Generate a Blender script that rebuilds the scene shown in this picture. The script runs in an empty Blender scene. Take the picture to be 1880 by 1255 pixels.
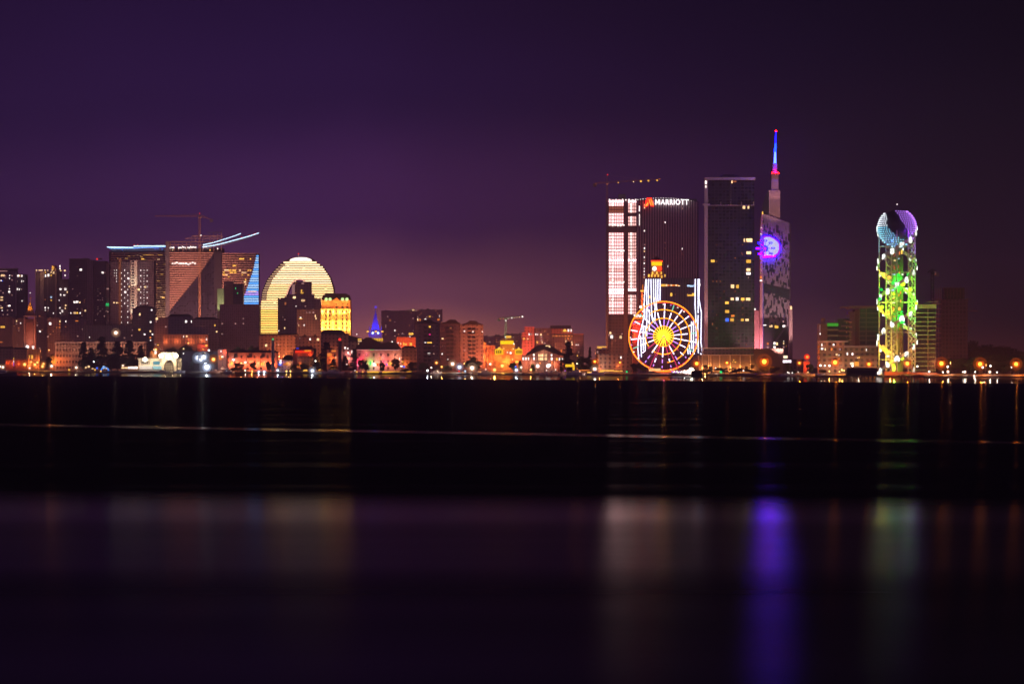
import bpy, math, random
from mathutils import Vector, Matrix
SC = bpy.context.scene
COL = SC.collection
F = 5800.0          # focal length in photo pixels
HZ = 668.0          # photo row of the horizon
CH = 10.0           # camera height above the water
GZ = 1.8            # height of the land above the water
R = random.Random(7)

def Ysh(px): return 58000.0 / (14 + px / 188.0)
def WX(px, Y): return (px - 940.0) / F * Y
def WZ(py, Y): return CH + (HZ - py) / F * Y

# ------------------------------------------------------------------ materials
def new_mat(name):
    m = bpy.data.materials.new(name); m.use_nodes = True
    nt = m.node_tree; nt.nodes.clear()
    out = nt.nodes.new('ShaderNodeOutputMaterial')
    return m, nt, out
def N(nt, t, **kw):
    n = nt.nodes.new(t)
    for k, v in kw.items(): setattr(n, k, v)
    return n
def math_n(nt, op, a, b=None, c=None):
    n = nt.nodes.new('ShaderNodeMath'); n.operation = op
    for i, v in enumerate((a, b, c)):
        if v is None: continue
        if isinstance(v, (int, float)): n.inputs[i].default_value = v
        else: nt.links.new(v, n.inputs[i])
    return n.outputs[0]
def mixc(nt, f, a, b):
    n = nt.nodes.new('ShaderNodeMix'); n.data_type = 'RGBA'
    if isinstance(f, (int, float)): n.inputs[0].default_value = f
    else: nt.links.new(f, n.inputs[0])
    for i, v in ((6, a), (7, b)):
        if isinstance(v, tuple): n.inputs[i].default_value = (v[0], v[1], v[2], 1)
        else: nt.links.new(v, n.inputs[i])
    return n.outputs[2]

_mats = {}
def diff(name, col, rough=.8, var=.35, scale=.12, metal=0):
    if name in _mats: return _mats[name]
    m, nt, out = new_mat(name)
    b = N(nt, 'ShaderNodeBsdfPrincipled')
    tc = N(nt, 'ShaderNodeTexCoord')
    no = N(nt, 'ShaderNodeTexNoise'); no.inputs['Scale'].default_value = scale; no.inputs['Detail'].default_value = 6
    nt.links.new(tc.outputs['Object'], no.inputs['Vector'])
    c = mixc(nt, no.outputs['Fac'], tuple(x * (1 - var) for x in col), tuple(min(1, x * (1 + var)) for x in col))
    nt.links.new(c, b.inputs['Base Color'])
    b.inputs['Roughness'].default_value = rough; b.inputs['Metallic'].default_value = metal
    nt.links.new(b.outputs[0], out.inputs[0])
    _mats[name] = m; return m

def emit(name, col, s, sample=False, var=0.0):
    if name in _mats: return _mats[name]
    m, nt, out = new_mat(name)
    e = N(nt, 'ShaderNodeEmission')
    e.inputs[0].default_value = (*col, 1); e.inputs[1].default_value = s
    if var:
        oi = N(nt, 'ShaderNodeObjectInfo')
        v = math_n(nt, 'MULTIPLY_ADD', oi.outputs['Random'], 2 * var * s, s * (1 - var))
        nt.links.new(v, e.inputs[1])
    nt.links.new(e.outputs[0], out.inputs[0])
    m.cycles.emission_sampling = 'FRONT_BACK' if sample else 'NONE'
    _mats[name] = m; return m

def facade(name, wall, glass, cw=3.2, ch=3.1, fx=.5, fz=.5, ox=0., rough=.75):
    """a wall with a grid of unlit windows; cells cw x ch metres, the window takes fx x fz of each"""
    if name in _mats: return _mats[name]
    m, nt, out = new_mat(name)
    b = N(nt, 'ShaderNodeBsdfPrincipled')
    tc = N(nt, 'ShaderNodeTexCoord'); ge = N(nt, 'ShaderNodeNewGeometry')
    s = N(nt, 'ShaderNodeSeparateXYZ'); nt.links.new(tc.outputs['Object'], s.inputs[0])
    sn = N(nt, 'ShaderNodeSeparateXYZ'); nt.links.new(ge.outputs['Normal'], sn.inputs[0])
    isx = math_n(nt, 'GREATER_THAN', math_n(nt, 'ABSOLUTE', sn.outputs[0]), .6)
    up = math_n(nt, 'LESS_THAN', math_n(nt, 'ABSOLUTE', sn.outputs[2]), .5)
    mx = N(nt, 'ShaderNodeMix'); nt.links.new(isx, mx.inputs[0]); nt.links.new(s.outputs[0], mx.inputs[2]); nt.links.new(s.outputs[1], mx.inputs[3])
    u = math_n(nt, 'DIVIDE', math_n(nt, 'ADD', mx.outputs[0], 500 * cw + ox), cw)
    v = math_n(nt, 'DIVIDE', s.outputs[2], ch)
    fu = math_n(nt, 'FRACT', u); fv = math_n(nt, 'FRACT', v)
    inu = math_n(nt, 'LESS_THAN', math_n(nt, 'ABSOLUTE', math_n(nt, 'SUBTRACT', fu, .5)), fx / 2)
    inv = math_n(nt, 'LESS_THAN', math_n(nt, 'ABSOLUTE', math_n(nt, 'SUBTRACT', fv, .5)), fz / 2)
    win = math_n(nt, 'MULTIPLY', math_n(nt, 'MULTIPLY', inu, inv), up)
    cb = N(nt, 'ShaderNodeCombineXYZ'); nt.links.new(math_n(nt, 'FLOOR', u), cb.inputs[0]); nt.links.new(math_n(nt, 'FLOOR', v), cb.inputs[1])
    wn = N(nt, 'ShaderNodeTexWhiteNoise'); nt.links.new(cb.outputs[0], wn.inputs['Vector'])
    g = mixc(nt, wn.outputs['Value'], tuple(x * .4 for x in glass), tuple(x * 1.9 for x in glass))
    no = N(nt, 'ShaderNodeTexNoise'); no.inputs['Scale'].default_value = .07; no.inputs['Detail'].default_value = 7
    nt.links.new(tc.outputs['Object'], no.inputs['Vector'])
    w = mixc(nt, no.outputs['Fac'], tuple(x * .6 for x in wall), tuple(min(1, x * 1.35) for x in wall))
    nt.links.new(mixc(nt, win, w, g), b.inputs['Base Color'])
    ro = math_n(nt, 'MULTIPLY_ADD', win, -.5, rough); nt.links.new(ro, b.inputs['Roughness'])
    nt.links.new(b.outputs[0], out.inputs[0])
    _mats[name] = m; return m

# ------------------------------------------------------------------ meshes
class MB:
    def __init__(s): s.v = []; s.f = []
    def box(s, x0, x1, y0, y1, z0, z1):
        b = len(s.v)
        s.v += [(x0,y0,z0),(x1,y0,z0),(x1,y1,z0),(x0,y1,z0),(x0,y0,z1),(x1,y0,z1),(x1,y1,z1),(x0,y1,z1)]
        s.f += [tuple(b+i for i in q) for q in ((0,3,2,1),(4,5,6,7),(0,1,5,4),(1,2,6,5),(2,3,7,6),(3,0,4,7))]
        return s
    def prism(s, pts, y0, y1):
        """outline in x,z counter-clockwise seen from the front, from depth y0 to y1"""
        a = sum(pts[i][0]*pts[(i+1)%len(pts)][1]-pts[(i+1)%len(pts)][0]*pts[i][1] for i in range(len(pts)))
        if a < 0: pts = pts[::-1]
        b = len(s.v); n = len(pts)
        s.v += [(x, y0, z) for x, z in pts] + [(x, y1, z) for x, z in pts]
        s.f.append(tuple(b+i for i in range(n))); s.f.append(tuple(b+n+i for i in reversed(range(n))))
        for i in range(n):
            j = (i+1) % n; s.f.append((b+i, b+n+i, b+n+j, b+j))
        return s
    def plan(s, pts, z0, z1):
        """outline in x,y extruded in z"""
        a = sum(pts[i][0]*pts[(i+1)%len(pts)][1]-pts[(i+1)%len(pts)][0]*pts[i][1] for i in range(len(pts)))
        if a < 0: pts = pts[::-1]
        b = len(s.v); n = len(pts)
        s.v += [(x, y, z0) for x, y in pts] + [(x, y, z1) for x, y in pts]
        s.f.append(tuple(b+i for i in reversed(range(n)))); s.f.append(tuple(b+n+i for i in range(n)))
        for i in range(n):
            j = (i+1) % n; s.f.append((b+i, b+j, b+n+j, b+n+i))
        return s
    def tube(s, p, q, r, n=5, r2=None):
        p = Vector(p); q = Vector(q); d = q - p
        if d.length < 1e-6: return s
        r2 = r if r2 is None else r2
        d.normalize(); a = d.orthogonal().normalized(); c = d.cross(a)
        b = len(s.v)
        for o, rr in ((p, r), (q, r2)):
            for i in range(n):
                t = 2*math.pi*i/n; s.v.append(tuple(o + (a*math.cos(t)+c*math.sin(t))*rr))
        for i in range(n):
            j = (i+1) % n; s.f.append((b+i, b+j, b+n+j, b+n+i))
        s.f.append(tuple(b+i for i in reversed(range(n)))); s.f.append(tuple(b+n+i for i in range(n)))
        return s
    def path(s, pts, r, n=5):
        for a, b in zip(pts, pts[1:]): s.tube(a, b, r, n)
        return s
    def lathe(s, prof, c=(0, 0), n=12):
        b = len(s.v)
        for (r, z) in prof:
            for i in range(n):
                t = 2*math.pi*i/n; s.v.append((c[0]+r*math.cos(t), c[1]+r*math.sin(t), z))
        for k in range(len(prof)-1):
            for i in range(n):
                j = (i+1) % n; s.f.append((b+k*n+i, b+k*n+j, b+k*n+n+j, b+k*n+n+i))
        s.f.append(tuple(b+i for i in reversed(range(n))))
        s.f.append(tuple(b+(len(prof)-1)*n+i for i in range(n)))
        return s
    def ball(s, c, r, n=8, k=5):
        return s.lathe([(max(.01, r*math.cos(-math.pi/2+math.pi*i/k)), c[2]+r*math.sin(-math.pi/2+math.pi*i/k)) for i in range(k+1)], (c[0], c[1]), n)
    def pyramid(s, x0, x1, y0, y1, z0, z1, tx=.0, ty=.0):
        """hipped roof: top rectangle is tx, ty of the base size"""
        cx, cy = (x0+x1)/2, (y0+y1)/2; hx, hy = (x1-x0)/2, (y1-y0)/2
        b = len(s.v)
        s.v += [(x0,y0,z0),(x1,y0,z0),(x1,y1,z0),(x0,y1,z0)] + [(cx+a*hx*max(tx,.01), cy+c*hy*max(ty,.01), z1) for a, c in ((-1,-1),(1,-1),(1,1),(-1,1))]
        s.f += [tuple(b+i for i in q) for q in ((0,3,2,1),(4,5,6,7),(0,1,5,4),(1,2,6,5),(2,3,7,6),(3,0,4,7))]
        return s
    def build(s, name, mat, parent=None, smooth=False):
        me = bpy.data.meshes.new(name); me.from_pydata(s.v, [], s.f); me.materials.append(mat)
        if smooth:
            for p in me.polygons: p.use_smooth = True
        o = bpy.data.objects.new(name, me); COL.objects.link(o)
        if parent: o.parent = parent
        return o

def tag(o, label=None, cat=None, group=None, kind=None):
    if label: o['label'] = label
    if cat: o['category'] = cat
    if group: o['group'] = group
    if kind: o['kind'] = kind
    return o
def empty(name, loc, label=None, cat=None, group=None):
    o = bpy.data.objects.new(name, None); COL.objects.link(o); o.location = loc; o.empty_display_size = 1
    return tag(o, label, cat, group)
def copy_tree(o, parent=None):
    c = o.copy(); COL.objects.link(c); c.parent = parent
    for ch in list(o.children): copy_tree(ch, c)
    return c

_box = {}
def unit_box(mat):
    if mat.name not in _box:
        mb = MB(); mb.box(-.5, .5, -.5, .5, -.5, .5)
        me = bpy.data.meshes.new('lit_window'); me.from_pydata(mb.v, [], mb.f); me.materials.append(mat)
        _box[mat.name] = me
    return _box[mat.name]

K = {  # lit-window and lamp colours
 'w': emit('white_light', (1, .86, .80), 2.5, var=.35), 'c': emit('cream_light', (1, .62, .30), 2.0, var=.4),
 'y': emit('yellow_light', (1, .50, .07), 1.9, var=.35), 'o': emit('orange_light', (1, .25, .04), 1.2, var=.35),
 'b': emit('blue_light', (.05, .16, 1), 1.8), 'p': emit('pale_blue_light', (.5, .72, 1), 1.7, var=.2),
 'r': emit('red_light', (1, .03, .02), 2.0), 'g': emit('green_light', (.02, 1, .25), 1.1),
 'm': emit('magenta_light', (1, .03, .25), 1.3), 'd': emit('dim_pink_light', (.85, .42, .38), .6, var=.5),
 'v': emit('violet_light', (.5, .12, 1), 1.4), 'D': emit('dim_orange_light', (.8, .22, .08), .5, var=.5),
}

def light(kind, loc, power, col, radius=.5, target=None, angle=60, parent=None, blend=.6):
    l = bpy.data.lights.new('lamp_bulb' if kind == 'POINT' else 'floodlight_beam', kind)
    l.energy = power; l.color = col; l.shadow_soft_size = radius
    o = bpy.data.objects.new(l.name, l); COL.objects.link(o); o.location = loc
    if kind == 'SPOT':
        l.spot_size = math.radians(angle); l.spot_blend = blend
        o.rotation_euler = (Vector(target) - Vector(loc)).to_track_quat('-Z', 'Y').to_euler()
    if parent:
        o.parent = parent; o.matrix_parent_inverse = Matrix.Translation(-Vector(parent.location))
    return o

class B:
    """a building context: parts are given in photo pixels on the plane at depth Y and stored in metres about its base"""
    def __init__(s, name, px0, px1, dy, label, cat='building', group=None, Y=None, z=GZ, thick=22):
        s.px0, s.px1 = px0, px1
        s.Y = Y if Y else Ysh((px0+px1)/2) + dy
        s.X = WX((px0+px1)/2, s.Y); s.z = z; s.t = thick
        s.root = empty(name, (s.X, s.Y, z), label, cat, group)
    def x(s, px): return WX(px, s.Y) - s.X
    def h(s, py): return 0.0 if py is None else WZ(py, s.Y) - s.z
    def m(s, px): return px * s.Y / F
    def box(s, mb, px0, px1, py0, py1, d0=0, d1=None):
        z1, z0 = s.h(py0), s.h(py1)
        if py1 is None: z0 = -.3
        mb.box(s.x(px0), s.x(px1), d0, s.t if d1 is None else d1, min(z0, z1), max(z0, z1)); return mb
    def pbox(s, name, mat, px0, px1, py0, py1, d0=0, d1=None, parent=None):
        return s.box(MB(), px0, px1, py0, py1, d0, d1).build(name, mat, parent or s.root)
    def poly(s, name, mat, pts, d0=0, d1=None, parent=None):
        return MB().prism([(s.x(a), s.h(b) if b is not None else -.3) for a, b in pts], d0, s.t if d1 is None else d1).build(name, mat, parent or s.root)
    def win(s, px, py, w=2, h=2, col='w', d=-.12, name='window', parent=None):
        o = bpy.data.objects.new(name, unit_box(K[col] if isinstance(col, str) else col)); COL.objects.link(o)
        o.parent = parent or s.root
        o.location = (s.x(px), d, s.h(py)); o.scale = (s.m(w), .2, s.m(h)); return o
    def wins(s, lst):
        for t in lst: s.win(*t)
    def spr(s, px0, px1, py0, py1, n, cols='wcy', cw=3.2, ch=3.1, w=.55, h=.5, seed=1, d=-.12):
        """n lit windows dropped on the cells of the facade grid"""
        r = random.Random(seed); seen = set()
        xa, xb, za, zb = s.x(px0), s.x(px1), s.h(py1), s.h(py0)
        for _ in range(n * 3):
            i = math.floor(r.uniform(xa, xb) / cw); j = math.floor(r.uniform(za, zb) / ch)
            if (i, j) in seen or (i + .5) * cw < xa or (i + .5) * cw > xb: continue
            seen.add((i, j))
            o = bpy.data.objects.new('window', unit_box(K[r.choice(cols)])); COL.objects.link(o); o.parent = s.root
            o.location = ((i+.5)*cw, d, (j+.5)*ch); o.scale = (cw*w, .2, ch*h)
            if len(seen) >= n: break
    def spot(s, px, py, off, tpx, tpy, power, col, angle=60, radius=.4):
        return light('SPOT', (WX(px, s.Y), s.Y - off, WZ(py, s.Y)), power, col, radius, (WX(tpx, s.Y), s.Y, WZ(tpy, s.Y)), angle)
    def wash(s, px, py, off, power, col, radius=.25):
        """a small wall lamp standing just off the face"""
        return light('POINT', (WX(px, s.Y), s.Y - off, WZ(py, s.Y)), power * 1.5, col, radius)

def text_mesh(body, name, mat, size, parent, loc, rotz=0, bold=0.0, depth=.2, align='CENTER', spacing=1.0):
    cu = bpy.data.curves.new('lettering', 'FONT'); cu.body = body; cu.size = size; cu.extrude = depth; cu.offset = bold
    cu.align_x = align; cu.space_character = spacing; cu.resolution_u = 3
    t = bpy.data.objects.new('lettering', cu); COL.objects.link(t)
    dg = bpy.context.evaluated_depsgraph_get()
    me = bpy.data.meshes.new_from_object(t.evaluated_get(dg)); bpy.data.objects.remove(t)
    me.materials.clear(); me.materials.append(mat)
    o = bpy.data.objects.new(name, me); COL.objects.link(o); o.parent = parent
    o.location = loc; o.rotation_euler = (math.pi/2, 0, rotz); return o
HAZE = 1.35e-4; SUN_E = .08; W_SPEC = .50; W_RUFF = .0025; W_ROUGH = .115; BACKGLOW = (.20, .085, .235)
# ------------------------------------------------------------------ camera, render settings
cam = bpy.data.cameras.new('camera'); co = bpy.data.objects.new('camera', cam); COL.objects.link(co)
co.location = (0, 0, CH); co.rotation_euler = (math.pi/2, 0, 0)
cam.sensor_width = 36; cam.lens = 36 * F / 1880.0
cam.shift_y = (HZ - 627.5) / 1880.0
cam.clip_start = 1; cam.clip_end = 40000
SC.camera = co
SC.view_settings.view_transform = 'Standard'; SC.view_settings.look = 'None'; SC.view_settings.gamma = 1
SC.view_settings.exposure = 0
SC.render.engine = 'CYCLES'
cy = SC.cycles
cy.use_denoising = True; cy.max_bounces = 4; cy.diffuse_bounces = 2; cy.glossy_bounces = 2; cy.volume_bounces = 0
cy.transparent_max_bounces = 4; cy.sample_clamp_indirect = 8; cy.use_light_tree = True; cy.caustics_reflective = True

# ------------------------------------------------------------------ night sky: city glow low down, violet above
def srgb(c): return tuple(((x/255.+.055)/1.055)**2.4 if x > 10 else x/255./12.92 for x in c)
w = bpy.data.worlds.new('World'); SC.world = w; w.use_nodes = True
nt = w.node_tree; nt.nodes.clear()
out = N(nt, 'ShaderNodeOutputWorld'); bg = N(nt, 'ShaderNodeBackground'); nt.links.new(bg.outputs[0], out.inputs[0])
tc = N(nt, 'ShaderNodeTexCoord'); sp = N(nt, 'ShaderNodeSeparateXYZ'); nt.links.new(tc.outputs['Generated'], sp.inputs[0])
yy = math_n(nt, 'MAXIMUM', sp.outputs[1], .02)
az = math_n(nt, 'MULTIPLY_ADD', math_n(nt, 'DIVIDE', sp.outputs[0], yy), F/1880., .5)       # 0..1 across the bay
hyp = math_n(nt, 'SQRT', math_n(nt, 'ADD', math_n(nt, 'MULTIPLY', sp.outputs[0], sp.outputs[0]), math_n(nt, 'MULTIPLY', sp.outputs[1], sp.outputs[1])))
el = math_n(nt, 'MULTIPLY', math_n(nt, 'DIVIDE', sp.outputs[2], math_n(nt, 'MAXIMUM', hyp, .01)), F)   # rows above the horizon
no = N(nt, 'ShaderNodeTexNoise'); no.inputs['Scale'].default_value = 9; no.inputs['Detail'].default_value = 3
nt.links.new(tc.outputs['Generated'], no.inputs['Vector'])
el = math_n(nt, 'ADD', el, math_n(nt, 'MULTIPLY_ADD', no.outputs['Fac'], 240, -120))
SKYROWS = [
 (0,   [(0,(84,44,66)),(.25,(116,62,78)),(.36,(140,78,76)),(.5,(132,76,62)),(.62,(92,50,60)),(.8,(66,36,44)),(.93,(38,16,16)),(1,(34,12,10))]),
 (110, [(0,(72,38,72)),(.25,(94,50,88)),(.36,(108,60,88)),(.5,(94,54,70)),(.66,(66,36,64)),(.8,(38,20,40)),(.93,(20,10,15)),(1,(16,7,12))]),
 (260, [(0,(58,30,78)),(.25,(68,36,92)),(.36,(72,36,92)),(.5,(58,30,74)),(.66,(50,25,66)),(.8,(27,15,38)),(.93,(18,12,26)),(1,(19,14,28))]),
 (470, [(0,(48,26,72)),(.3,(50,27,76)),(.5,(40,21,60)),(.66,(34,18,52)),(.8,(24,15,40)),(1,(14,12,24))]),
 (700, [(0,(40,21,62)),(.3,(42,22,66)),(.5,(33,17,48)),(.66,(26,14,42)),(.8,(19,12,33)),(1,(12,9,20))]),
 (2500,[(0,(22,13,34)),(.5,(20,12,32)),(1,(12,9,20))]),
]
SKYGAIN = 1.0; SKYG = [2.6, 1.85, 1.0, .80, .78, .9]
prev = None
for i, (e, stops) in enumerate(SKYROWS):
    cr = N(nt, 'ShaderNodeValToRGB'); nt.links.new(az, cr.inputs[0]); cr.color_ramp.interpolation = 'B_SPLINE'
    els = cr.color_ramp.elements
    while len(els) > 1: els.remove(els[0])
    for k, (p, c) in enumerate(stops):
        q = els[0] if k == 0 else els.new(p)
        g = SKYG[i]; q.position = p; q.color = (*[min(1, x*g) for x in srgb(c)], 1)
    if prev is None: prev = cr.outputs[0]
    else:
        f = N(nt, 'ShaderNodeMapRange', interpolation_type='SMOOTHSTEP'); nt.links.new(el, f.inputs[0])
        f.inputs[1].default_value = SKYROWS[i-1][0]; f.inputs[2].default_value = e
        prev = mixc(nt, f.outputs[0], prev, cr.outputs[0])
# glow added to the unseen sky behind the camera, to lift facades and haze
back = N(nt, 'ShaderNodeMapRange', interpolation_type='SMOOTHSTEP'); nt.links.new(sp.outputs[1], back.inputs[0]); back.inputs[1].default_value = .1; back.inputs[2].default_value = -.6
lowb = N(nt, 'ShaderNodeMapRange', interpolation_type='SMOOTHSTEP'); nt.links.new(sp.outputs[2], lowb.inputs[0]); lowb.inputs[1].default_value = .8; lowb.inputs[2].default_value = .1
bk = math_n(nt, 'MULTIPLY', back.outputs[0], lowb.outputs[0])
prev = mixc(nt, bk, prev, BACKGLOW)
nt.links.new(prev, bg.inputs[0]); bg.inputs[1].default_value = SKYGAIN

# one faint pinkish fill sun, added behind the camera to brighten the facades
sd = bpy.data.lights.new('fill_sun', 'SUN'); so = bpy.data.objects.new('fill_sun', sd); COL.objects.link(so)
sd.energy = SUN_E; sd.angle = math.radians(10); sd.color = (1, .60, .62)
so.rotation_euler = Vector((.45, 1, -.42)).to_track_quat('-Z', 'Y').to_euler()

# ------------------------------------------------------------------ water
def water_material():
    m, nt, out = new_mat('sea_water')
    df = N(nt, 'ShaderNodeBsdfDiffuse'); df.inputs[0].default_value = (.030, .030, .036, 1)
    b = N(nt, 'ShaderNodeBsdfGlossy', distribution='BECKMANN'); b.inputs['Anisotropy'].default_value = -.38; tg = N(nt, 'ShaderNodeCombineXYZ'); tg.inputs[0].default_value = 1; nt.links.new(tg.outputs[0], b.inputs['Tangent']); fr = N(nt, 'ShaderNodeFresnel'); fr.inputs[0].default_value = 1.33
    mx = N(nt, 'ShaderNodeMixShader'); nt.links.new(df.outputs[0], mx.inputs[1]); nt.links.new(b.outputs[0], mx.inputs[2]); nt.links.new(mx.outputs[0], out.inputs[0])
    tc = N(nt, 'ShaderNodeTexCoord'); s = N(nt, 'ShaderNodeSeparateXYZ'); nt.links.new(tc.outputs['Object'], s.inputs[0])
    X, Y = s.outputs[0], s.outputs[1]
    mp = N(nt, 'ShaderNodeMapping'); mp.inputs['Scale'].default_value = (.0012, .012, 1); nt.links.new(tc.outputs['Object'], mp.inputs[0])
    no = N(nt, 'ShaderNodeTexNoise'); no.inputs['Scale'].default_value = 1; no.inputs['Detail'].default_value = 3; nt.links.new(mp.outputs[0], no.inputs['Vector'])
    wob = math_n(nt, 'MULTIPLY_ADD', no.outputs['Fac'], .04, .98)
    def line(a, c):  # 1 on the line a*Y + c*X = 58000
        return math_n(nt, 'DIVIDE', math_n(nt, 'ADD', math_n(nt, 'MULTIPLY', Y, a), math_n(nt, 'MULTIPLY', X, c)), 58000)
    def ramp(v, lo, hi):
        f = N(nt, 'ShaderNodeMapRange', interpolation_type='SMOOTHSTEP'); nt.links.new(v, f.inputs[0])
        f.inputs[1].default_value = lo; f.inputs[2].default_value = hi; return f.outputs[0]
    shore = ramp(line(28.5, 46.3), .985, 1.03)                       # calm strip under the quay
    st = line(127.75, 103.4)
    mps = N(nt, 'ShaderNodeMapping'); mps.inputs['Scale'].default_value = (.022, .004, 1); nt.links.new(tc.outputs['Object'], mps.inputs[0])
    ns = N(nt, 'ShaderNodeTexNoise'); ns.inputs['Scale'].default_value = 1; ns.inputs['Detail'].default_value = 4; nt.links.new(mps.outputs[0], ns.inputs['Vector'])
    slick = math_n(nt, 'MULTIPLY', ramp(ns.outputs['Fac'], .22, .62), math_n(nt, 'MULTIPLY', ramp(st, .972, .994), ramp(st, 1.028, 1.006)))    # the smooth wake across the bay
    near = ramp(math_n(nt, 'MULTIPLY', line(250.5, 52.4), wob), 1.07, .90)         # calmer water close to the camera
    # ruffled patches inside the near water
    mp2 = N(nt, 'ShaderNodeMapping'); mp2.inputs['Scale'].default_value = (.002, .03, 1); nt.links.new(tc.outputs['Object'], mp2.inputs[0])
    n2 = N(nt, 'ShaderNodeTexNoise'); n2.inputs['Scale'].default_value = 1; n2.inputs['Detail'].default_value = 2; nt.links.new(mp2.outputs[0], n2.inputs['Vector'])
    patch = ramp(n2.outputs['Fac'], .3, .72)
    # darker gust band about row 1100-1160
    band = math_n(nt, 'MULTIPLY', ramp(Y, 104, 126), ramp(Y, 182, 138))
    near2 = math_n(nt, 'MULTIPLY', near, math_n(nt, 'SUBTRACT', 1, math_n(nt, 'MULTIPLY', band, .45)))
    near2 = math_n(nt, 'MULTIPLY', near2, math_n(nt, 'MULTIPLY_ADD', patch, .45, .55))
    far_streak = math_n(nt, 'MULTIPLY', ramp(n2.outputs['Fac'], .52, .7), .035)
    calm = math_n(nt, 'MAXIMUM', math_n(nt, 'MAXIMUM', math_n(nt, 'MULTIPLY', shore, .8), math_n(nt, 'MULTIPLY', slick, .55)), math_n(nt, 'MAXIMUM', near2, far_streak))
    # wave crests turned to the viewer mirror nothing of the far shore: ruffled water reflects a small share, calm water more
    spec = math_n(nt, 'MULTIPLY', math_n(nt, 'MULTIPLY_ADD', calm, W_SPEC - W_RUFF, W_RUFF), fr.outputs[0])
    nt.links.new(spec, mx.inputs[0])
    rg = math_n(nt, 'MULTIPLY_ADD', shore, -W_ROUGH * .6, W_ROUGH)
    rg = math_n(nt, 'ADD', rg, math_n(nt, 'MULTIPLY', ramp(Y, 300, 105), .055))
    nt.links.new(rg, b.inputs['Roughness'])
    # long-exposure ripples, long across the view
    mp3 = N(nt, 'ShaderNodeMapping'); mp3.inputs['Scale'].default_value = (.12, .9, 1); nt.links.new(tc.outputs['Object'], mp3.inputs[0])
    n3 = N(nt, 'ShaderNodeTexNoise'); n3.inputs['Scale'].default_value = 1; n3.inputs['Detail'].default_value = 4; nt.links.new(mp3.outputs[0], n3.inputs['Vector'])
    bp = N(nt, 'ShaderNodeBump'); bp.inputs['Strength'].default_value = .018; bp.inputs['Distance'].default_value = .25
    nt.links.new(n3.outputs['Fac'], bp.inputs['Height']); nt.links.new(bp.outputs[0], b.inputs['Normal'])
    return m
wb = MB(); wb.v = [(-5800, -90, 0), (5800, -90, 0), (5800, 6900, 0), (-5800, 6900, 0)]; wb.f = [(0, 1, 2, 3)]
tag(wb.build('water', water_material()), kind='structure')

# ------------------------------------------------------------------ land behind the slanting shore line, with a sloping stone edge
def shoreX(x):
    if x > 450: return 3053 - 1.624*450 - (x-450)*.25
    if x < -750: return 3053 + 1.624*750 + (-750-x)*.25
    return 3053 - 1.624 * x
xs = [-5700, -3400, -2000, -1200] + [-1000 + 25*i for i in range(73)] + [1100, 1800, 3000, 5700]
gb = MB(); kb = MB()
rr = random.Random(3)
front = []
for x in xs:
    y = shoreX(x) + rr.uniform(-3, 3); front.append((x, y))
for (x, y) in front: gb.v.append((x + 6, y + 10, GZ))
n = len(front)
gb.v = gb.v[:n] + [(x, 6880, GZ) for x, _ in front]
for i in range(n-1): gb.f.append((i, i+1, n+i+1, n+i))
# right-hand tail of the land
ground_mat = diff('pale_paved_ground', (.16, .12, .09), .85, .5, .05)
tag(gb.build('ground', ground_mat), kind='structure')
for (x, y) in front: kb.v += [(x, y, -2), (x, y + 1, .7), (x + 6, y + 10.3, GZ + .05), (x + 6.5, y + 11, GZ - .5)]
for i in range(n-1):
    for k in range(3):
        kb.f.append((4*i+k, 4*i+4+k, 4*i+5+k, 4*i+1+k))
tag(kb.build('shore', diff('wet_stone_shore', (.09, .07, .06), .6, .6, .3)), kind='structure')
# promenade strip and coast road, each a sheet just above the ground
def strip(name, o0, o1, z, mat):
    m = MB()
    for (x, y) in [(x, shoreX(x)) for x in range(-1500, 1500, 60)]:
        m.v += [(x + o0*.85, y + o0*.52, z), (x + o1*.85, y + o1*.52, z)]
    k = len(m.v)//2
    for i in range(k-1): m.f.append((2*i, 2*i+2, 2*i+3, 2*i+1))
    return tag(m.build(name, mat), kind='structure')
strip('promenade', 16, 26, GZ + .02, diff('promenade_paving', (.30, .24, .18), .8, .3, .2))
strip('road', 34, 46, GZ + .02, diff('asphalt', (.05, .05, .055), .7, .3, .3))

# ------------------------------------------------------------------ haze
if HAZE > 0:
    hb = MB(); hb.box(-6000, 6000, -100, 7000, -4, 240)
    m, nt, out = new_mat('night_haze')
    pv = N(nt, 'ShaderNodeVolumePrincipled'); pv.inputs['Color'].default_value = (.86, .74, .86, 1)
    pv.inputs['Density'].default_value = HAZE; pv.inputs['Anisotropy'].default_value = .15
    nt.links.new(pv.outputs[0], out.inputs['Volume'])
    tag(hb.build('haze', m), kind='stuff')
# =================================================================== LEFT: far resort towers
F_mauve = facade('mauve_render', (.30, .22, .26), (.05, .045, .06), 3.4, 3.2, .5, .5)
F_dark = facade('dark_tower_skin', (.16, .12, .16), (.04, .04, .06), 3.2, 3.2, .6, .55)
F_grey = facade('grey_render', (.24, .19, .21), (.05, .045, .06), 3.0, 3.1, .45, .5)
F_warm = facade('warm_render', (.42, .26, .19), (.06, .04, .04), 3.4, 3.3, .4, .5)
F_grid = facade('grid_curtain_wall', (.26, .20, .24), (.08, .07, .10), 3.6, 3.0, .66, .62)
F_low = facade('low_rise_render', (.38, .25, .19), (.05, .035, .035), 4.2, 3.8, .4, .5)
roofd = diff('dark_roof_tiles', (.05, .035, .045), .8, .4, .4)
conc = diff('pale_concrete', (.42, .34, .34), .8, .2, .1)
concd = diff('raw_concrete', (.22, .18, .18), .9, .3, .1)
pale = diff('pale_cladding', (.62, .50, .48), .6, .1, .1)
steel = diff('painted_steel', (.45, .42, .42), .5, .2, .5)
craney = diff('crane_yellow_steel', (.55, .30, .16), .6, .2, .5)
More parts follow.
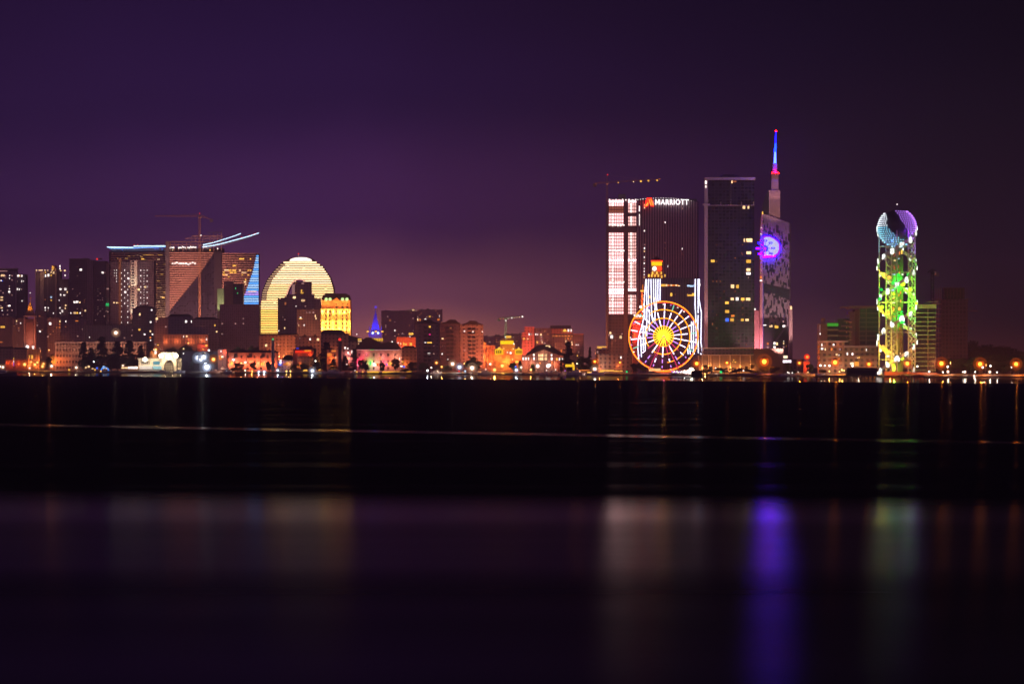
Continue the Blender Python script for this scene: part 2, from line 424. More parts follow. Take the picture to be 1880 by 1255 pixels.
blackm = diff('black_metal', (.03, .03, .035), .5, .2, .5)
dglass = diff('dark_glass', (.035, .035, .05), .25, .3, .06)
woodm = diff('weathered_timber', (.14, .09, .06), .8, .3, .5)

def roofbits(b, px0, px1, py, seed=0, mat=None):
    """lift housings and tanks on a flat roof"""
    r = random.Random(seed); x = px0 + 1
    while x < px1 - 2:
        wd = r.uniform(1.5, 5)
        if r.random() < .6: b.pbox('roof_housing', mat or concd, x, min(x + wd, px1), py - r.uniform(.8, 3), py + .02, 4, 12)
        x += wd + r.uniform(1, 4)
    return b

# far edge of the frame: two-tier tower with pale roof line
b = B('apartment_tower', -6, 46, 420, 'mauve apartment tower with a pale roof band, cut by the frame edge', group='high-rise blocks behind the west bay')
b.pbox('tall_block', F_mauve, -6, 29, 498, None)
b.pbox('roof_slab', pale, -6, 29.5, 492, 494, -1)
b.pbox('penthouse', F_dark, -6, 28, 494.2, 498, 2)
b.pbox('low_block', F_dark, 29.3, 47, 503, None, 3)
b.pbox('corner_fin', pale, 28.8, 30.2, 499, 580, -.6, 1)
b.wins([(5,497.5,17,1.6,'d'),(5,505.5,7,3.6,'c'),(17.5,505.5,1.6,2,'w'),(17.5,510.5,1.6,2,'w'),(2,515,2,2,'w'),(4.5,515.5,1.2,1.5,'b'),(17.3,525,1.4,2,'d'),(17.3,530,1.6,2,'w'),
 (17,535.5,3.4,3.2,'w'),(17.4,540,1.4,1.4,'d'),(3.4,545.5,4.4,1.8,'c'),(3,550.5,5,2.4,'c'),(11,555.5,1.4,1.6,'d'),(17,561,4,2.6,'w'),(3,565,4,1.8,'c'),(4,570,2,2,'w'),
 (33.5,506,3,3.4,'w'),(36.2,506,1.6,3.4,'c'),(40.2,506.3,1.8,3.4,'w'),(32,516.6,1.3,1.6,'d'),(39.8,516,1.6,3,'w'),(43.3,516,1.2,1.8,'w'),(39.8,519.6,1.2,1.6,'d'),
 (32,530.6,2.4,3.6,'w'),(35.6,531,1.8,3,'w'),(39.6,531,1.2,2.4,'d'),(40.4,552,1.4,2,'w'),(44,516,.9,.9,'d')])
b.spr(0, 28, 500, 585, 14, 'dd', seed=4)

b = B('apartment_tower', 65, 128, 460, 'slab tower crowned with a row of amber roof lamps, east of the clock tower', group='high-rise blocks behind the west bay')
b.pbox('plain_slab', F_mauve, 65, 73, 499, None); b.pbox('pale_slab', conc, 73.3, 80, 499, None, .5)
b.pbox('window_block', F_dark, 80.3, 101, 497, None, 1); b.pbox('middle_fin', conc, 101.2, 104, 492, None, -.5)
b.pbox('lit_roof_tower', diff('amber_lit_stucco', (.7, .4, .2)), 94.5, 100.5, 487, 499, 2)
b.pbox('side_block', F_dark, 104.3, 110, 493, None, 1.5); b.pbox('low_block', F_grey, 110.2, 125, 512, None, 2)
b.pbox('corner_fin', conc, 65, 66.2, 496, None, -.6, 1); b.pbox('edge_fin', conc, 87, 88, 500, None, .2, 1.4)
for px in (67, 71.5, 73.5, 75.5, 77.5, 82.6, 87.8): b.win(px, 496, 2, 2.2, 'c', name='roof_lamp')
b.wins([(97, 492, 3, 7, 'y'), (95.6, 496, 2, 3, 'c'), (83.4, 500, 1.6, 3, 'y'), (83.6, 506, 2, 4, 'w'), (89, 505, 3, 4.4, 'w'), (94, 500, 2.6, 3, 'c'), (98.4, 500.5, 3, 4, 'c'), (94, 505.4, 2.4, 3, 'y'), (94, 510, 1.4, 2.4, 'D'),
 (110, 488.5, 1.8, 3.4, 'w'), (110.2, 493, 2, 3, 'w'), (111.4, 496.6, 2.6, 2, 'c'), (115, 497, 1.2, 1, 'D'), (119, 496.6, 3, 2.6, 'c'), (119.4, 505.4, 2.4, 2.6, 'w'),
 (111, 530.6, 3.4, 3, 'w'), (120, 530.8, 3.8, 4, 'w'), (123.4, 536, 1.8, 2.6, 'c'), (111.4, 541, 2, 3, 'w'), (118, 541.6, 3.6, 1.6, 'w'), (108.8, 551, 1, 2, 'w'), (120.6, 560.6, 2.6, 3, 'c'), (119.8, 565.6, 2, 2.2, 'c'), (110, 565, 2, 2.6, 'w'),
 (114.4, 571, 2.8, 4.4, 'w'), (110.6, 574.6, 2.4, 1.4, 'w'), (82.8, 550, 1.3, 2.4, 'D'), (94, 545.4, 2.8, 2.6, 'p'), (94, 551, 3, 2, 'y'), (83, 564.8, 2, 2.8, 'w'), (88.6, 565, 1.6, 2.4, 'w'), (83, 570, 2, 3, 'w'), (88.6, 570, 1, 2, 'd'), (98, 574.6, 2, 2, 'w'), (94, 583.4, 3.6, 1.4, 'y')])
for px in (72, 90): b.spot(px, 470, 12, px, 505, 26000, (1, .5, .2), 60)

b = B('residential_tower', 126, 196, 520, 'broad dark residential tower with a red roof beacon and one green-lit floor', group='high-rise blocks behind the west bay', thick=30)
b.pbox('west_block', F_dark, 127, 160, 476, None); b.pbox('stair_shaft', F_mauve, 160.2, 171, 477, None, -.8)
b.pbox('east_block', F_dark, 171.2, 194, 479, None, 1); b.pbox('pale_shaft', conc, 194.2, 201, 482, None, 3)
b.pbox('parapet', concd, 126.6, 160.4, 474.6, 476, -.5); roofbits(b, 140, 190, 476, 3)
b.win(178.2, 475.4, 3, 2.6, 'r', name='beacon')
b.wins([(148.4, 495, 4.2, 3.6, 'w'), (162.6, 500, 3, 3.2, 'w'), (163, 495, 1.6, 1.8, 'd'), (188.4, 500.3, 3.6, 3, 'w'), (192.2, 500.5, 2, 2, 'd'), (162.8, 525.4, 1.6, 2, 'd'), (162.2, 530.4, 3, 3, 'w'),
 (136.8, 554.6, 3.6, 3.4, 'w'), (141.6, 554, 4.6, 4, 'w'), (146.6, 555, 2.2, 2.4, 'c'), (156.6, 570, 3, 3, 'c'), (130, 574.4, 1.8, 2.6, 'w'), (137.4, 574.2, 4, 3.6, 'c'), (141.8, 574.2, 3, 3, 'y'), (147.2, 574.4, 2, 2.4, 'w'), (151.6, 570, 1.6, 1.6, 'D'),
 (197.6, 557.6, 6.4, 1.8, 'g'), (197.6, 560.4, 6.8, 1.6, 'g'), (197.8, 530, 4, 2.4, 'd'), (195, 571, 1.2, 1.2, 'd'), (198, 572, 1.6, 2, 'd'), (161.6, 580, 2.4, 1.8, 'd'), (191.6, 580, 2, 1.8, 'd')])
b.spr(130, 158, 485, 620, 26, 'ddD', seed=11, w=.25, h=.35); b.spr(172, 192, 485, 620, 16, 'dd', seed=12, w=.25, h=.3)

b = B('residential_tower', 203, 282, 470, 'dark tower with a pale floodlit stair column and white dot lights up its front', group='high-rise blocks behind the west bay', thick=28)
b.pbox('west_block', F_dark, 203, 239, 480, None); b.pbox('bronze_fin', diff('bronze_cladding', (.35, .2, .1)), 218, 222.6, 474, 600, -.9, .5)
b.pbox('stair_column', diff('floodlit_white_render', (.75, .70, .62)), 240, 252, 478, 585, -1.6, 1)
b.pbox('east_block', F_dark, 252.3, 282, 479, None, .6); roofbits(b, 206, 276, 480, 8)
m = MB()
for k in range(18): b.box(m, 241.5, 246.6, 479 + k*5.05, 481.6 + k*5.05, -1.75, -1.5)
m.build('landing_window', dglass, b.root)
dots = MB()
for k in range(22):
    py = 496 + k*5.05
    for px, on in ((210, k < 3), (214, k < 5), (222.8, k % 2 == 1), (228.8, k % 2 == 0 and k < 14), (234.6, k % 2 == 1), (258.4, k % 2 == 0 and k < 14), (264.4, k < 14), (270.2, k % 2 == 0 and k < 14)):
        if on: b.win(px, py, 1.2 if px not in (264.4, 210, 214) else .8, 2.3 if px not in (264.4, 210) else 1.3, 'w', name='facade_light')
b.wins([(235.8, 511, 3.6, 3.2, 'w'), (230, 536, 3.6, 3.6, 'w'), (237.2, 526, 1.8, 3.4, 'c'), (254.8, 531.4, 4, 4, 'c'), (266.6, 526.6, 3.6, 3.4, 'c'), (253.8, 526, 1.8, 1.8, 'D'), (209.4, 555.4, 3, 2.2, 'c'), (214.4, 555.6, 2.6, 2.2, 'c'), (218.6, 555.6, 3, 2.4, 'y'), (269.8, 526.6, 1.4, 1.8, 'd')])
for py in (590, 540): b.spot(243, py, 14, 246, py - 45, 42000, (1, .84, .62), 60)

# ------------------------------------------------- the long resort complex with slab floors
glassd = facade('slab_glazing', (.045, .032, .04), (.02, .016, .02), 3.4, 3.0, .7, .8)
slabm = diff('pale_balcony_front', (.74, .46, .38), .8, .12, .05)
b = B('resort_wing', 198, 306, 640, 'wing of horizontal balconies with a blue light line along its roof, behind the dark towers', group='resort complex with balcony bands', thick=26)
b.pbox('core', glassd, 200, 306, 461, None, 1); b.pbox('attic', concd, 203, 306, 456, 461, 3)
for k in range(36):
    py = 464 + k*4.15
    b.pbox('balcony_band', slabm, 204, 306, py, py + 1.7, -.6, 1.2)
led = emit('blue_white_line', (.16, .40, 1), 3.4)
ledw = emit('blue_line_core', (.55, .8, 1), 3.2)
b.poly('roof_light_line', ledw, [(196.5, 452.6), (245, 453.4), (245, 454.9), (205, 454.9), (196.5, 454)], -1, 0)
b.poly('roof_light_line', ledw, [(245.3, 450.8), (304, 450.4), (304, 452.4), (245.3, 452.8)], -1.2, 0)
b.poly('roof_edge', led, [(197, 454.95), (245, 455), (304, 452.6), (304, 453.6), (245, 456), (205, 456.2)], -.9, 0)
for px, py in ((246, 449.3), (253, 449.2)): b.win(px, py, 1.4, 1.4, 'r', name='beacon')
b.wins([(224.6, 458.8, 1.4, 1.2, 'b'), (285, 457, 3, 1.2, 'b'), (290, 457, 2, 1.2, 'b'), (298, 457.4, 2, 1.2, 'b')])
r = random.Random(21)
for (px, py, wd) in [(216.5,473,3),(221,473,3),(232,473.2,5.5),(237,469,4),(245,469,2.4),(252.6,468.6,3),(258,469,2),(265,468.2,6),(271,468.2,6),(278,468.4,8),(260.5,472.4,4),(261.8,475.2,5),(265,476.4,4),(294,468.4,9),(291,476.6,5),
    (286,485,5.4),(283,489,3),(301.6,485.2,4),(285.6,493.6,3),(297.6,493.8,5.4),(285.4,498,5),(297,502.4,5.4),(286,502,3),(284,514.6,5),(291,514.6,5),(291.6,527,7),(295,527,4),(301.8,535.6,4),(285.4,539.6,5),(297,544,6),(300,546,5),(291.6,552.4,3),(302,556,3),(301,560,2),(290,582,5),(289.6,586,4),(287,592,4)]:
    b.win(px, py + .3, wd, 2, 'y' if r.random() < .7 else 'c')
b.spot(303, 600, 30, 296, 560, 60000, (1, .7, .45), 90)

b = B('resort_tower', 304, 408, 560, 'unfinished slab tower with a dark curved glass wedge and scaffolding along its roof', group='resort complex with balcony bands', thick=34)
b.pbox('core', glassd, 306, 408, 455, None, 1.5)
b.pbox('end_fin', diff('grey_fin_cladding', (.16,.15,.18)), 304, 311.5, 443, None, -1.6, 6)
def wedge(y):
    t = [(464, 392), (489, 375), (508, 361), (528, 345), (556, 322), (580, 304)]
    for (y0, x0), (y1, x1) in zip(t, t[1:]):
        if y <= y1: return x0 + (x1 - x0)*(max(y, y0) - y0)/(y1 - y0)
    return 304
k = 0; py = 463.2
while py < 577:
    xe = wedge(py)
    if xe > 313: b.pbox('balcony_band', slabm, 311.8, xe, py, py + 2.1, -1.2, 1.7)
    py += 4.15; k += 1
b.poly('glass_wedge', facade('wedge_glazing', (.040, .032, .07), (.010, .010, .026), 3.4, 3.0, .74, .7), [(392.5, 462)] + [(wedge(y) + .5, y) for y in (470, 480, 489, 500, 508, 520, 528, 540, 556, 568, 579)] + [(304, 640), (400, 640), (400, 462)], -.6, 1.45)
b.pbox('dark_fin', diff('dark_violet_cladding', (.04, .03, .055)), 394, 407.5, 462, 560, -1.4, 2)
m = MB()
for x0, x1, y in ((305, 408, 443), (305, 408, 449), (340, 408, 437), (352, 408, 432.5), (380, 408, 426)): b.box(m, x0, x1, y, y + 1.1, 0, 1.2)
for x, y0 in [(305 + 7.4*i, 443) for i in range(7)] + [(352, 433), (358, 433), (372, 437), (385, 426), (392, 426), (399, 424), (406, 420)]: b.box(m, x, x + 1, y0, 461, 0, 1.2)
for x0, x1, y in ((305, 408, 443), (352, 408, 432.5)): b.box(m, x0, x1, y, y + 1.1, 14, 15.2)
m.build('scaffold_frame', diff('scaffold_timber', (.42, .27, .24)), b.root)
b.pbox('top_floor', concd, 312, 400, 457, 462, 2)
r = random.Random(5)
for px in [314, 316.5, 318.6, 328, 330.6, 333, 335, 337.4, 340.4, 345, 347.6, 350, 352.6, 355, 357.4, 359.6, 374, 376.4, 379, 381.4]:
    b.win(px, 454 + r.uniform(-1, 1), 2.1, 2.6, 'w', -.3, name='work_light')
for px, py, c in ((317, 459, 'c'), (337, 458, 'd'), (348, 459, 'd'), (385.6, 459, 'y'), (399.6, 456.3, 'w'), (312, 455, 'w')): b.win(px, py, 2, 2, c, -.3)
for i in range(11): b.win(317 + i*4.1 + r.uniform(-.5, .5), 483.6 + r.choice((0, 1.5, -1.5)), 3.6, 2.4, 'w', -1.4)
for i in range(6): b.win(319 + i*5.6, 487.6, 2.4, 1.6, 'd', -1.4)
# the light line that sweeps off the roof
def sweep(pts, w0, name='roof_light_line'):
    up = [(x, y - w0/2) for x, y in pts]; dn = [(x, y + w0/2) for x, y in pts]
    return up + dn[::-1]
b2 = B('resort_wing', 408, 475, 640, 'wing of pink balconies with blue-lit balconies narrowing up its end', group='resort complex with balcony bands', thick=26)
b2.poly('upper_light_line', ledw, sweep([(373, 449.6), (392, 445.6), (408, 440.6), (420, 436.8), (432, 432.8), (442.6, 428.8)], 1.3), -4, -3)
b2.poly('upper_sail', diff('blue_sail_edge', (.25, .3, .5)), sweep([(373, 451.2), (408, 442.2), (442, 430.2)], 1.0), -3.8, -1)
b2.poly('roof_light_line', ledw, sweep([(372, 453.6), (392, 450.6), (408, 447.2), (425, 442.6), (444, 437.6), (460, 433), (475.6, 427.8)], 1.5), -4, -3)
b2.poly('roof_sail', diff('blue_sail_edge', (.25, .3, .5)), sweep([(372, 456), (408, 449.4), (444, 439.8), (475, 429.4)], 1.6), -3.8, 8)
b2.pbox('core', glassd, 408, 474, 466, None, 1); b2.pbox('parapet', slabm, 408, 474.5, 464.5, 466, 0)
def bend(y):
    t = [(469, 470.6), (498, 464), (535, 451), (559, 439)]
    for (y0, x0), (y1, x1) in zip(t, t[1:]):
        if y <= y1: return x0 + (x1 - x0)*(max(y, y0) - y0)/(y1 - y0)
    return 439
blu = emit('blue_balcony_light', (.10, .38, 1), 2.3); bluw = emit('pale_blue_balcony_light', (.42, .66, 1), 2.0); vio = emit('violet_balcony_light', (.62, .32, 1), 1.8)
py = 468.6; k = 0
while py < 640:
    if py < 560:
        xb = bend(py); b2.pbox('balcony_band', slabm, 408, xb - .5, py, py + 1.8, -.6, 1.2)
        b2.pbox('lit_balcony', (vio if k in (16, 17) else bluw if k % 3 else blu), xb, 474.6, py, py + 2.1, -.9, 1.2)
        b2.pbox('balcony_underglow', blu, xb + .4, 474.4, py + 2.15, py + 2.75, -.5, 1.2)
    py += 4.15; k += 1
for px in (444, 458, 466, 470): b2.win(px, 427.6 + (475 - px)*.26, 1.3, 1.3, 'r', -4, name='beacon')
r = random.Random(9)
for (px, py, wd) in [(443.6,475,9),(460,475,2),(430.4,487.4,6),(416,495.6,8),(422,495.8,6),(430,496,7),(440.6,496,3),(456,496,3),(460,496,3),(411,499.6,3),(425,500,7),(432,500,4),(448,500,9),(411,504,4),(416,504,4),(445,504,3),(456,504.4,3),(420,508,2),(451,513,2.6),(450,517,4),(435,521.4,5.6),(451,521.4,3),(445,538,3),(466,534.6,10),(458,534.6,4)]:
    b2.win(px, py + .2, wd, 2.1, 'y' if r.random() < .65 else 'c', -1)
for px in (330, 365): b.spot(px, 655, 120, px - 5, 545, 900000, (1, .42, .30), 75)
b2.spot(430, 655, 120, 432, 530, 380000, (1, .42, .32), 60)

# ------------------------------------------------- tower cranes
def crane(px, ptop, pbase, jibs, Y, label, mat, lamps=(), w=1.0, apex=None):
    X, Z0, Z1 = WX(px, Y), max(GZ, WZ(pbase, Y)), WZ(ptop, Y)
    rt = empty('tower_crane', (X, Y, Z0), label, 'crane', 'tower cranes')
    H = Z1 - Z0; m = MB(); q = w*.5*1.5
    for sx, sy in ((-1,-1),(1,-1),(1,1),(-1,1)): m.tube((sx*q, sy*q, 0), (sx*q, sy*q, H), .22*w, 4)
    z = 0; f = 1
    while z < H - 3:
        m.tube((-q*f, -q, z), (q*f, -q, z+3), .14*w, 4); m.tube((-q, q*f, z), (-q, -q*f, z+3), .14*w, 4); m.tube((q*f, q, z), (-q*f, q, z+3), .14*w, 4); z += 3; f = -f
    m.build('mast', mat, rt)
    MB().box(-q*1.5, q*1.5, -q*1.6, q*1.6, H, H+1.5*w).build('slewing_ring', mat, rt)
    MB().box(q*1.1, q*2.9, -q*1.5, q*.4, H+.6, H+2.9).build('cab', pale, rt)
    A = H + 7*w if apex is None else WZ(apex, Y) - Z0
    m = MB(); m.tube((-q, 0, H+1.5), (0, 0, A), .25*w, 4); m.tube((q, 0, H+1.5), (0, 0, A), .25*w, 4); m.build('apex_frame', mat, rt)
    (pa, ya), (pb, yb) = jibs
    ja = (WX(pa, Y) - X, 0, WZ(ya, Y) - Z0); jb = (WX(pb, Y) - X, 0, WZ(yb, Y) - Z0); c = Vector((0, 0, H + 2*w))
    for nm, e in (('counter_jib', ja), ('jib', jb)):
        m = MB(); e = Vector(e); n = max(4, int((e - c).length/3)); hh = 1.3*w
        for oy, oz in ((-.7, 0), (.7, 0), (0, hh)): m.tube(c + Vector((0, oy, oz)), e + Vector((0, oy, oz*.4)), .24*w, 4)
        for i in range(n):
            p, r_ = c.lerp(e, i/n), c.lerp(e, (i+1)/n); mid = (p+r_)/2 + Vector((0, 0, hh*(1-.6*i/n)))
            m.tube(p + Vector((0, -.7, 0)), mid, .12*w, 4); m.tube(mid, r_ + Vector((0, .7, 0)), .12*w, 4)
        m.tube((0, 0, A), c.lerp(e, .7) + Vector((0, 0, hh*.6)), .1*w, 3)
        m.build(nm, mat, rt)
    cw = min((ja, jb), key=lambda t: abs(t[0])); MB().box(cw[0]-1.8, cw[0]+1.8, -1.2, 1.2, cw[2]-3.4, cw[2]+.3).build('counterweight', concd, rt)
    for (lx, ly, k, sz) in lamps:
        MB().ball((WX(lx, Y) - X, -.9, WZ(ly, Y) - Z0), sz, 8, 5).build('crane_lamp', K[k], rt)
    return rt
crane(366.5, 401, 640, ((388, 403), (284, 397)), Ysh(366) + 545, 'tall tower crane rising in front of the unfinished slab tower', craney, [(366.5, 391.6, 'r', .7), (369, 432, 'w', .9)], 1.3, apex=392)

# ------------------------------------------------- middle distance behind the west waterfront
def block(px0, px1, ptop, dy, label, mat, name='apartment_block', wn=(), spr=None, roof=None, thick=16, group='mid-rise blocks behind the waterfront', cat='building', seed=0, bits=True):
    b = B(name, px0, px1, dy, label, cat, group, thick=thick)
    b.pbox('wall', mat, px0, px1, ptop, None)
    if roof is None:
        b.pbox('parapet', concd, px0 - .3, px1 + .3, ptop - .8, ptop, -.4, thick + .4)
        if bits: roofbits(b, px0, px1, ptop - .8, seed or int(px0*7))
    elif roof[0] == 'hip':
        MB().pyramid(b.x(px0 - .6), b.x(px1 + .6), -.6, thick + .6, b.h(ptop), b.h(ptop - roof[1]), roof[2] if len(roof) > 2 else .5, .2).build('roof', roofd, b.root)
    b.wins(wn)
    if spr: b.spr(px0 + 1, px1 - 1, ptop + 2, spr[2] if len(spr) > 2 else 665, spr[0], spr[1], seed=int(px0) + 3)
    return b
block(-4, 24, 582, 240, 'squat brown block at the frame edge with one orange sign', F_grey, wn=[(5, 600, 8, 3.6, 'y'), (2, 627.5, 5, 2, 'o'), (23, 586, 1, 1, 'd')], seed=3)
block(22, 43, 585, 250, 'narrow brown block immediately west of the clock tower', F_grey, wn=[(30.6, 589, 2, 3, 'c'), (38, 593, 1.6, 1.8, 'w')], spr=(5, 'dD'))
block(64, 86, 571, 235, 'brown block with a stepped parapet immediately east of the clock tower', F_grey, wn=[(73.5, 608, 3.4, 3, 'w')], spr=(6, 'dD'))
block(86, 112, 584, 225, 'block with a round white lamp near its roof behind the cream hotel', F_mauve, wn=[(92, 594, 4, 4.4, 'w'), (104, 601, 2, 2, 'o'), (109.6, 595, 2, 3, 'o'), (109.6, 601, 2, 2.4, 'o'), (110, 589.6, 1.6, 3, 'c'), (98, 608, 2, 2, 'D'), (115, 604.6, 4, 1.6, 'w'), (120.6, 604.6, 2.4, 1.8, 'w'), (122, 598, 1.4, 2, 'd')], spr=(5, 'Dd'))
block(112, 160, 587, 230, 'wide low-lit block under the dark residential tower, with a thin orange sign', F_grid, wn=[(141, 589, 5, 1.4, 'o'), (120.8, 589.8, 1.6, 3, 'w')], spr=(10, 'Dd'))
block(152, 246, 597, 225, 'long pale ribbed block standing behind the cedar trees', facade('ribbed_pale_wall', (.34, .27, .27), (.14, .11, .12), 2.2, 12, .4, .96), wn=[(164.4, 619, 1.4, 1.4, 'w')], spr=(4, 'd'))
b = block(243, 284, 566, 215, 'dark block with a rounded roof and scattered bright windows, beside the slab tower', F_dark, wn=[(256.6, 577, 2.4, 4.4, 'c'), (278.4, 569, 2.4, 2.4, 'w'), (276.6, 591, 2.6, 3, 'w'), (256, 605, 3.4, 3.2, 'y'), (265.6, 613.6, 3, 2.4, 'w'), (276, 608, 2.6, 3, 'c'), (280, 613.6, 2.6, 2.6, 'w'), (276, 619.6, 2.8, 3, 'o'), (276.4, 624.4, 1.8, 1.8, 'w'), (243, 605.6, 1.2, 2.4, 'd')], bits=False)
b.poly('roof', roofd, [(247, 566), (251, 562), (258, 560.6), (268, 560.4), (276, 562), (281, 566)], 1, 14)
block(283, 312, 583, 190, 'narrow violet block in shade between the two lit blocks', F_mauve, wn=[(288, 585, 4, 4, 'c'), (287, 590, 2, 2, 'd'), (290, 633, 2.6, 2.6, 'y')], spr=(4, 'd'))
b = block(308, 352, 581, 175, 'hipped-roof mauve block with twin white lamps under its eaves', F_grid, wn=[(341.6, 590, 3.6, 4, 'w'), (352.6, 590, 3.6, 4, 'w')], roof=('hip', 5, .7))
block(352, 402, 586, 185, 'mauve block with a dark hipped roof behind the dark flag mast', F_grid, wn=[(394.6, 597, 1.8, 3.4, 'y'), (397.8, 608.6, 2.6, 2.8, 'c')], roof=('hip', 4, .6))
b = block(399, 411, 530, 420, 'slim tower with a greenish floodlit crown beside the slab tower', diff('greenish_render', (.5, .5, .34)), bits=False)
b.spot(405, 590, 20, 405, 545, 60000, (.9, .95, .5), 50)
block(411, 428, 516, 400, 'plain beige windowless slab standing before the pink balconies', diff('beige_render', (.34, .25, .2)), bits=False)
block(428, 446, 521, 410, 'narrow dark block with two small green windows below the pink balconies', F_dark, wn=[(432.6, 529, 1.6, 2.4, 'g'), (436, 538, 1.6, 1.6, 'g')], bits=False)
block(403, 476, 559, 300, 'broad mauve grid-fronted office block under the blue-lit balconies', facade('ribbed_mauve_wall', (.30, .22, .26), (.13, .10, .13), 2.4, 3.2, .45, .7), spr=(5, 'd', 620), bits=False)
b = block(300, 382, 614, 120, 'low orange-lit building with a row of framed openings above the pavilion', diff('brown_render', (.3, .18, .12)), bits=False)
m = MB()
for i in range(17): b.box(m, 300.6 + i*5, 301.6 + i*5, 615, 631, -.5, -.02)
for y in (614.4, 622): b.box(m, 300, 382, y, y + 1, -.6, -.02)
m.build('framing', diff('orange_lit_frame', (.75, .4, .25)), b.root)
b.wins([(337, 617.6, 1.6, 3.4, 'w'), (342.4, 617, 3.4, 3.6, 'c'), (350, 618, 1.6, 3, 'D'), (369, 624, 1.4, 2, 'c'), (379.6, 622.6, 3.4, 3.6, 'w'), (379.6, 634, 3, 3, 'o'), (345.6, 629.6, 3, 2.4, 'd')])
for px in (304, 325, 350, 372): b.wash(px, 627, 4, 1600, (1, .28, .12))
b = block(362, 381, 631, 95, 'small red-lit house behind the pavilion wing', diff('red_render', (.5, .18, .12)), roof=('hip', 2, .6), wn=[(373, 641, 3, 1.6, 'y'), (384, 643, 3, 3, 'w')])
b.wash(371, 635, 5, 1500, (1, .2, .12))

# ------------------------------------------------- brick clock tower
b = B('clock_tower', 43, 65, 120, 'slender brick campanile with an orange-lit pyramid roof and striped shaft', 'tower', thick=15)
brick = diff('red_brick', (.42, .17, .12), .8, .3, 1)
b.pbox('shaft', brick, 44.5, 63.5, 585, None, 0, 13); 
m = MB()
for x in (43.8, 62.6): b.box(m, x, x + 1.7, 581, 636, -.6, .6)
b.box(m, 43.4, 64.6, 579.4, 581.6, -.8, 14)
m.build('corner_pilaster', diff('pink_stone', (.66, .42, .36)), b.root)
m = MB()
for i in range(6): m.prism([(b.x(47.5), b.h(613 + i*4.6)), (b.x(60.5), b.h(603 + i*4.6)), (b.x(60.5), b.h(605 + i*4.6)), (b.x(47.5), b.h(615 + i*4.6))], -.2, .1)
m.build('stone_stripe', diff('pink_stone', (.66, .42, .36)), b.root)
m = MB()
for i in range(5): b.box(m, 48.6 + i*2.5, 50 + i*2.5, 584.6, 592, -.1, .1)
for y in (594, 600, 606, 612, 618, 624):
    for x in (45.8, 60.7): b.box(m, x, x + 1.7, y, y + 3.6, -.15, .1)
m.build('belfry_opening', blackm, b.root)
b.pbox('belfry', brick, 46, 62.5, 573.5, 579.4, 1, 12)
MB().pyramid(b.x(47.6), b.x(60.4), 1.5, 11.5, b.h(573.5), b.h(552), .02, .02).build('roof', diff('gilded_roof', (.72, .42, .14), .5), b.root)
m = MB(); m.tube((b.x(54), 6.5, b.h(553)), (b.x(54), 6.5, b.h(539)), .3, 5); b.box(m, 52.2, 56.2, 545.6, 547, 5.5, 7.5); m.build('finial', diff('gilded_roof', (.72, .42, .14), .5), b.root)
MB().ball((b.x(54), 6.5, b.h(537.4)), .7).build('finial_lamp', K['w'], b.root)
b.spot(49, 577, 12, 53, 562, 20000, (1, .42, .06), 50); b.spot(60, 577, 12, 56, 562, 20000, (1, .42, .06), 50)
for px in (47, 61): b.spot(px, 650, 26, 54, 605, 42000, (1, .36, .2), 60)
for (px, py, s) in ((51.5, 636.6, 2.3), (62, 636.6, 1.8), (62.2, 640.6, 1.5)): MB().ball((b.x(px), -6, b.h(py)), s).build('uplight', K['w'], b.root)

# ------------------------------------------------- west waterfront: low buildings
def lowrise(px0, px1, ptop, dy, label, mat, name='waterfront_building', wn=(), roof=None, washes=(), group='low buildings along the waterfront', thick=12, **kw):
    b = block(px0, px1, ptop, dy, label, mat, name, wn, None, roof, thick, group, bits=False, **kw)
    for (px, py, p, c) in washes: b.wash(px, py, 3.2, p, c)
    return b
OR = (1, .22, .04); WARM = (1, .5, .2); WH = (1, .9, .8); RED = (1, .06, .04)
lowrise(-4, 24, 639, 75, 'dim two-storey terrace with a dark roof at the frame edge', F_low, roof=('hip', 2.6, .8), washes=[(5, 680, 300, WARM)])
lowrise(24.5, 50, 641, 60, 'dim terrace with tall windows beside the clock tower', F_low, roof=('hip', 3.4, .8), wn=[(32, 633, 1.2, 1.6, 'd')], washes=[(38, 676, 500, OR)])
b = lowrise(51, 73, 641, 50, 'orange-lit three-storey house under the clock tower with two tall gold windows', F_warm, wn=[(54.4, 655, 2, 7, 'y'), (59, 655, 2, 7, 'y'), (76, 655.4, 2, 3.4, 'D')], washes=[(53, 668, 4000, OR), (66, 670, 4000, OR), (72, 660, 1600, OR)])
b = B('arcade', 10, 52, 22, 'low red-lit arcade on the waterfront below the clock tower', group='low buildings along the waterfront', thick=8)
b.pbox('roof', diff('red_render', (.5, .18, .12)), 10, 52, 659.6, 661.6, -1)
b.pbox('back_wall', diff('red_render', (.5, .18, .12)), 10, 52, 661.6, None, 4)
m = MB()
for i in range(8): b.box(m, 10.2 + i*5.8, 11.6 + i*5.8, 661.6, None, -.8, 0)
m.build('colonnade', diff('red_render', (.5, .18, .12)), b.root)
for px in (14, 24, 36, 48): b.wash(px, 667, 1.5, 1100, OR)
b = B('cream_hotel', 100, 268, 95, 'long cream hotel with rows of small windows, half hidden behind the cedar trees', 'hotel', 'low buildings along the waterfront', thick=14)
b.pbox('wall', facade('hotel_cream_render', (.50, .34, .26), (.04, .03, .035), 3.9, 7.4, .55, .42, ox=1), 101, 268, 629, None)
b.pbox('cornice', diff('cream_stone', (.66, .5, .42)), 100.4, 268.6, 627, 630, -.7); b.pbox('roof', roofd, 104, 264, 625.8, 627, 1)
b.pbox('string_course', diff('cream_stone', (.66, .5, .42)), 101, 268, 638.2, 639.2, -.4, 0); b.pbox('end_pilaster', diff('cream_stone', (.66, .5, .42)), 101, 103, 630, None, -.6, 0)
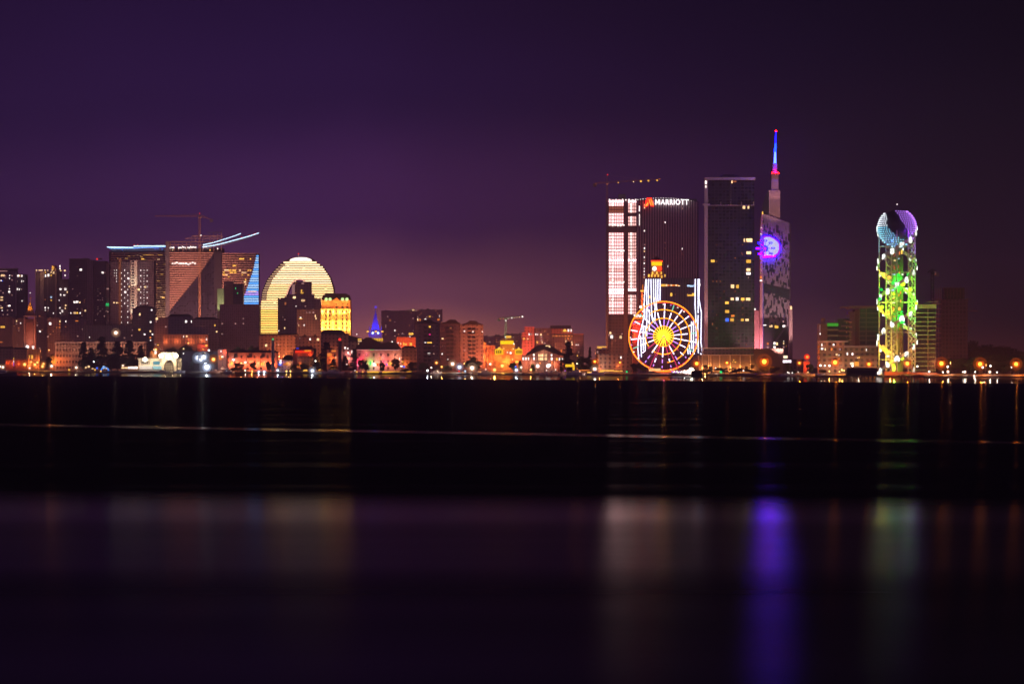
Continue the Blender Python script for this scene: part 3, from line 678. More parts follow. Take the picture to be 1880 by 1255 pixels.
for px, p in ((104, 4500), (114, 1500), (124, 700), (250, 900), (262, 900)): b.wash(px, 662, 6, p, OR)
for px in (112, 135, 160, 190, 225, 255): b.wash(px, 640, 9, 1500, (1, .42, .26))
lowrise(92, 101, 653, 70, 'small house glowing orange beside the cream hotel', F_warm, wn=[(97.6, 657, 1.6, 10, 'o')], washes=[(96, 670, 3000, OR), (99, 662, 2500, (1, .35, .02))], roof=('hip', 2, .6))

# ------------------------------------------------- white pavilion with an arched gate
pv = diff('white_stucco', (.78, .74, .66), .7, .08)
b = B('pavilion', 253, 352, 14, 'bright white floodlit pavilion with a great arched gate on the quay', 'pavilion', thick=14)
b.pbox('west_wing', pv, 254, 297, 659, None, 1); b.pbox('east_wing', pv, 323, 345, 659, None, 1)
b.pbox('west_cornice', pv, 253, 298, 657.4, 659, -.3, 15); b.pbox('east_cornice', pv, 322, 352, 658.4, 660, -.3, 15)
arch = [(297, None), (297, 651), (299, 649.5), (322, 649.5), (323.5, 651), (323.5, None), (320.4, None), (320, 672), (318.4, 666), (315, 662), (310.6, 660.4), (306, 662), (302.6, 666), (301, 672), (300.6, None)]
b.poly('gate', pv, arch, -1.5, 10)
b.pbox('gate_attic', pv, 296, 324.5, 646.5, 649.5, -2, 10)
m = MB(); m.prism([(b.x(302.6), b.h(666)), (b.x(306), b.h(662.4)), (b.x(310.6), b.h(660.8)), (b.x(315), b.h(662.4)), (b.x(318.4), b.h(666)), (b.x(320), b.h(672)), (b.x(320), 0), (b.x(301), 0), (b.x(301), b.h(672))], 3, 3.4); m.build('gate_glazing', dglass, b.root)
m = MB()
for x in (304, 307.6, 311, 314.6, 317.4): b.box(m, x, x + .7, 664, None, 2.6, 3)
for y in (667, 672): b.box(m, 301.4, 319.6, y, y + .7, 2.5, 2.9)
m.build('gate_mullion', pv, b.root)
m = MB()
for i in range(5): b.box(m, 259.6 + i*3.2, 261.8 + i*3.2, 663, 668, .9, 1.05)
for i in range(5): b.box(m, 325 + i*3.9, 327.6 + i*3.9, 663.4, 674, .9, 1.05)
m.build('wing_window', dglass, b.root)
b.pbox('blue_window', emit('aqua_light', (.2, .55, .65), .9), 281, 293, 663, 669.4, .7, 1)
b.pbox('white_screen', emit('shop_glow', (1, .82, .68), 1.4), 256, 279, 671.6, 677, -1, .9); b.pbox('aqua_panel', emit('aqua_glow', (.55, .95, .95), 1.0), 281, 298, 671.6, 677, -1, .9)
for px in (238, 244, 250): b.win(px, 674.8, 6, 3.6, 'w', -2, name='kiosk_light')
for px in (226, 232): b.win(px, 675, 5, 2, 'c', -2, name='kiosk_light')
b.pbox('kiosk', diff('kiosk_board', (.5, .3, .2)), 224, 254, 671.5, None, -1.6, 3)
b.pbox('terrace_bar', emit('bar_glow', (1, .5, .2), 1.5), 341, 360, 671.6, 674, -1.5, 0); b.pbox('terrace_roof', roofd, 339, 361, 669.6, 671.4, -2, 3)
for px, py, s in ((267, 659.6, 2.7), (296, 653, 2.6), (310, 654.6, 2.9), (324, 653, 2.6)):
    MB().ball((b.x(px), -4, b.h(py)), s).build('floodlight', emit('floodlight_lens', (1, .86, .62), 9), b.root)
    light('POINT', (WX(px, b.Y), b.Y - 8, WZ(py, b.Y)), 9000, (1, .74, .40), .6)
for px in (262, 277, 292, 304, 317, 333): b.wash(px, 670, 5, 600, (1, .66, .36))
for px in (296, 299, 337): pass
b = lowrise(275, 298, 644.6, 60, 'small house with a lit gable behind the pavilion gate', F_warm, wn=[(279, 646, 2, 5, 'o'), (285.6, 645, 3.4, 9, 'w'), (284, 641.6, 5, 2.4, 'c')], roof=('hip', 2.5, .4), washes=[(283, 652, 1200, WARM)])
b = lowrise(333, 400, 645.5, 45, 'long grey shed behind the white mast floodlights', diff('grey_shed_panel', (.11, .11, .14)), wn=[(337, 640, 2.4, 2.4, 'c'), (337, 648.6, 2, 2, 'w'), (369.6, 649.6, 1.6, 4.4, 'D'), (376, 649.6, 1.8, 5, 'c'), (379, 634, 3.6, 3, 'y'), (373, 641.2, 4, 1.6, 'y')])
b = lowrise(400, 416, 642, 80, 'narrow red-lit house between the shed and the pink terrace', diff('red_render', (.5, .18, .12)), wn=[(405.8, 644.6, 3, 3, 'w'), (404.6, 656, 5, 8, 'o')], washes=[(412, 646, 1800, (1, .2, .1))])
b = lowrise(418, 511, 647, 60, 'long pink-orange terrace with a dark roof and two rows of windows', facade('terrace_pink_render', (.62, .30, .20), (.05, .03, .03), 7.4, 6.6, .28, .45, ox=2), roof=('hip', 4.4, .86),
    wn=[(425.4, 666.6, 3.4, 5.4, 'y'), (480, 668, 2.6, 5.6, 'y'), (483.6, 668, 2.6, 5.6, 'y'), (487, 668, 1, 5, 'c'), (427.6, 660, 2.4, 2.4, 'w'), (466, 631, .9, 1, 'd'), (488, 634, 2.8, 4, 'c'), (485.4, 634, 1.4, 3, 'D')], washes=[(x, 668, 3600, (1, .26, .12)) for x in (424, 436, 449, 461, 473, 486, 500)])
for x in (430, 457, 480): b.pbox('recess_shade_panel', blackm, x, x + 6, 649, 656, -.3, .05)  # recess shade put in as black panels
# =================================================================== ring-shaped tower of light bands
b = B('ring_tower', 477, 613, 620, 'huge ring-shaped tower of glowing cream light bands with an open arch', 'tower', thick=30)
outer = [(532,474),(516,483),(503,496),(490,513),(481,535),(478,560),(478,None),(613,None),(613,535),(606,509),(593,489),(572,474)]
inner_l = lambda y: 550 - 24*math.sqrt(max(0, 1 - ((553 - min(y, 553))/40.)**2))
inner_r = lambda y: 550 + 24*math.sqrt(max(0, 1 - ((553 - min(y, 553))/40.)**2))
def out_l(y):
    t = [(474,532),(483,516),(496,503),(513,490),(535,481),(560,478),(700,478)]
    for (y0,x0),(y1,x1) in zip(t, t[1:]):
        if y <= y1: return x0 + (x1-x0)*(y-y0)/(y1-y0)
def out_r(y):
    t = [(474,572),(489,593),(509,606),(526,611.6),(535,612.7),(700,612.7)]
    for (y0,x0),(y1,x1) in zip(t, t[1:]):
        if y <= y1: return x0 + (x1-x0)*(y-y0)/(y1-y0)
body = diff('umber_ring_body', (.10, .06, .045))
ys = list(range(474, 554, 4))
left = [(out_l(y), y) for y in ys] + [(478, 560), (478, None), (526, None)] + [(inner_l(y), y) for y in (553, 545, 535, 525, 518, 514.5)] + [(550, 513)] + [(550, 474)]
right = [(550, 474), (550, 513)] + [(inner_r(y), y) for y in (514.5, 518, 525, 535, 545, 553)] + [(574, None), (613, None)] + [(out_r(y), y) for y in reversed(ys)]
b.poly('west_half', body, left, 0); b.poly('east_half', body, right, 0)
b.poly('crown', emit('ring_crown_glow', (1, .80, .66), 3.2), [(531, 479), (534, 475.6), (541, 473.2), (552, 472.2), (563, 473), (570, 475.4), (573.4, 479)], -.9, 4)
rim = MB(); pts = [(b.x(550 + 24.3*math.cos(t)), -1.2, b.h(553 - 40.5*math.sin(t))) for t in [math.pi*i/18 for i in range(19)]]
rim.path([(b.x(574.3), -1.2, b.h(580))] + pts + [(b.x(525.7), -1.2, b.h(580))], .75, 5); rim.build('arch_rim', emit('arch_rim_glow', (1, .45, .32), 1.6), b.root)
bandm = [emit('band_top', (1, .68, .38), 3.1, sample=True), emit('band_mid', (1, .64, .27), 2.9, sample=True), emit('band_low', (1, .56, .12), 2.9, sample=True)]
dimb = emit('band_dim', (.95, .55, .32), 1.1, sample=True)
py = 480.4; k = 0
while py < 618:
    m_ = bandm[0] if py < 520 else bandm[1] if py < 565 else bandm[2]
    xl, xr = out_l(py + .5) + 1, out_r(py + .5) - .5
    side = 8 if py > 484 and py < 552 else 0
    if side: b.pbox('light_band', dimb, xl, xl + side, py + .4, py + 2.4, -.5, 3); xl += side + .8
    if py + 2.7 < 514: b.pbox('light_band', m_, xl, xr, py, py + 2.55, -.9, 2)
    else:
        b.pbox('light_band', m_, xl, inner_l(py) - 1.4, py, py + 2.55, -.9, 2)
        if py < 560: b.pbox('light_band', m_, inner_r(py) + 1.4, xr, py, py + 2.55, -.9, 2)
    py += 4.22; k += 1
b.win(547.5, 465.6, 2, 2, 'r', 5, name='beacon'); b.pbox('beacon_pole', steel, 547, 548, 466.6, 472, 5, 6)
r = random.Random(2)
for _ in range(26):
    y = 480.4 + 4.22*r.randint(1, 30) + 3.1; x = r.uniform(out_l(y) + 5, out_r(y) - 3)
    if abs(x - 550) > 27 or y < 510: b.win(x, y, 3.4, 2.4, 'c', -1.0)
b.win(537.5, 531.5, 5.4, 20, K['d'], 12, name='lit_atrium')
# blocks in front of the ring
b = block(510, 545, 547, 430, 'tall grey-brown block rising before the open arch of the ring tower', F_grey, seed=2, wn=[(514, 547.4, 3, 1.6, 'c'), (524, 557, 3, 5, 'D'), (535.6, 578, 0.01, .01, 'd')])
b.wins([(533.4, 576.4, 8, 3, 'c'), (538.6, 576.2, 2.4, 3.4, 'y'), (530.4, 576.4, 1.2, 3, 'd'), (538.2, 561.6, 2, 2, 'w'), (538.2, 566, 2, 3.6, 'w'), (535.6, 591.4, 5, 3, 'c'), (530.4, 591.4, 2, 2.6, 'd'), (535, 596.4, 3.6, 2.6, 'w'), (522.6, 602, 2, 3, 'c'), (538, 602.4, 2, 2, 'd'), (534.4, 611.6, 2.6, 3, 'o'), (538, 611, 2, 2.4, 'w'), (511.8, 607, 1.6, 2, 'w'), (519.4, 582, 1.2, 2, 'd'), (523, 586.4, 1.6, 1.8, 'd')])
b = block(526, 576, 541, 445, 'stepped grey block filling the arch of the ring tower, with gold windows', F_mauve, seed=5, wn=[(553.6, 533.6, 2.2, 4.4, 'y'), (554.6, 537.6, 5, 2.4, 'y'), (542.6, 519.6, 2, 3.4, 'D'), (556, 520.2, 5, 1.8, 'd'), (543, 537.6, 2, 2, 'D'), (540.4, 546, 5, 4, 'c'), (554.6, 551.4, 2.8, 4, 'c'), (558, 551.4, 1.4, 4, 'c'), (560.4, 551.4, 1, 3.4, 'D'), (543.6, 562, 1.2, 1.4, 'w'), (560.6, 562, 3, 1.6, 'd')])
b.pbox('upper_block', F_mauve, 541, 571, 517, 541, 3); b.pbox('end_block', F_mauve, 571, 588, 548, None, 2)
b = block(545, 590, 568, 400, 'low broad block with a glowing rose wall and pale dots below its roof', F_warm, seed=6, wn=[(552, 583, 2.8, 2.6, 'w'), (552, 585, 6, 1.8, 'y'), (546.6, 593.6, 1.6, 1.6, 'd'), (548.6, 597, 1.8, 2.4, 'c'), (558.4, 596.8, 2.4, 2.8, 'w'), (568.6, 573.4, 3.4, 2.4, 'd'), (575.4, 573.4, 3.2, 2.4, 'd'), (563.4, 573.4, 1.6, 2.4, 'd'), (579, 580, 2, 5, 'c'), (580.2, 584.6, 2, 3, 'c'), (575, 567.6, 1.6, 2, 'd')])
b.spot(570, 640, 40, 570, 605, 60000, (1, .35, .2), 60)
block(476, 547, 615, 150, 'long dark-roofed terrace below the ring tower', F_low, roof=('hip', 3, .9), wn=[(489, 633.6, 3, 4, 'c'), (485, 633.6, 1.4, 3, 'D'), (511, 632.6, .8, 1, 'w')], bits=False)
b = block(543, 592, 617, 140, 'gabled brown houses with two square lit windows before the ring tower', F_low, wn=[(569.4, 622.6, 2.6, 3.2, 'w'), (583.8, 623, 4.2, 4.2, 'c'), (550.4, 621, 1.6, 1.8, 'd')], bits=False)
for px in (559, 578): MB().pyramid(b.x(px - 5), b.x(px + 5), -1, 8, b.h(619), b.h(613), .02, .02).build('gable', roofd, b.root)

# =================================================================== gold-lit grand hotel
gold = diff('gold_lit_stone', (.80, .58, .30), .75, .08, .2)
b = B('grand_hotel', 588, 644, 330, 'gold floodlit hotel with a dark mansard roof and rows of square windows', 'hotel', thick=26)
b.pbox('wall', gold, 589, 643.5, 567, None); b.pbox('upper_storey', diff('amber_stone', (.78, .42, .2)), 590, 643, 551, 567, .5)
for y, d in ((566.3, -1), (551, -.8), (586.2, -.5), (612, -.4)): b.pbox('cornice', gold, 588.4, 644, y, y + 1.2, d, 1)
MB().pyramid(b.x(590), b.x(643), 0, 26, b.h(551), b.h(541), .9, .8).build('roof', roofd, b.root)
b.pbox('roof_crest', roofd, 596, 636, 538.6, 541, 4, 20)
m = MB(); m.prism([(b.x(612), b.h(551)), (b.x(624), b.h(551)), (b.x(618), b.h(546.4))], -.4, 2); m.build('pediment', diff('amber_stone', (.78, .42, .2)), b.root)
for px in (599, 606, 629, 637): MB().ball((b.x(px), -1.2, b.h(549.2)), 1.9).build('roof_lamp', emit('lime_lamp', (.72, 1, .35), 1.8), b.root)
for y in (570.4, 577.6, 585, 592.2, 599.6, 607):
    for x in (598.4, 605.4, 617.2, 629, 636.2): b.pbox('dark_window', dglass, x - 1.3, x + 1.3, y - .3, y + 3.3, -.75, .3)
for x in (617.6, 629, 637.6): b.pbox('dark_window', dglass, x - 1.8, x + 1.8, 562, 565.4, .35, .7); b.pbox('dark_window', dglass, x - 1.4, x + 1.4, 557.4, 559, .35, .7)
m = MB()
for x in (592, 602, 611.4, 623, 632.8, 641.6): b.box(m, x - 1.7, x + 1.7, 568, 608, -.7, -.05)
m.build('pilaster', gold, b.root)
for x in (592, 602, 611.4, 623, 632.8, 641.6):
    b.wash(x, 572.5, 2.6, 2000, (1, .62, .14)); b.wash(x, 603, 2.6, 2200, (1, .62, .14)); b.wash(x, 592, 2.8, 1400, (1, .62, .12))
for x in (598, 618, 636): b.wash(x, 556, 4, 1800, (1, .3, .06))
b.spot(600, 640, 34, 606, 590, 90000, (1, .40, .03), 80); b.spot(636, 640, 34, 628, 590, 90000, (1, .40, .03), 80)

# =================================================================== dark mansard houses and the seafront below them
b = B('mansard_house', 588, 672, 110, 'tall shaded house with a domed mansard roof stepping down eastwards before the gold hotel', 'house', 'old town houses', thick=16)
b.pbox('wall', F_low, 589, 640, 612, None); b.pbox('east_wing', F_low, 640.3, 680, 627, None, 1)
b.poly('roof', roofd, [(588, 612.5), (592, 607), (597, 605.4), (624, 605.2), (629, 608), (633, 612), (640, 614.5)], -.8, 16)
b.poly('east_roof', roofd, [(640.2, 627), (640.2, 615), (652, 618), (664, 621), (668, 627)], 0, 15)
b.poly('gabled_bay', F_low, [(592, None), (592, 622), (597, 617), (602, 622), (602, None)], -1.6, -.1)
b.wins([(660.4, 622.6, 7, 2.6, 'y'), (661, 626, 7, 1.4, 'c'), (661.4, 632.4, 6.4, 4, 'c'), (670, 632.6, 1.6, 4.4, 'c'), (655, 613.4, 1.4, 1.6, 'w')])
for px in (605, 618): b.wash(px, 650, 5, 1800, (1, .25, .08))
b = B('red_lit_restaurant', 536, 578, 55, 'low restaurant with a red neon-lit awning under a dark roof', 'restaurant', 'low buildings along the waterfront', thick=10)
b.pbox('wall', diff('brown_render', (.3, .18, .12)), 538, 577, 641, None)
b.poly('roof', roofd, [(540, 641), (546, 636.5), (572, 635.6), (578, 641)], -1.5, 10)
b.pbox('neon_awning', emit('neon_red', (1, .035, .01), 1.4), 542, 572, 643.4, 647.6, -2, -.2); b.pbox('sign_strip', emit('neon_amber', (1, .28, .02), 1.5), 559, 571, 642.4, 645, -2.4, -2.05)
b.pbox('blue_sign', emit('neon_blue', (.08, .06, .9), .8), 544, 549, 638, 640.6, -1.9, -1.6)
b.wash(570, 650, 3, 1400, (1, .1, .02)); b.wash(550, 650, 3, 500, (1, .1, .02))
lowrise(509, 545, 662, 30, 'low pink-lit shopfront beside the green-topped harbour mast', F_warm, wn=[(524, 668, 8, 4, 'o'), (527, 667, 3, 3, 'y'), (515, 664, 3, 8, 'w'), (514, 668.6, 5, 4, 'b')], washes=[(518, 666, 700, (.3, .1, 1)), (530, 668, 1200, WARM)])
lowrise(545, 592, 655, 32, 'low orange-lit shops behind dark pines', F_warm, wn=[(549, 672, 8, 3, 'o'), (560.4, 679.6, 8, 2.6, 'y'), (578, 667, 2, 8, 'c'), (585, 668, 5, 9, 'y'), (586.4, 676, 5, 6, 'y'), (575, 674, 4, 3, 'y')], washes=[(583, 668, 2200, (1, .4, .06)), (552, 670, 1500, OR)])
b = lowrise(600, 654, 642, 34, 'pink and orange lit terrace glimpsed through the pines beside the red-topped mast', facade('rose_render', (.5, .28, .22), (.05, .03, .03), 5, 5, .4, .5), roof=None,
    wn=[(605, 651, 8, 6, 'o'), (613, 644, 8, 3, 'o'), (616.6, 656, 1.6, 4, 'c'), (615, 663.4, 3, 2, 'c'), (612, 677, 6, 8, 'y'), (633.6, 638.4, 3, 3.4, 'w'), (638.4, 639.4, 2.4, 2.6, 'w'), (639, 647, 2, 3, 'w'), (646, 646, 1.2, 6, 'w'), (639, 657.6, 4, 2, 'y'), (632.6, 664, 3, 4, 'y'), (636, 669, 3, 2, 'w'), (643.6, 669.6, 6, 3, 'o'), (639.6, 662.6, 8, 1.2, 'd')],
    washes=[(610, 660, 2600, OR), (640, 660, 2200, (1, .3, .3)), (640, 650, 1200, (1, .5, .5)), (612, 674, 2200, (1, .35, .03))])
# theatre with the blue spire
b = B('spired_church', 672, 706, 240, 'church tower with blue-lit spire and corner pinnacles above a gold arcade', 'church', thick=14)
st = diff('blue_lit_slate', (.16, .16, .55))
b.pbox('tower', st, 677, 701, 612, None, 0, 12); b.pbox('gallery', emit('gold_arcade', (1, .55, .04), 1.3), 679, 703, 620.6, 626, -1, 0)
m = MB()
for i in range(8): b.box(m, 679.6 + i*3, 680.5 + i*3, 620.4, 626.4, -1.2, -1.02)
m.build('gallery_column', diff('brown_render', (.3, .18, .12)), b.root)
MB().pyramid(b.x(679.6), b.x(698.4), 0, 12, b.h(614), b.h(569), .02, .02).build('spire', st, b.root)
m = MB(); m.tube((b.x(689), 6, b.h(570)), (b.x(689), 6, b.h(561)), .35); m.build('finial', st, b.root); MB().ball((b.x(689.4), 6, b.h(563.5)), 1.5).build('finial_ball', emit('violet_ball', (.18, .08, 1), .9), b.root)
for x in (678, 700):
    m = MB(); m.pyramid(b.x(x - 1.4), b.x(x + 1.4), -1, 1, b.h(611), b.h(597), .02, .02); b.box(m, x - 1.4, x + 1.4, 611, 616, -1, 1); m.build('pinnacle', st, b.root)
for x in (675.4, 690, 702): b.win(x, 608.4, 4, 2.4, 'y', -1.2, name='ledge_lamp')
for x in (684.4, 694.4):
    MB().ball((b.x(x), -1.6, b.h(611)), 1.2).build('uplight', emit('blue_uplight', (.45, .6, 1), 5), b.root); b.spot(x, 613, 5, x + (689 - x)*.3, 590, 26000, (.03, .05, 1), 80)
b.spot(689, 640, 40, 689, 596, 60000, (.03, .02, 1), 45)
b.wins([(700, 576.6, 1.6, 3.4, 'w'), (700, 582.4, 1.6, 3, 'w'), (692.8, 586.2, 1.6, 1.6, 'd')][2:])
# long mansard palace
b = B('mansard_palace', 654, 742, 60, 'long pale palace with a dark mansard roof and coloured lights along its ground floor', 'palace', 'old town houses', thick=16)
b.pbox('wall', facade('palace_stucco', (.60, .40, .35), (.06, .04, .05), 7.6, 7.2, .26, .42, ox=3), 655, 738, 642.6, None)
b.pbox('cornice', diff('cream_stone', (.66, .5, .42)), 654, 739, 641, 642.6, -.8)
b.poly('roof', roofd, [(652, 641), (656, 634), (668, 622), (672, 619.4), (680, 619.6), (692, 625.5), (702, 629.4), (712, 627.4), (724, 627.8), (730, 631), (733.6, 637), (738, 641)], 0, 15)
m = MB()
for x in (662, 684, 712):
    b.box(m, x - 2, x + 2, 633.4, 638, -.9, 1)
m.build('dormer', roofd, b.root)
b.pbox('pink_cornice_light', emit('pink_line', (1, .35, .35), .8), 655, 679, 641.4, 642.6, -1, -.82); b.pbox('green_cornice_light', emit('green_line', (.2, .9, .2), .8), 679.2, 686, 641.4, 642.6, -1, -.82); b.pbox('white_cornice_light', emit('rose_line', (1, .55, .6), .7), 686.2, 734, 641.8, 642.6, -1, -.82)
for px, py, p, c in ((658, 667, 1900, (1, .02, .25)), (664, 664, 1700, (1, .02, .06)), (680, 666, 1700, (.02, 1, .12)), (687, 670, 1600, (1, .8, .8)), (693, 668, 1500, (1, .2, .05)), (709, 667, 1300, (1, .1, .3)), (716, 668, 1600, (1, .3, .06)), (700, 655, 1200, (1, .3, .28)), (725, 655, 1400, (1, .4, .25)), (672, 650, 900, (1, .2, .25)), (733, 660, 900, (1, .5, .3))): b.wash(px, py, 3.6, p, c)
b.wins([(657.4, 669, 2, 4.4, 'w'), (680.2, 667, 2.4, 6, 'g'), (686.6, 668.6, 3.6, 6, 'w'), (693.4, 669, 3.4, 5, 'o'), (710, 669, 2.4, 3.4, 'v'), (714, 667, 3, 5, 'y'), (717.4, 667, 3, 5, 'y'), (733.6, 658, 1.4, 4, 'w'), (698, 657, 1.4, 3.6, 'y'), (704.4, 663, 2.4, 2, 'm'), (720, 627, 1.8, 1.8, 'w'), (739.6, 644, 2, 1, 'w')])
lowrise(738, 764, 638, 70, 'low shaded house with a sloping roof between the palace and the triple tower blocks', F_low, roof=('hip', 3, .5), wn=[(739, 664, 3, 3, 'y'), (742, 667.6, 2.6, 3, 'o'), (737, 672, 4, 2.6, 'w'), (741.4, 673, 4, 2.8, 'b'), (750, 671, 3, 3, 'o')], washes=[(745, 668, 1600, OR)])
b = B('light_line_wall', 672, 756, 10, 'low quay wall with a broken gold light line below the mansard palace', 'wall', thick=2)
b.pbox('wall', concd, 660, 758, 684, None, 0, 2)
for x0, x1 in ((674.6, 695.8), (701.6, 733.8), (746.4, 755.4)): b.pbox('light_line', emit('gold_line', (1, .50, .03), 1.7), x0, x1, 681.6, 683.8, -.4, .4)
for x in (655, 666, 740.6, 725): b.win(x, 682.4, 2.6, 2, 'y', -.6, name='step_lamp')
# hazy towers behind
F_hazy = facade('far_hazed_render', (.66, .36, .34), (.30, .17, .18), 3.4, 3.2, .4, .4)  # haze veil put into these paler wall and window colours
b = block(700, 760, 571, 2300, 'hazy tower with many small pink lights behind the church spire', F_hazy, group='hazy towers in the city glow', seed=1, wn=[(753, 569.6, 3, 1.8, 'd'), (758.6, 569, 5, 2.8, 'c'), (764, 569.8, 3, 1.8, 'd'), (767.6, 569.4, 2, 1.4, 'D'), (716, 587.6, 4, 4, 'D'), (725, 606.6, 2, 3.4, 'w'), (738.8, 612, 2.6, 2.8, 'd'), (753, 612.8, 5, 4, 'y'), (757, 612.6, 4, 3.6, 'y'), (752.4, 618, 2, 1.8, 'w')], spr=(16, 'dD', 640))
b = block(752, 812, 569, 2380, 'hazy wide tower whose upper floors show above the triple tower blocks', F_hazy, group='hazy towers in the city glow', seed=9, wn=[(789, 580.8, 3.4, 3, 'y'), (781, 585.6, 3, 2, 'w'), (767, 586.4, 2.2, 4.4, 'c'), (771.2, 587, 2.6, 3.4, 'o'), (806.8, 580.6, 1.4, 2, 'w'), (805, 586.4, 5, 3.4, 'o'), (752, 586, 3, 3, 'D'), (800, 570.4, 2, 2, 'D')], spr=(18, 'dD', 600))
b = block(728, 764, 619, 160, 'orange-glowing office front between the palace roof and the triple tower blocks', diff('orange_office_render', (.6, .26, .16)), wn=[(735.6, 630.6, 1.8, 4, 'c'), (741.4, 631, 3, 5, 'y'), (745.4, 632, 2, 3.6, 'y'), (754.2, 631.4, 4.6, 5, 'y'), (731, 629.4, 2.4, 2.4, 'w'), (735, 637, 4, 1.8, 'd'), (742, 637, 4, 1.4, 'd')], bits=False)
b.spot(745, 650, 30, 745, 625, 90000, (1, .18, .06), 80)

# =================================================================== three linked tower blocks
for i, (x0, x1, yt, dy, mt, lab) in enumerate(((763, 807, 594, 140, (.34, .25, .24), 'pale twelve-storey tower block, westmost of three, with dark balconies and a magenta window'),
        (807.5, 845, 594, 165, (.15, .10, .14), 'darker middle block of the three twelve-storey towers'),
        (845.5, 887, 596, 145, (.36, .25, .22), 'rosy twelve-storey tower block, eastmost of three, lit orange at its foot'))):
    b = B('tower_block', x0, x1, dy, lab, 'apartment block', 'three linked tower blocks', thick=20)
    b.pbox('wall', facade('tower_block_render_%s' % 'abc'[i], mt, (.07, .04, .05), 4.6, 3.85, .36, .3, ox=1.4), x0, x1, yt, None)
    b.poly('roof', roofd, [(x0 - 1, yt), (x0 + 12, yt - 4), (x0 + 17, yt - 7.6), (x0 + 29, yt - 7), (x0 + 32, yt - 4), (x1 + 1, yt)], -1, 21)
    m = MB(); fr = MB()
    cx = (x0 + x1)/2
    for k in range(9):
        y = yt + 5 + k*7.5
        for xa, xb in ((cx - 7, cx - 1), (cx + .6, cx + 6.4)): b.pbox('recess_shade_panel', blackm, xa, xb, y, y + 4.4, -.06, .5)  # shade inside each recess put in as a black panel
        b.pbox('balcony_front', diff('balcony_front_%s' % 'abc'[i], tuple(c*1.1 for c in mt)), cx - 7.6, cx + 7, y + 4.6, y + 6.2, -1.3, -.05)
    if i == 0: b.wins([(789, 599.6, 3.4, 3, 'y'), (789, 613.4, 3.2, 3, 'm'), (781, 627.8, 3.2, 3.2, 'w'), (788.6, 628.6, 8.4, 2.2, 'y'), (789, 634.6, 1.2, 3, 'D'), (787.6, 649, 4.6, 2.8, 'w'), (796.4, 649, 2.8, 1.6, 'd'), (796.6, 634.6, 2, 1, 'd')])
    if i == 1: b.wins([(812.6, 621.4, 3.6, 2, 'c'), (811.8, 649.4, 2.2, 2.2, 'w'), (812, 635, 1.8, 1, 'd'), (822.4, 659.4, 1.2, 1.4, 'w'), (827.6, 602, 4, 2.4, 'D')])
    if i == 2:
        b.wins([(852.8, 607.8, 3, 2.4, 'w'), (868.4, 608.6, 2, 3, 'w'), (885.4, 608.8, 1.2, 2, 'w'), (853.2, 643, 3, 1.6, 'd'), (868.6, 614.6, 6, 1.4, 'D'), (868, 625, 6, 1.2, 'D')])
        b.spot(880, 676, 26, 878, 645, 60000, (1, .2, .08), 80); b.spot(856, 680, 30, 860, 635, 26000, (1, .25, .12), 70)
    else: b.spot(cx, 684, 34, cx, 645, 20000 if i == 0 else 4000, (1, .5, .35), 80)

# =================================================================== harbour masts and the small crane
def mast(px, ptop, dy, label, col=None, lampr=1.4, pw=2.4, lattice=True, mat=None, name='harbour_mast'):
    Y = Ysh(px) + dy; X = WX(px, Y); H = WZ(ptop, Y) - GZ
    rt = empty(name, (X, Y, GZ), label, 'mast' if name == 'harbour_mast' else 'flagpole', 'masts along the waterfront')
    q = pw*Y/F; m = MB()
    if lattice:
        for sx, sy in ((-1,-1),(1,-1),(1,1),(-1,1)): m.tube((sx*q, sy*q, 0), (sx*q*.85, sy*q*.85, H), .34, 4)
        z = 0; f = 1
        while z < H - 4: m.tube((-q*f, -q, z), (q*f, -q, z+4), .2, 4); m.tube((q, -q*f, z), (q, q*f, z+4), .2, 4); z += 4; f = -f
        m.build('lattice_shaft', mat or steel, rt); MB().box(-q*.7, q*.7, -q*.7, q*.7, 0, H - 1).build('ladder_core', diff('grey_green_steel', (.14, .16, .15)), rt)
        MB().box(-q*1.1, q*1.1, -q*1.1, q*1.1, H - .6, H).build('platform', steel, rt)
    else:
        m.tube((0, 0, 0), (0, 0, H), .28, 6, .14); m.build('pole', mat or blackm, rt); MB().lathe([(.9, 0), (.7, .5), (.3, .8)]).build('base', concd, rt)
    if col: MB().ball((0, -.4, H + lampr*.8), lampr).build('mast_lamp', K[col], rt)
    return rt
mast(501, 624, 8, 'grey-green lattice mast with a green lamp on top', 'g', 1.1, 2.3)
mast(624, 625, 6, 'dark lattice mast with a red lamp on top', 'r', 1.5, 2.5, mat=blackm)
r_ = mast(408.5, 590, 12, 'tall dark pole mast with crosstrees beside the white quay tent', None, lattice=False)
for y in (597, 601, 610): MB().box(-1.6, 1.6, -.2, .2, WZ(y, r_.location.y) - GZ, WZ(y, r_.location.y) - GZ + .5).build('crosstree', blackm, r_)
r_ = mast(453, 600, 14, 'thin dark pole mast in front of the pink-orange terrace', None, lattice=False); MB().box(-2.4, 2.4, -.2, .2, WZ(644.6, r_.location.y) - GZ, WZ(644, r_.location.y) - GZ).build('crosstree', blackm, r_)
mast(326.5, 596, 40, 'thin dark pole standing over the orange-framed building', None, lattice=False)
for i, px in enumerate((984, 999.4, 1016)): mast(px, 616 + (i == 1)*-2, 16, ('black flagpole before the gable hall, west of its door', 'black flagpole on the centre line of the gable hall', 'black flagpole before the gable hall, east of its door')[i], None, lattice=False, name='flagpole')
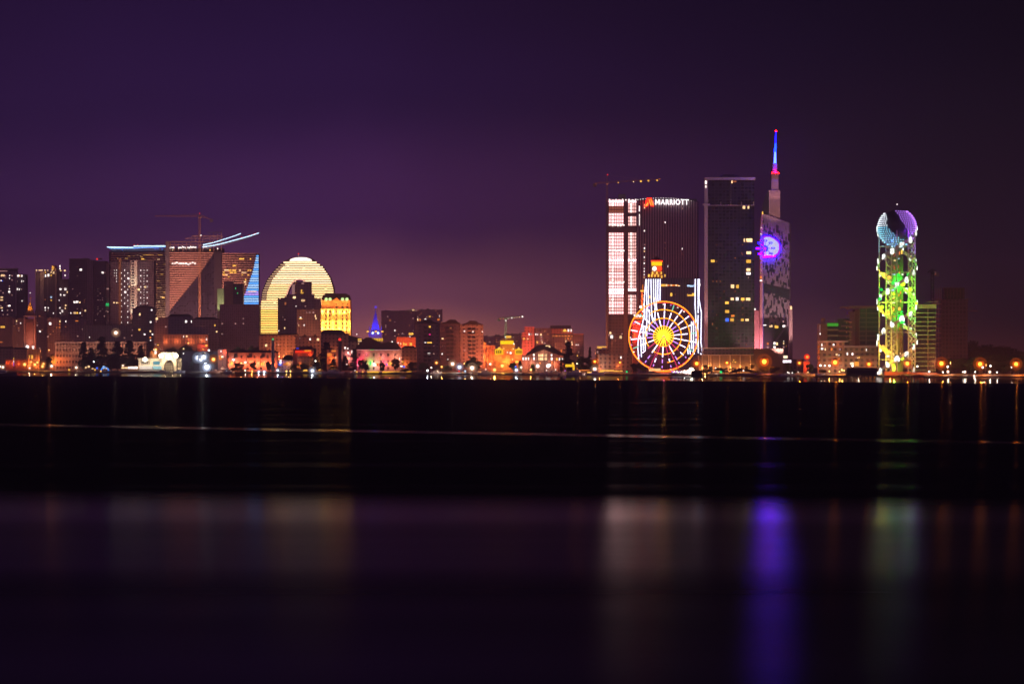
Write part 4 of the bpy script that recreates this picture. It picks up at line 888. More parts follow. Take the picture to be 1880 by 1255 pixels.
c = crane(928.5, 587, 640, ((916, 584.4), (960.5, 581)), Ysh(928) + 1150, 'small green-lit tower crane with a row of white lamps along its jib', diff('pale_green_steel', (.5, .55, .38)),
      [(933, 584.4, 'w', .5), (939.6, 583.4, 'w', .9), (944.4, 583.2, 'c', .6), (949, 582.4, 'c', .6), (953.6, 582, 'c', .7), (959, 581.2, 'w', 1.1), (918, 585, 'o', .7), (924, 585, 'o', .6), (928.5, 588.6, 'w', 1.0)], 1.35, apex=585)
light('SPOT', (WX(931, Ysh(928)+1120), Ysh(928)+1120, GZ), 400000, (.8, 1, .5), .5, (WX(928.5, Ysh(928)+420), Ysh(928)+1150, 50), 40)

# =================================================================== the orange-lit quarter
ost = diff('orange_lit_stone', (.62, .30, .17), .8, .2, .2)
b = B('stepped_temple', 905, 962, 70, 'orange floodlit stepped pavilion with glowing yellow tiers', 'pavilion', thick=14)
b.pbox('base_storey', ost, 906, 958, 641, None); b.pbox('middle_storey', ost, 918, 946, 632, 641, 2, 12); b.pbox('top_storey', ost, 921, 943, 626.4, 632, 3, 11)
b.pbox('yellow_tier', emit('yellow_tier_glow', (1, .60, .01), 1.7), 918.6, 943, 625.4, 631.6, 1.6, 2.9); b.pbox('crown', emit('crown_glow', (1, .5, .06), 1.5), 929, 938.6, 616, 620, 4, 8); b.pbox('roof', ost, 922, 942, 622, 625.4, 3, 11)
MB().pyramid(b.x(919), b.x(943), 1.6, 12, b.h(632), b.h(631), .9, .9).build('cornice', ost, b.root)
for x0, x1 in ((908.6, 924), (945.6, 959)):
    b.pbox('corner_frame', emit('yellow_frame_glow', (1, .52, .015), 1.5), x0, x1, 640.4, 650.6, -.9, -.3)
    m = MB()
    for i in range(3): b.box(m, x0 + 2.6 + i*3.6, x0 + 4.6 + i*3.6, 643, 648.6, -1.05, -.92)
    m.build('dark_bay', blackm, b.root)
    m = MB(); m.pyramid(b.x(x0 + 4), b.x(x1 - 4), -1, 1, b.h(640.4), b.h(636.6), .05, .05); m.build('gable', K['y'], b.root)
m = MB()
for x in (924.6, 929.6, 934.6, 939.6, 944): b.box(m, x, x + 1, 641, 672, -.5, -.02)
for y in (652, 657, 661): b.box(m, 922, 948, y, y + 1, -.6, -.02)
m.build('loggia', diff('orange_stone_trim', (.75, .38, .2)), b.root)
b.wins([(931.6, 646.6, 2, 2.4, 'w'), (937.6, 647.8, 3, 3.4, 'w'), (942.6, 640, 2.4, 1.6, 'c'), (925, 639.6, 2, 1.2, 'c'), (943.6, 631, 2, 2, 'w'), (941, 659.6, 1.4, 3, 'c'), (935, 667, 4, 2.6, 'y'), (939, 672, 2.6, 2.4, 'w'), (927.6, 618.6, 1.6, 1.4, 'w'), (942.6, 618.6, 2, 1.2, 'd'), (949, 664, 6, 4, 'y'), (945.6, 673.6, 5, 4.4, 'b')])
for px, py, p, c_ in ((912, 655, 2600, (1, .25, .03)), (932, 660, 3200, OR), (950, 655, 2600, OR), (925, 668, 3200, (1, .4, .05)), (940, 636, 1300, (1, .5, .03)), (925, 636, 1300, (1, .5, .03))): b.wash(px, py, 4, p, c_)
b = B('orange_colonnade_house', 886, 910, 90, 'tall orange-lit gateway house with thin columns beside the third tower block', 'building', thick=12)
b.pbox('lower_wall', ost, 894, 909, 636, None, 3); b.pbox('tall_chimney', ost, 887.6, 892, 629, None); 
m = MB()
for x in (888, 894, 901, 907): b.box(m, x, x + 2.2, 636, None, -.6, 0)
b.box(m, 887.4, 909.6, 633.6, 636, -.8, 3); m.build('colonnade', diff('orange_stone_trim', (.75, .38, .2)), b.root)
for px, py, p in ((890, 660, 4000), (900, 660, 3000), (890, 635, 1400)): b.wash(px, py, 5, p, OR)
b.wins([(889.4, 630, 3, 4, 'o'), (889, 640, 2, 5, 'o')])
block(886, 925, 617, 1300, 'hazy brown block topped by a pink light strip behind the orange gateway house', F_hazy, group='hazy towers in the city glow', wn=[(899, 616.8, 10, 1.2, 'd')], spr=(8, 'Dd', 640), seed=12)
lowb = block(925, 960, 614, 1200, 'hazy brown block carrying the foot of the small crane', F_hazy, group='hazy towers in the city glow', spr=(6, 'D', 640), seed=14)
b = B('rose_tower', 958, 1012, 500, 'rose-red lit stepped tower with a few bright windows west of the amber-topped blocks', 'tower', 'hazy towers in the city glow', thick=18)
rs = facade('rose_tower_render', (.55, .24, .18), (.10, .05, .05), 3.6, 3.3, .4, .5)
b.pbox('tall_block', rs, 963, 981, 601, None); b.pbox('side_block', rs, 958, 963, 610, None, 1); b.pbox('rear_block', F_grey, 981.3, 1012, 602, None, 5); b.pbox('roof_edge', diff('rose_trim', (.8, .3, .25)), 962.6, 981.4, 600, 601, -.5)
b.wins([(971.4, 613.4, 1.8, 4, 'w'), (974, 613.4, 1.4, 4, 'd'), (962, 621.6, 3.4, 3, 'y'), (969, 622, 1.8, 2.4, 'c'), (974, 622, 1.8, 2, 'D'), (983.6, 613.6, 1.6, 3.4, 'w'), (986.6, 613.6, 1.6, 3, 'w'), (993.2, 614, 2.6, 3.8, 'c'), (986.4, 628, 3, 3.4, 'y'), (995.4, 628, 2, 3.4, 'c')])
b.spr(964, 1010, 604, 650, 14, 'Dd', 3.6, 3.3, seed=17)
b.spot(966, 660, 30, 968, 625, 130000, (1, .16, .10), 70)
b = B('amber_topped_block', 1002, 1072, 900, 'broad hazy apartment block with amber roof lanterns and an orange-lit top gallery', 'apartment block', 'hazy towers in the city glow', thick=20)
b.pbox('wall', F_grey, 1002, 1053, 614, None); b.pbox('gallery', rs, 1012, 1052, 603, 614, 1); b.pbox('attic', F_grey, 1010, 1048, 597, 603, 4); b.pbox('east_wing', F_grey, 1053.3, 1072, 613, None, 3); b.pbox('wing_parapet', diff('rose_trim', (.8, .3, .25)), 1053, 1072, 612.4, 613.6, 2)
for x in (1006, 1037): 
    m = MB(); m.pyramid(b.x(x - 4), b.x(x + 4), -1, 4, b.h(608.4), b.h(604), .3, .3); m.build('roof_lantern', K['y'], b.root)
b.wins([(1043.6, 606.4, 2.6, 4.6, 'w'), (1048.6, 606.4, 2.6, 4.6, 'w')] + [(1016 + i*5.6, 616.6, 3.4, 2.2, 'o') for i in range(7)] + [(1038 + i*5, 621.4, 1.8, 3.4, 'o') for i in range(3)] + [(1050, 628, 2, 3, 'c'), (1050.4, 632, 2, 2.4, 'c'), (1057.6, 632.8, 1.4, 1.8, 'w'), (1061.4, 632.8, 1.8, 1.8, 'w'), (1039, 626, 1.4, 4, 'c'), (1062.4, 646, 1.4, 3, 'd'), (1064, 615, 6, .8, 'D')])
b.spr(1004, 1050, 618, 655, 10, 'D', seed=18)
b.spot(1045, 660, 30, 1040, 618, 90000, (1, .2, .08), 70)
# gable hall
b = B('gable_hall', 958, 1039, 34, 'wide gabled hall with a tall lit central window and lower wings', 'hall', thick=20)
hallm = diff('rosy_hall_stucco', (.52, .33, .27), .8, .15, .2)
b.poly('nave_wall', hallm, [(972, None), (972, 650.6), (998.6, 641.6), (1024, 650.6), (1024, None)], 0)
b.poly('roof', roofd, [(966, 653.4), (966, 650), (982, 636), (990, 632.6), (1003, 632.4), (1012, 635), (1028, 645), (1036, 650), (1036, 652.6), (1024, 650.5), (998.6, 641.4), (972, 650.5)], -1.2, 20)
b.pbox('west_wing', hallm, 958.4, 971.7, 653, None, 2, 16); b.pbox('east_wing', hallm, 1024.3, 1038, 653, None, 2, 16)
b.pbox('west_parapet', diff('cream_stone', (.66, .5, .42)), 958, 971.8, 651.6, 653, 1.6, 16); b.pbox('east_parapet', diff('cream_stone', (.66, .5, .42)), 1024.2, 1038.6, 651.6, 653, 1.6, 16)
for x in (989.6, 993, 996, 1000.4, 1003.2):
    b.win(x, 652.2, 2.4, 5, 'c', -.15); b.win(x, 658.6, 2.4, 4.6, 'c', -.15)
b.wins([(960.6, 658.2, 2.6, 4.6, 'w', 1.8), (965.6, 658.2, 2.6, 4.6, 'w', 1.8), (970.4, 658.2, 2.2, 4.6, 'w', 1.8), (980.4, 658, 2, 5, 'w'), (980, 651.2, 2.6, 3, 'w'), (1012.6, 651.6, 2.6, 3, 'w'), (1012.8, 658.4, 2.8, 5, 'w'), (1022.4, 659, 2.6, 4, 'y'), (1027.4, 659, 2.6, 4.6, 'w', 1.8), (1032.4, 659, 2.4, 4.4, 'w', 1.8), (1005.6, 634.6, 8, 2, 'c', -1.4), (1009, 636.4, 3, 1.6, 'c', -1.4), (1030.6, 645.4, 2.2, 8, 'o', 1)])
m = MB()
for x in (975, 984.6, 1006.6, 1017.6): b.box(m, x, x + 1.6, 655, None, -.7, -.02)
m.build('pilaster', diff('cream_stone', (.66, .5, .42)), b.root)
for px, py, p, c_ in ((965, 668, 1800, (1, .3, .16)), (978, 668, 1300, (1, .4, .25)), (987, 670, 2400, (1, .7, .5)), (1007, 670, 2800, (1, .75, .6)), (1018, 668, 1200, (1, .3, .14)), (1032, 668, 1600, (1, .2, .08)), (998, 648, 600, (1, .5, .3))): b.wash(px, py, 4, p, c_)
for px, py, s_, k_ in ((987, 671.6, 1.7, 'w'), (1006, 671.4, 1.8, 'w'), (1009, 670, 1.3, 'w'), (1013.6, 666, 1.0, 'o'), (991.4, 666.4, .9, 'o')): MB().ball((b.x(px), -5, b.h(py)), s_).build('forecourt_lamp', K[k_], b.root)
b = B('yellow_gateway', 1037, 1057, 22, 'glowing yellow bus-shelter-like gateway with one leg on the quay', 'gateway', thick=4)
yl = emit('yellow_gateway_glow', (1, .55, .02), 1.5)
b.pbox('canopy', yl, 1038, 1055, 668.6, 673.4, -1, 3); b.pbox('post', yl, 1051.4, 1055, 673.5, None, -.6, .6); b.pbox('thin_post', steel, 1039, 1040, 673.5, None, -.6, .6); MB().ball((b.x(1051.6), 0, b.h(667)), 1).build('lamp', K['y'], b.root)
lowrise(1094, 1118, 641, 60, 'dim pink building with a yellow neon line along its sloping roof', F_warm, roof=None, wn=[(1105, 636.6, 17, 1.6, 'y'), (1101, 638.8, 8, 1.4, 'y'), (1097, 646, 3, 4, 'd'), (1110, 659, 1.8, 3.4, 'w')])
lowrise(1098, 1166, 650, 48, 'low mauve podium building below the white-lit tower', F_low, wn=[(1140, 656, 2, 4, 'w'), (1120, 664, 1.6, 2, 'd'), (1140, 653, .8, .8, 'd')], washes=[(1135, 672, 900, OR), (1100, 676, 900, OR)])
b = B('light_line_wall', 1062, 1152, 12, 'long low wall with orange and yellow light lines below the mauve podium', 'wall', thick=2)
b.pbox('wall', concd, 1060, 1154, 686, None, 0, 2)
for x0, x1, y, c_ in ((1063, 1083, 678.6, 'o'), (1078, 1090, 682.6, 'y'), (1093, 1108, 681.4, 'y'), (1102, 1128, 679.2, 'y'), (1127, 1143, 680.2, 'y'), (1082, 1104, 684.4, 'v')): b.pbox('light_line', K[c_], x0, x1, y, y + 1.7, -.5, .3)
# =================================================================== white-lit tower under fit-out
b = B('lit_tower', 1113, 1169, 300, 'tower under construction with every bare floor lit white, beside the ribbed hotel', 'tower', thick=26)
shell = diff('rough_rose_concrete', (.30, .18, .18))
b.pbox('core', shell, 1115, 1168.5, 366, None, 1.2)
b.pbox('west_fin', diff('grey_rose_fin', (.2, .15, .18)), 1112.6, 1116.6, 371, None, -1, 4); b.pbox('roof_tank', concd, 1136, 1149, 356, 365.6, 6, 14); b.pbox('dark_shaft', shell, 1145, 1152.4, 374, None, -.4, 1.1)
b.pbox('lower_wall', F_dark, 1116.8, 1168, 579, None, .4, 1.1)
fl = [emit('bare_floor_light_%s' % k, c, s, sample=True) for k, c, s in (('pale', (1, .50, .50), 3.0), ('bright', (1, .60, .64), 6), ('rose', (1, .50, .46), 1.9), ('red', (.8, .2, .12), .5))]
r = random.Random(31)
dark_rows = {10, 29, 30, 32}
py = 367.4; k = 0
while py < 577:
    top = k < 2; red = k in (3, 4)
    if not (414.5 < py < 424) and not (py > 566 and py < 571):
        m_ = fl[3] if k in (2, 3) else fl[1] if (k in (0, 9, 18, 27, 28)) else fl[0] if k < 18 else fl[2] if k % 3 == 0 else fl[0]
        b.pbox('lit_floor', m_, 1117.6 if not (554 < py < 558) else 1124, 1144.6, py, py + 4.6, .7, 1.15)
        if not (389 < py < 395) and not (533 < py < 539): b.pbox('lit_floor', fl[2] if k not in (0, 9, 18, 27) else fl[1], 1153, 1167.6, py, py + 4.6, .7, 1.15)
        if k not in (2, 3): b.win(1124.6, py + 2.3, 2.8, 4.4, 'w', .3, name='work_lamp')
        if not (389 < py < 395) and not (533 < py < 539): b.win(1158.8, py + 2.3, 3.6, 4.8, 'w', .3, name='work_lamp')
    py += 6.0; k += 1
for x in (1117.2, 1121.6, 1127.6, 1131.6, 1136, 1140, 1144.6, 1152.6, 1156.2, 1161.4, 1164.6, 1168): b.pbox('mullion', shell, x, x + .8, 367, 579, -.1, .6)
for i in range(9): b.win(1119 + i*6, 366.4 + (i % 2)*.8, 2.2, 2.2, 'w', -.6, name='roof_lamp')
for y in (414, 459.6, 460.4, 518): 
    for i in range(6): b.win(1120 + i*5 + r.uniform(-1, 1), y + r.uniform(-1, .6), 3, 2.4, 'w', -.3, name='work_lamp')
b.wins([(1120.6, 611, 3.6, 3.6, 'c'), (1123, 618, 5, 6, 'w'), (1139.6, 618.6, 4.4, 5, 'c'), (1142, 612.6, 2, 2, 'd'), (1118, 615, 3, 3, 'd')])
crane(1114.5, 339, 680, ((1092, 337), (1213, 329.4)), Ysh(1114) + 312, 'thin dark tower crane over the white-lit tower with four yellow lamps on its jib', diff('rust_crane_steel', (.55, .30, .22)),
      [(1115.4, 321, 'r', .6), (1135, 335.4, 'y', .6), (1163, 333.8, 'c', .5), (1176.6, 333, 'y', .95), (1190.4, 332, 'y', .95), (1206.4, 331.2, 'y', .95), (1211, 328.8, 'o', .5), (1094, 337.6, 'D', .9), (1114.6, 338, 'D', .9)], .9, apex=322)

# =================================================================== ribbed hotel tower
b = B('hotel_tower', 1169, 1282, 340, 'tall curved hotel tower with pale vertical ribs and a red and white rooftop sign', 'hotel', thick=30)
bow = lambda px: 5.0 * ((px - 1226)/57.)**2
m = MB(); pts = [(b.x(px), bow(px)) for px in range(1169, 1284, 6)] + [(b.x(1282), 30), (b.x(1169), 30)]
m.plan(pts, -.3, b.h(369)); m.build('body', facade('ribbed_hotel_glass', (.10, .06, .09), (.04, .03, .05), 50, 3.2, 1, .7), b.root)
finm = diff('pale_rib_cladding', (.58, .42, .42), .6, .1, .05)
for i in range(24):
    px = 1170.4 + i*4.66
    MB().box(b.x(px), b.x(px + 2.5), bow(px) - .9, bow(px) + 1, -.3, b.h(366.6 + .0009*(px - 1215)**2)).build('rib', finm, b.root)
    b.win(px + 1.2, 363 + .0016*(px - 1212)**2 + .4, 1.1, 1.3, 'w', bow(px) + 1, name='roof_lamp')
b.pbox('parapet', diff('dark_violet_cladding', (.09, .07, .11)), 1172, 1280, 364.6, 370, 6, 9)
sg = empty('rooftop_sign', (0, 0, 0)); sg.parent = b.root
wl = emit('sign_white', (1, .93, .95), 3.2, sample=True); rl = emit('sign_red', (1, .012, .004), 7, sample=True); ol = emit('sign_orange', (1, .22, .03), 3.5)
t = text_mesh('ARRIOTT', 'lettering', wl, b.m(13.6), sg, (b.x(1232), bow(1232) - 2.6, b.h(375.8)), 0, .05, .3, spacing=1.1)
xs_ = [v.co.x for v in t.data.vertices]; t.scale = (b.m(51)/(max(xs_) - min(xs_)), 1, 1); t.location.x = b.x(1238.4) - (max(xs_) + min(xs_))/2*t.scale[0]
e = lambda a, c: (b.x(a), b.h(c))
m = MB(); my = bow(1206) - 2.9
m.prism([e(1202.4, 375.8), e(1202.8, 366.2), e(1204.5, 366.2), e(1204.4, 375.8)], my, my + .4)
m.prism([e(1209.5, 375.8), e(1209.4, 366.2), e(1211.1, 366.2), e(1211.5, 375.8)], my, my + .4)
m.prism([e(1204.5, 366.2), e(1206.95, 371.4), e(1206.95, 374.0), e(1204.45, 369)], my, my + .4)
m.prism([e(1209.4, 366.2), e(1206.95, 371.4), e(1206.95, 374.0), e(1209.45, 369)], my, my + .4)
m.build('lettering', wl, sg)
m = MB()
m.prism([e(1183, 378.6), e(1188, 363.4), e(1191, 363), e(1188.4, 378.6)], bow(1188) - 2.6, bow(1188) - 1.4)
m.prism([e(1189.4, 363.6), e(1195.8, 363), e(1200.6, 378.2), e(1196, 378.2)], bow(1188) - 2.6, bow(1188) - 1.4)
m.build('emblem', rl, sg)
m = MB(); m.prism([e(1184.2, 378.2), e(1189.6, 371), e(1190.4, 373.6), e(1188.4, 378.2)], bow(1188) - 2.9, bow(1188) - 2.65); m.prism([e(1190.6, 366), e(1192, 366), e(1196.4, 377), e(1194, 377)], bow(1188) - 2.9, bow(1188) - 2.65); m.prism([e(1194, 365), e(1195.4, 365), e(1200, 377), e(1198, 377)], bow(1188) - 2.9, bow(1188) - 2.65)
m.build('emblem_highlight', ol, sg)
for px, py, c_, hh in ((1173.2, 382.6, 'w', 10), (1173.4, 403, 'w', 21), (1182.4, 376, 'c', 3), (1182.4, 381, 'c', 3), (1182.2, 423.6, 'w', 3), (1220.4, 408, 'w', 3), (1251.4, 382.6, 'd', 3.6), (1207.4, 386.6, 'd', 2.4), (1189, 387, 'd', 3), (1251.2, 456.6, 'w', 3), (1263.8, 467.6, 'c', 2.6), (1225.8, 488.6, 'w', 4), (1175.4, 466.4, 'c', 3), (1182.4, 449, 'd', 2), (1182.4, 455.4, 'w', 3), (1182.2, 461, 'c', 3), (1182.2, 472, 'w', 3), (1182.2, 478, 'd', 2), (1182, 483, 'w', 2.4), (1182, 488, 'd', 2), (1181.8, 493, 'w', 2.6), (1181.8, 498, 'w', 3), (1181.6, 504, 'w', 2.6), (1181.4, 509, 'c', 2.4), (1220, 445.6, 'D', 2), (1220, 456, 'D', 2), (1226, 445, 'D', 2), (1251, 467, 'D', 2), (1251, 478, 'D', 2), (1264, 478, 'D', 2), (1251, 494, 'D', 2), (1189, 397, 'D', 1.6), (1277.6, 372, 'd', 2), (1251, 430, 'D', 1.6), (1264, 489, 'D', 2), (1226, 497, 'D', 3)):
    b.win(px + 1, py, 1.8, hh, c_, bow(px) - .4)
for px in (1180, 1226, 1270): b.spot(px, 690, 90, px, 520, 240000, (1, .42, .45), 80)

# golden crown behind the strip-lit tower, and the orange column
b = B('gold_crowned_tower', 1188, 1222, 220, 'slender tower with a glowing gold crown, a white disc and a red disc', 'tower', thick=10)
b.pbox('shaft', diff('amber_stone', (.78, .42, .2)), 1195, 1216, 500, None, 1, 9)
b.pbox('crown_band', emit('crown_gold', (1, .60, .01), 1.7), 1196.6, 1215.4, 480.6, 487.2, -.6, 8); b.pbox('crown_cap', emit('crown_red', (1, .03, .006), 5, sample=True), 1196, 1216, 478, 480.4, 0, 8); b.pbox('clock_storey', diff('amber_stone', (.78, .42, .2)), 1197, 1215.6, 487.4, 500, .4, 8)
m = MB(); m.tube((b.x(1201.6), -.7, b.h(493)), (b.x(1201.6), .3, b.h(493)), b.m(3.9), 14); m.build('white_disc', emit('disc_white', (1, .9, .8), 3), b.root)
m = MB(); m.tube((b.x(1210.8), -.7, b.h(493)), (b.x(1210.8), .3, b.h(493)), b.m(4.1), 14); m.build('red_disc', emit('disc_red', (1, .03, .006), 5, sample=True), b.root)
m = MB(); m.pyramid(b.x(1196.4), b.x(1215.8), 0, 8, b.h(478), b.h(470), .05, .05); m.build('roof', diff('dark_red_roof', (.2, .05, .05)), b.root)
for x in (1198, 1206, 1214): b.win(x, 501, 2.6, 5, 'y', -.8, name='crown_lamp')
b.pbox('balcony', diff('amber_stone', (.78, .42, .2)), 1188, 1222, 509, 511, -2, 9)
for x in (1191, 1196.4, 1202.4, 1208.4, 1214.6, 1220.6): b.win(x, 506 if x != 1214.6 else 508, 2.8, 5, 'y', -2, name='balcony_lamp')
b = B('lit_column', 1176, 1184, 90, 'slim orange-lit column with a yellow capital behind the white light strips', 'column', thick=4)
b.pbox('shaft', diff('orange_lit_stone', (.62, .30, .17)), 1177.4, 1180.8, 534, None, 0, 3); b.pbox('capital', K['y'], 1176, 1182.4, 532.4, 535.4, -.5, 3.5); b.pbox('statue', K['o'], 1178.8, 1181, 522, 532, 1, 2)
b.wash(1178, 545, 3.5, 1800, (1, .2, .04)); b.wash(1178, 560, 3.5, 1800, (1, .2, .04)); b.wash(1178, 580, 3.5, 1500, (1, .2, .04))

# =================================================================== strip-lit tower behind the wheel
b = B('strip_lit_tower', 1170, 1291, 95, 'dark glass tower outlined with flowing vertical white light strips behind the ferris wheel', 'tower', thick=26)
b.poly('body', facade('strip_tower_glass', (.13, .10, .16), (.04, .035, .07), 2.4, 40, .5, .98), [(1171, None), (1172, 640), (1182, 580), (1185, 511.6), (1283, 511.6), (1285, 545), (1289, 580), (1290, None)], 0)
b.pbox('roof_plant', concd, 1226, 1272, 509.6, 511.5, 8, 16)
sw = emit('strip_white', (.80, .80, 1), 3.2, sample=True)
strips = [[(1186,512),(1183,545),(1182.4,575)],[(1187,513),(1187,550),(1188.4,566)],[(1191,512),(1190,535),(1191,566)],[(1195,512),(1195.6,545),(1196,575)],[(1199.6,512),(1200,545),(1201,560)],[(1203.8,512),(1204,545),(1204.6,556)],[(1208,512),(1207.6,540),(1208,553)],[(1212,512),(1211.6,552)],
 [(1182.6,576),(1180,592),(1176,607),(1171.6,622),(1171,640),(1173,663)],[(1187.6,562),(1187.4,590),(1187.4,617)],[(1192,568),(1192,608)],[(1196.6,570),(1197.4,586),(1199.6,592)],[(1202.6,556),(1202.4,594)],[(1205,556),(1205,567)],[(1184.6,598),(1184.6,643)],[(1180.6,598),(1181,643)],[(1176,616),(1177.6,655)],[(1183.6,566),(1184,587)],
 [(1276.4,512),(1276,560),(1277.6,588),(1277,600)],[(1281.6,512),(1281.6,575)],[(1284,512),(1283,548),(1287.6,574),(1286.6,628),(1289.4,645)],[(1281.6,578),(1281,600),(1282,648)],[(1269.6,590),(1269,620),(1270,640)],[(1273.4,588),(1273,640),(1274.6,650)],[(1277.6,600),(1278,640)],[(1265.4,633),(1267.4,650)],[(1262.4,640),(1263.4,650)],[(1286,648),(1287.4,652)]]
for s_ in strips:
    m = MB(); m.path([(b.x(x), -.5, b.h(y)) for x, y in s_], b.m(.92), 5); m.build('light_strip', sw, b.root)
for i in range(11): b.win(1215 + i*2.9, 523.6, 2.6, 4 if i < 4 else 2.6, 'y' if i < 3 else 'o' if i % 3 else 'c', name='bar_light')
b.wins([(1246, 524.6, 5, 1.4, 'c'), (1232, 530.4, .9, 4, 'D'), (1232.4, 540.6, 3.4, 6, 'y'), (1239.6, 540.6, 1, 4, 'D'), (1262, 541.6, 1, 4.4, 'y'), (1267, 542, 8, 3, 'y'), (1273, 540.6, 5, 5, 'y'), (1284, 522.6, 4, 4, 'w'), (1264, 524.4, 5, 3, 'p'), (1269.4, 525, 6, 3, 'p'), (1274, 524.6, 2, 4, 'p')])
b.wins([(1193, 545, 3, 5, 'y'), (1201, 548, 3, 4, 'y')])

# =================================================================== ferris wheel
Yw = Ysh(1218) + 34
wx, wz = WX(1218, Yw), WZ(617, Yw)
rt = empty('ferris_wheel', (wx, Yw, GZ), 'large ferris wheel with orange light rings, white spokes and a blazing yellow hub', 'ferris wheel')
HZl = wz - GZ; mp = Yw/F
orn = emit('wheel_orange', (1, .13, .008), 3.0, sample=True); ory = emit('wheel_amber', (1, .27, .008), 4.0, sample=True); yel = emit('wheel_yellow', (1, .60, .02), 3.4, sample=True); spk = emit('spoke_white', (.88, .72, 1), 4, sample=True); spv = emit('spoke_violet', (.6, .25, 1), 2.2); spp = emit('spoke_pink', (1, .05, .2), 1.2); spg = emit('spoke_mint', (.35, 1, .7), 1.1)
redg = emit('wheel_red_edge', (1, .012, .02), 6, sample=True)
def arcp(rad, a0, a1, y, n=64): return [(rad*mp*math.cos(math.radians(a0 + (a1-a0)*i/n)), y, HZl + rad*mp*math.sin(math.radians(a0 + (a1-a0)*i/n))) for i in range(n+1)]
for dy_ in (-1.2, 1.2):
    m = MB(); m.path(arcp(63.6, 0, 360, dy_, 72), .42, 5); m.build('rim', ory if dy_ < 0 else orn, rt)
m = MB(); m.path(arcp(62.2, 0, 360, 0, 72), .22, 4); m.build('inner_rim', redg, rt)
for rad, mat_, a0, a1, nm in ((48.6, ory, -60, 122, 'outer_ring'), (33, ory, -128, 215, 'middle_ring'), (18.5, ory, 0, 360, 'inner_ring')):
    m = MB(); m.path(arcp(rad, a0, a1, -1.0, 60), .46, 5); m.build(nm, mat_, rt)
    m = MB(); m.path(arcp(rad, a0, a1, .6, 60), .42, 4); m.build('ring_edge', redg, rt)
m = MB(); m.path(arcp(48.6, -82, -66, -1.0, 4), .36, 5); m.build('ring_piece', ory, rt)
m = MB(); m.path(arcp(33, -80, -60, -1.0, 4), .36, 5); m.build('ring_piece', ory, rt)
r = random.Random(8)
NS = 22
for i in range(NS):
    a = 2*math.pi*(i + .35)/NS; ca, sa = math.cos(a), math.sin(a)
    pt = lambda q, y=-.7: (q*mp*ca, y, HZl + q*mp*sa)
    hub_s = empty('spoke', (0, 0, 0)); hub_s.parent = rt
    low = sa < -.55
    segs = [(17, 33, spv if i % 3 else spk), (33, 48, spk if not low else spp), (48, 62, spk if i % 4 else spg)]
    if low: segs = [(18, 40, spp if i % 2 else spk), (42, 52, spk if i % 2 else spv), (54, 61, spv)]
    for q0, q1, mt in segs:
        m = MB(); m.tube(pt(q0 + .6), pt(q1 - 1.5 - r.uniform(0, 2)), .5, 5); m.build('light_run', mt, hub_s)
    m = MB(); m.tube(pt(1, 1), pt(62, 1), .11, 4); m.build('rod', steel, hub_s)
    m = MB(); m.tube(pt(3), pt(17.6), .85, 5, .45); m.build('hub_ray', yel, hub_s)
m = MB(); m.tube((0, -2.2, HZl), (0, 2.4, HZl), 3.4, 20); m.build('hub', yel, rt)
for i in range(28):
    a = 2*math.pi*i/28; x_, z_ = 65.0*mp*math.cos(a), HZl + 61.0*mp*math.sin(a) - 1.0
    if z_ < 1: continue
    x_ = 60.4*mp*math.cos(a)
    g = MB(); g.box(x_ - .75, x_ + .75, -.8, .8, z_ - 1.1, z_ + .3); g.pyramid(x_ - .85, x_ + .85, -.9, .9, z_ + .32, z_ + .8, .3, .3); g = g.build('gondola', diff('white_gondola', (.7, .65, .7), .4), rt)
    MB().box(x_ - .62, x_ + .62, -.92, -.82, z_ - .55, z_ + .15).build('gondola_window', K['w' if i % 3 else 'v'], g)
for sx in (-1, 1):
    m = MB(); m.tube((sx*.6, -3.6, HZl), (sx*30*mp, -5.5, 0), .55, 6); m.tube((sx*.6, 3.6, HZl), (sx*30*mp, 5.5, 0), .55, 6); m.build('support_leg', diff('dark_red_leg', (.25, .05, .08), .5), rt)
    m = MB(); m.tube((sx*13*mp, -5.0, HZl*.55), (sx*26*mp, -5.9, HZl*.14), .3, 5); m.build('leg_light', spp, rt)
m = MB(); m.tube((0, -3.8, HZl), (0, 3.8, HZl), 1.1, 12); m.build('axle', blackm, rt)
m = MB(); m.box(-14*mp, 14*mp, -6.5, 6.5, -.2, 1.6); m.build('platform', concd, rt)
m = MB(); m.box(-27*mp, -6*mp, -7, -3, 1.7, 4.2); m.build('ticket_booth', emit('booth_glow', (1, .62, .25), 1.4), rt)
m = MB(); m.path(arcp(66, -115, -70, -7.2, 12), .35, 5); m.build('boarding_light', orn, rt)
light('POINT', (wx, Yw - 9, wz), 30000, (1, .45, .08), 1.0); light('POINT', (wx, Yw - 10, wz - 20), 12000, (1, .1, .2), 1.0)
# fairground below
b = B('carousel_stall', 1244, 1256, 16, 'low fairground stall with violet and white lamps at the wheel foot', 'stall', thick=5)
b.pbox('counter', concd, 1232, 1254, 684, None, 0, 5); b.pbox('awning', diff('white_stucco', (.78, .74, .66)), 1231, 1255, 679, 680.4, -1.4, 5)
for i in range(9): b.win(1234 + i*2.2, 682 + (i % 2), 2.4, 2.4, 'v' if i % 3 == 0 else 'w', -.6, name='stall_lamp')
b = B('bright_kiosk', 1253, 1276, 14, 'brilliant white kiosk cluster on the quay east of the wheel', 'kiosk', thick=6)
b.pbox('wall', pv, 1254, 1275, 680, None); b.pbox('roof', pv, 1253, 1276, 678.8, 680, -1, 7)
for i in range(8): b.win(1255.6 + i*2.6, 683 + (i*7 % 3) - 1, 2.6, 3.6, 'w', -.5, name='kiosk_lamp')
MB().ball((b.x(1269), -2, b.h(679)), 2.2).build('floodlight', emit('floodlight_lens', (1, .86, .62), 9), b.root)
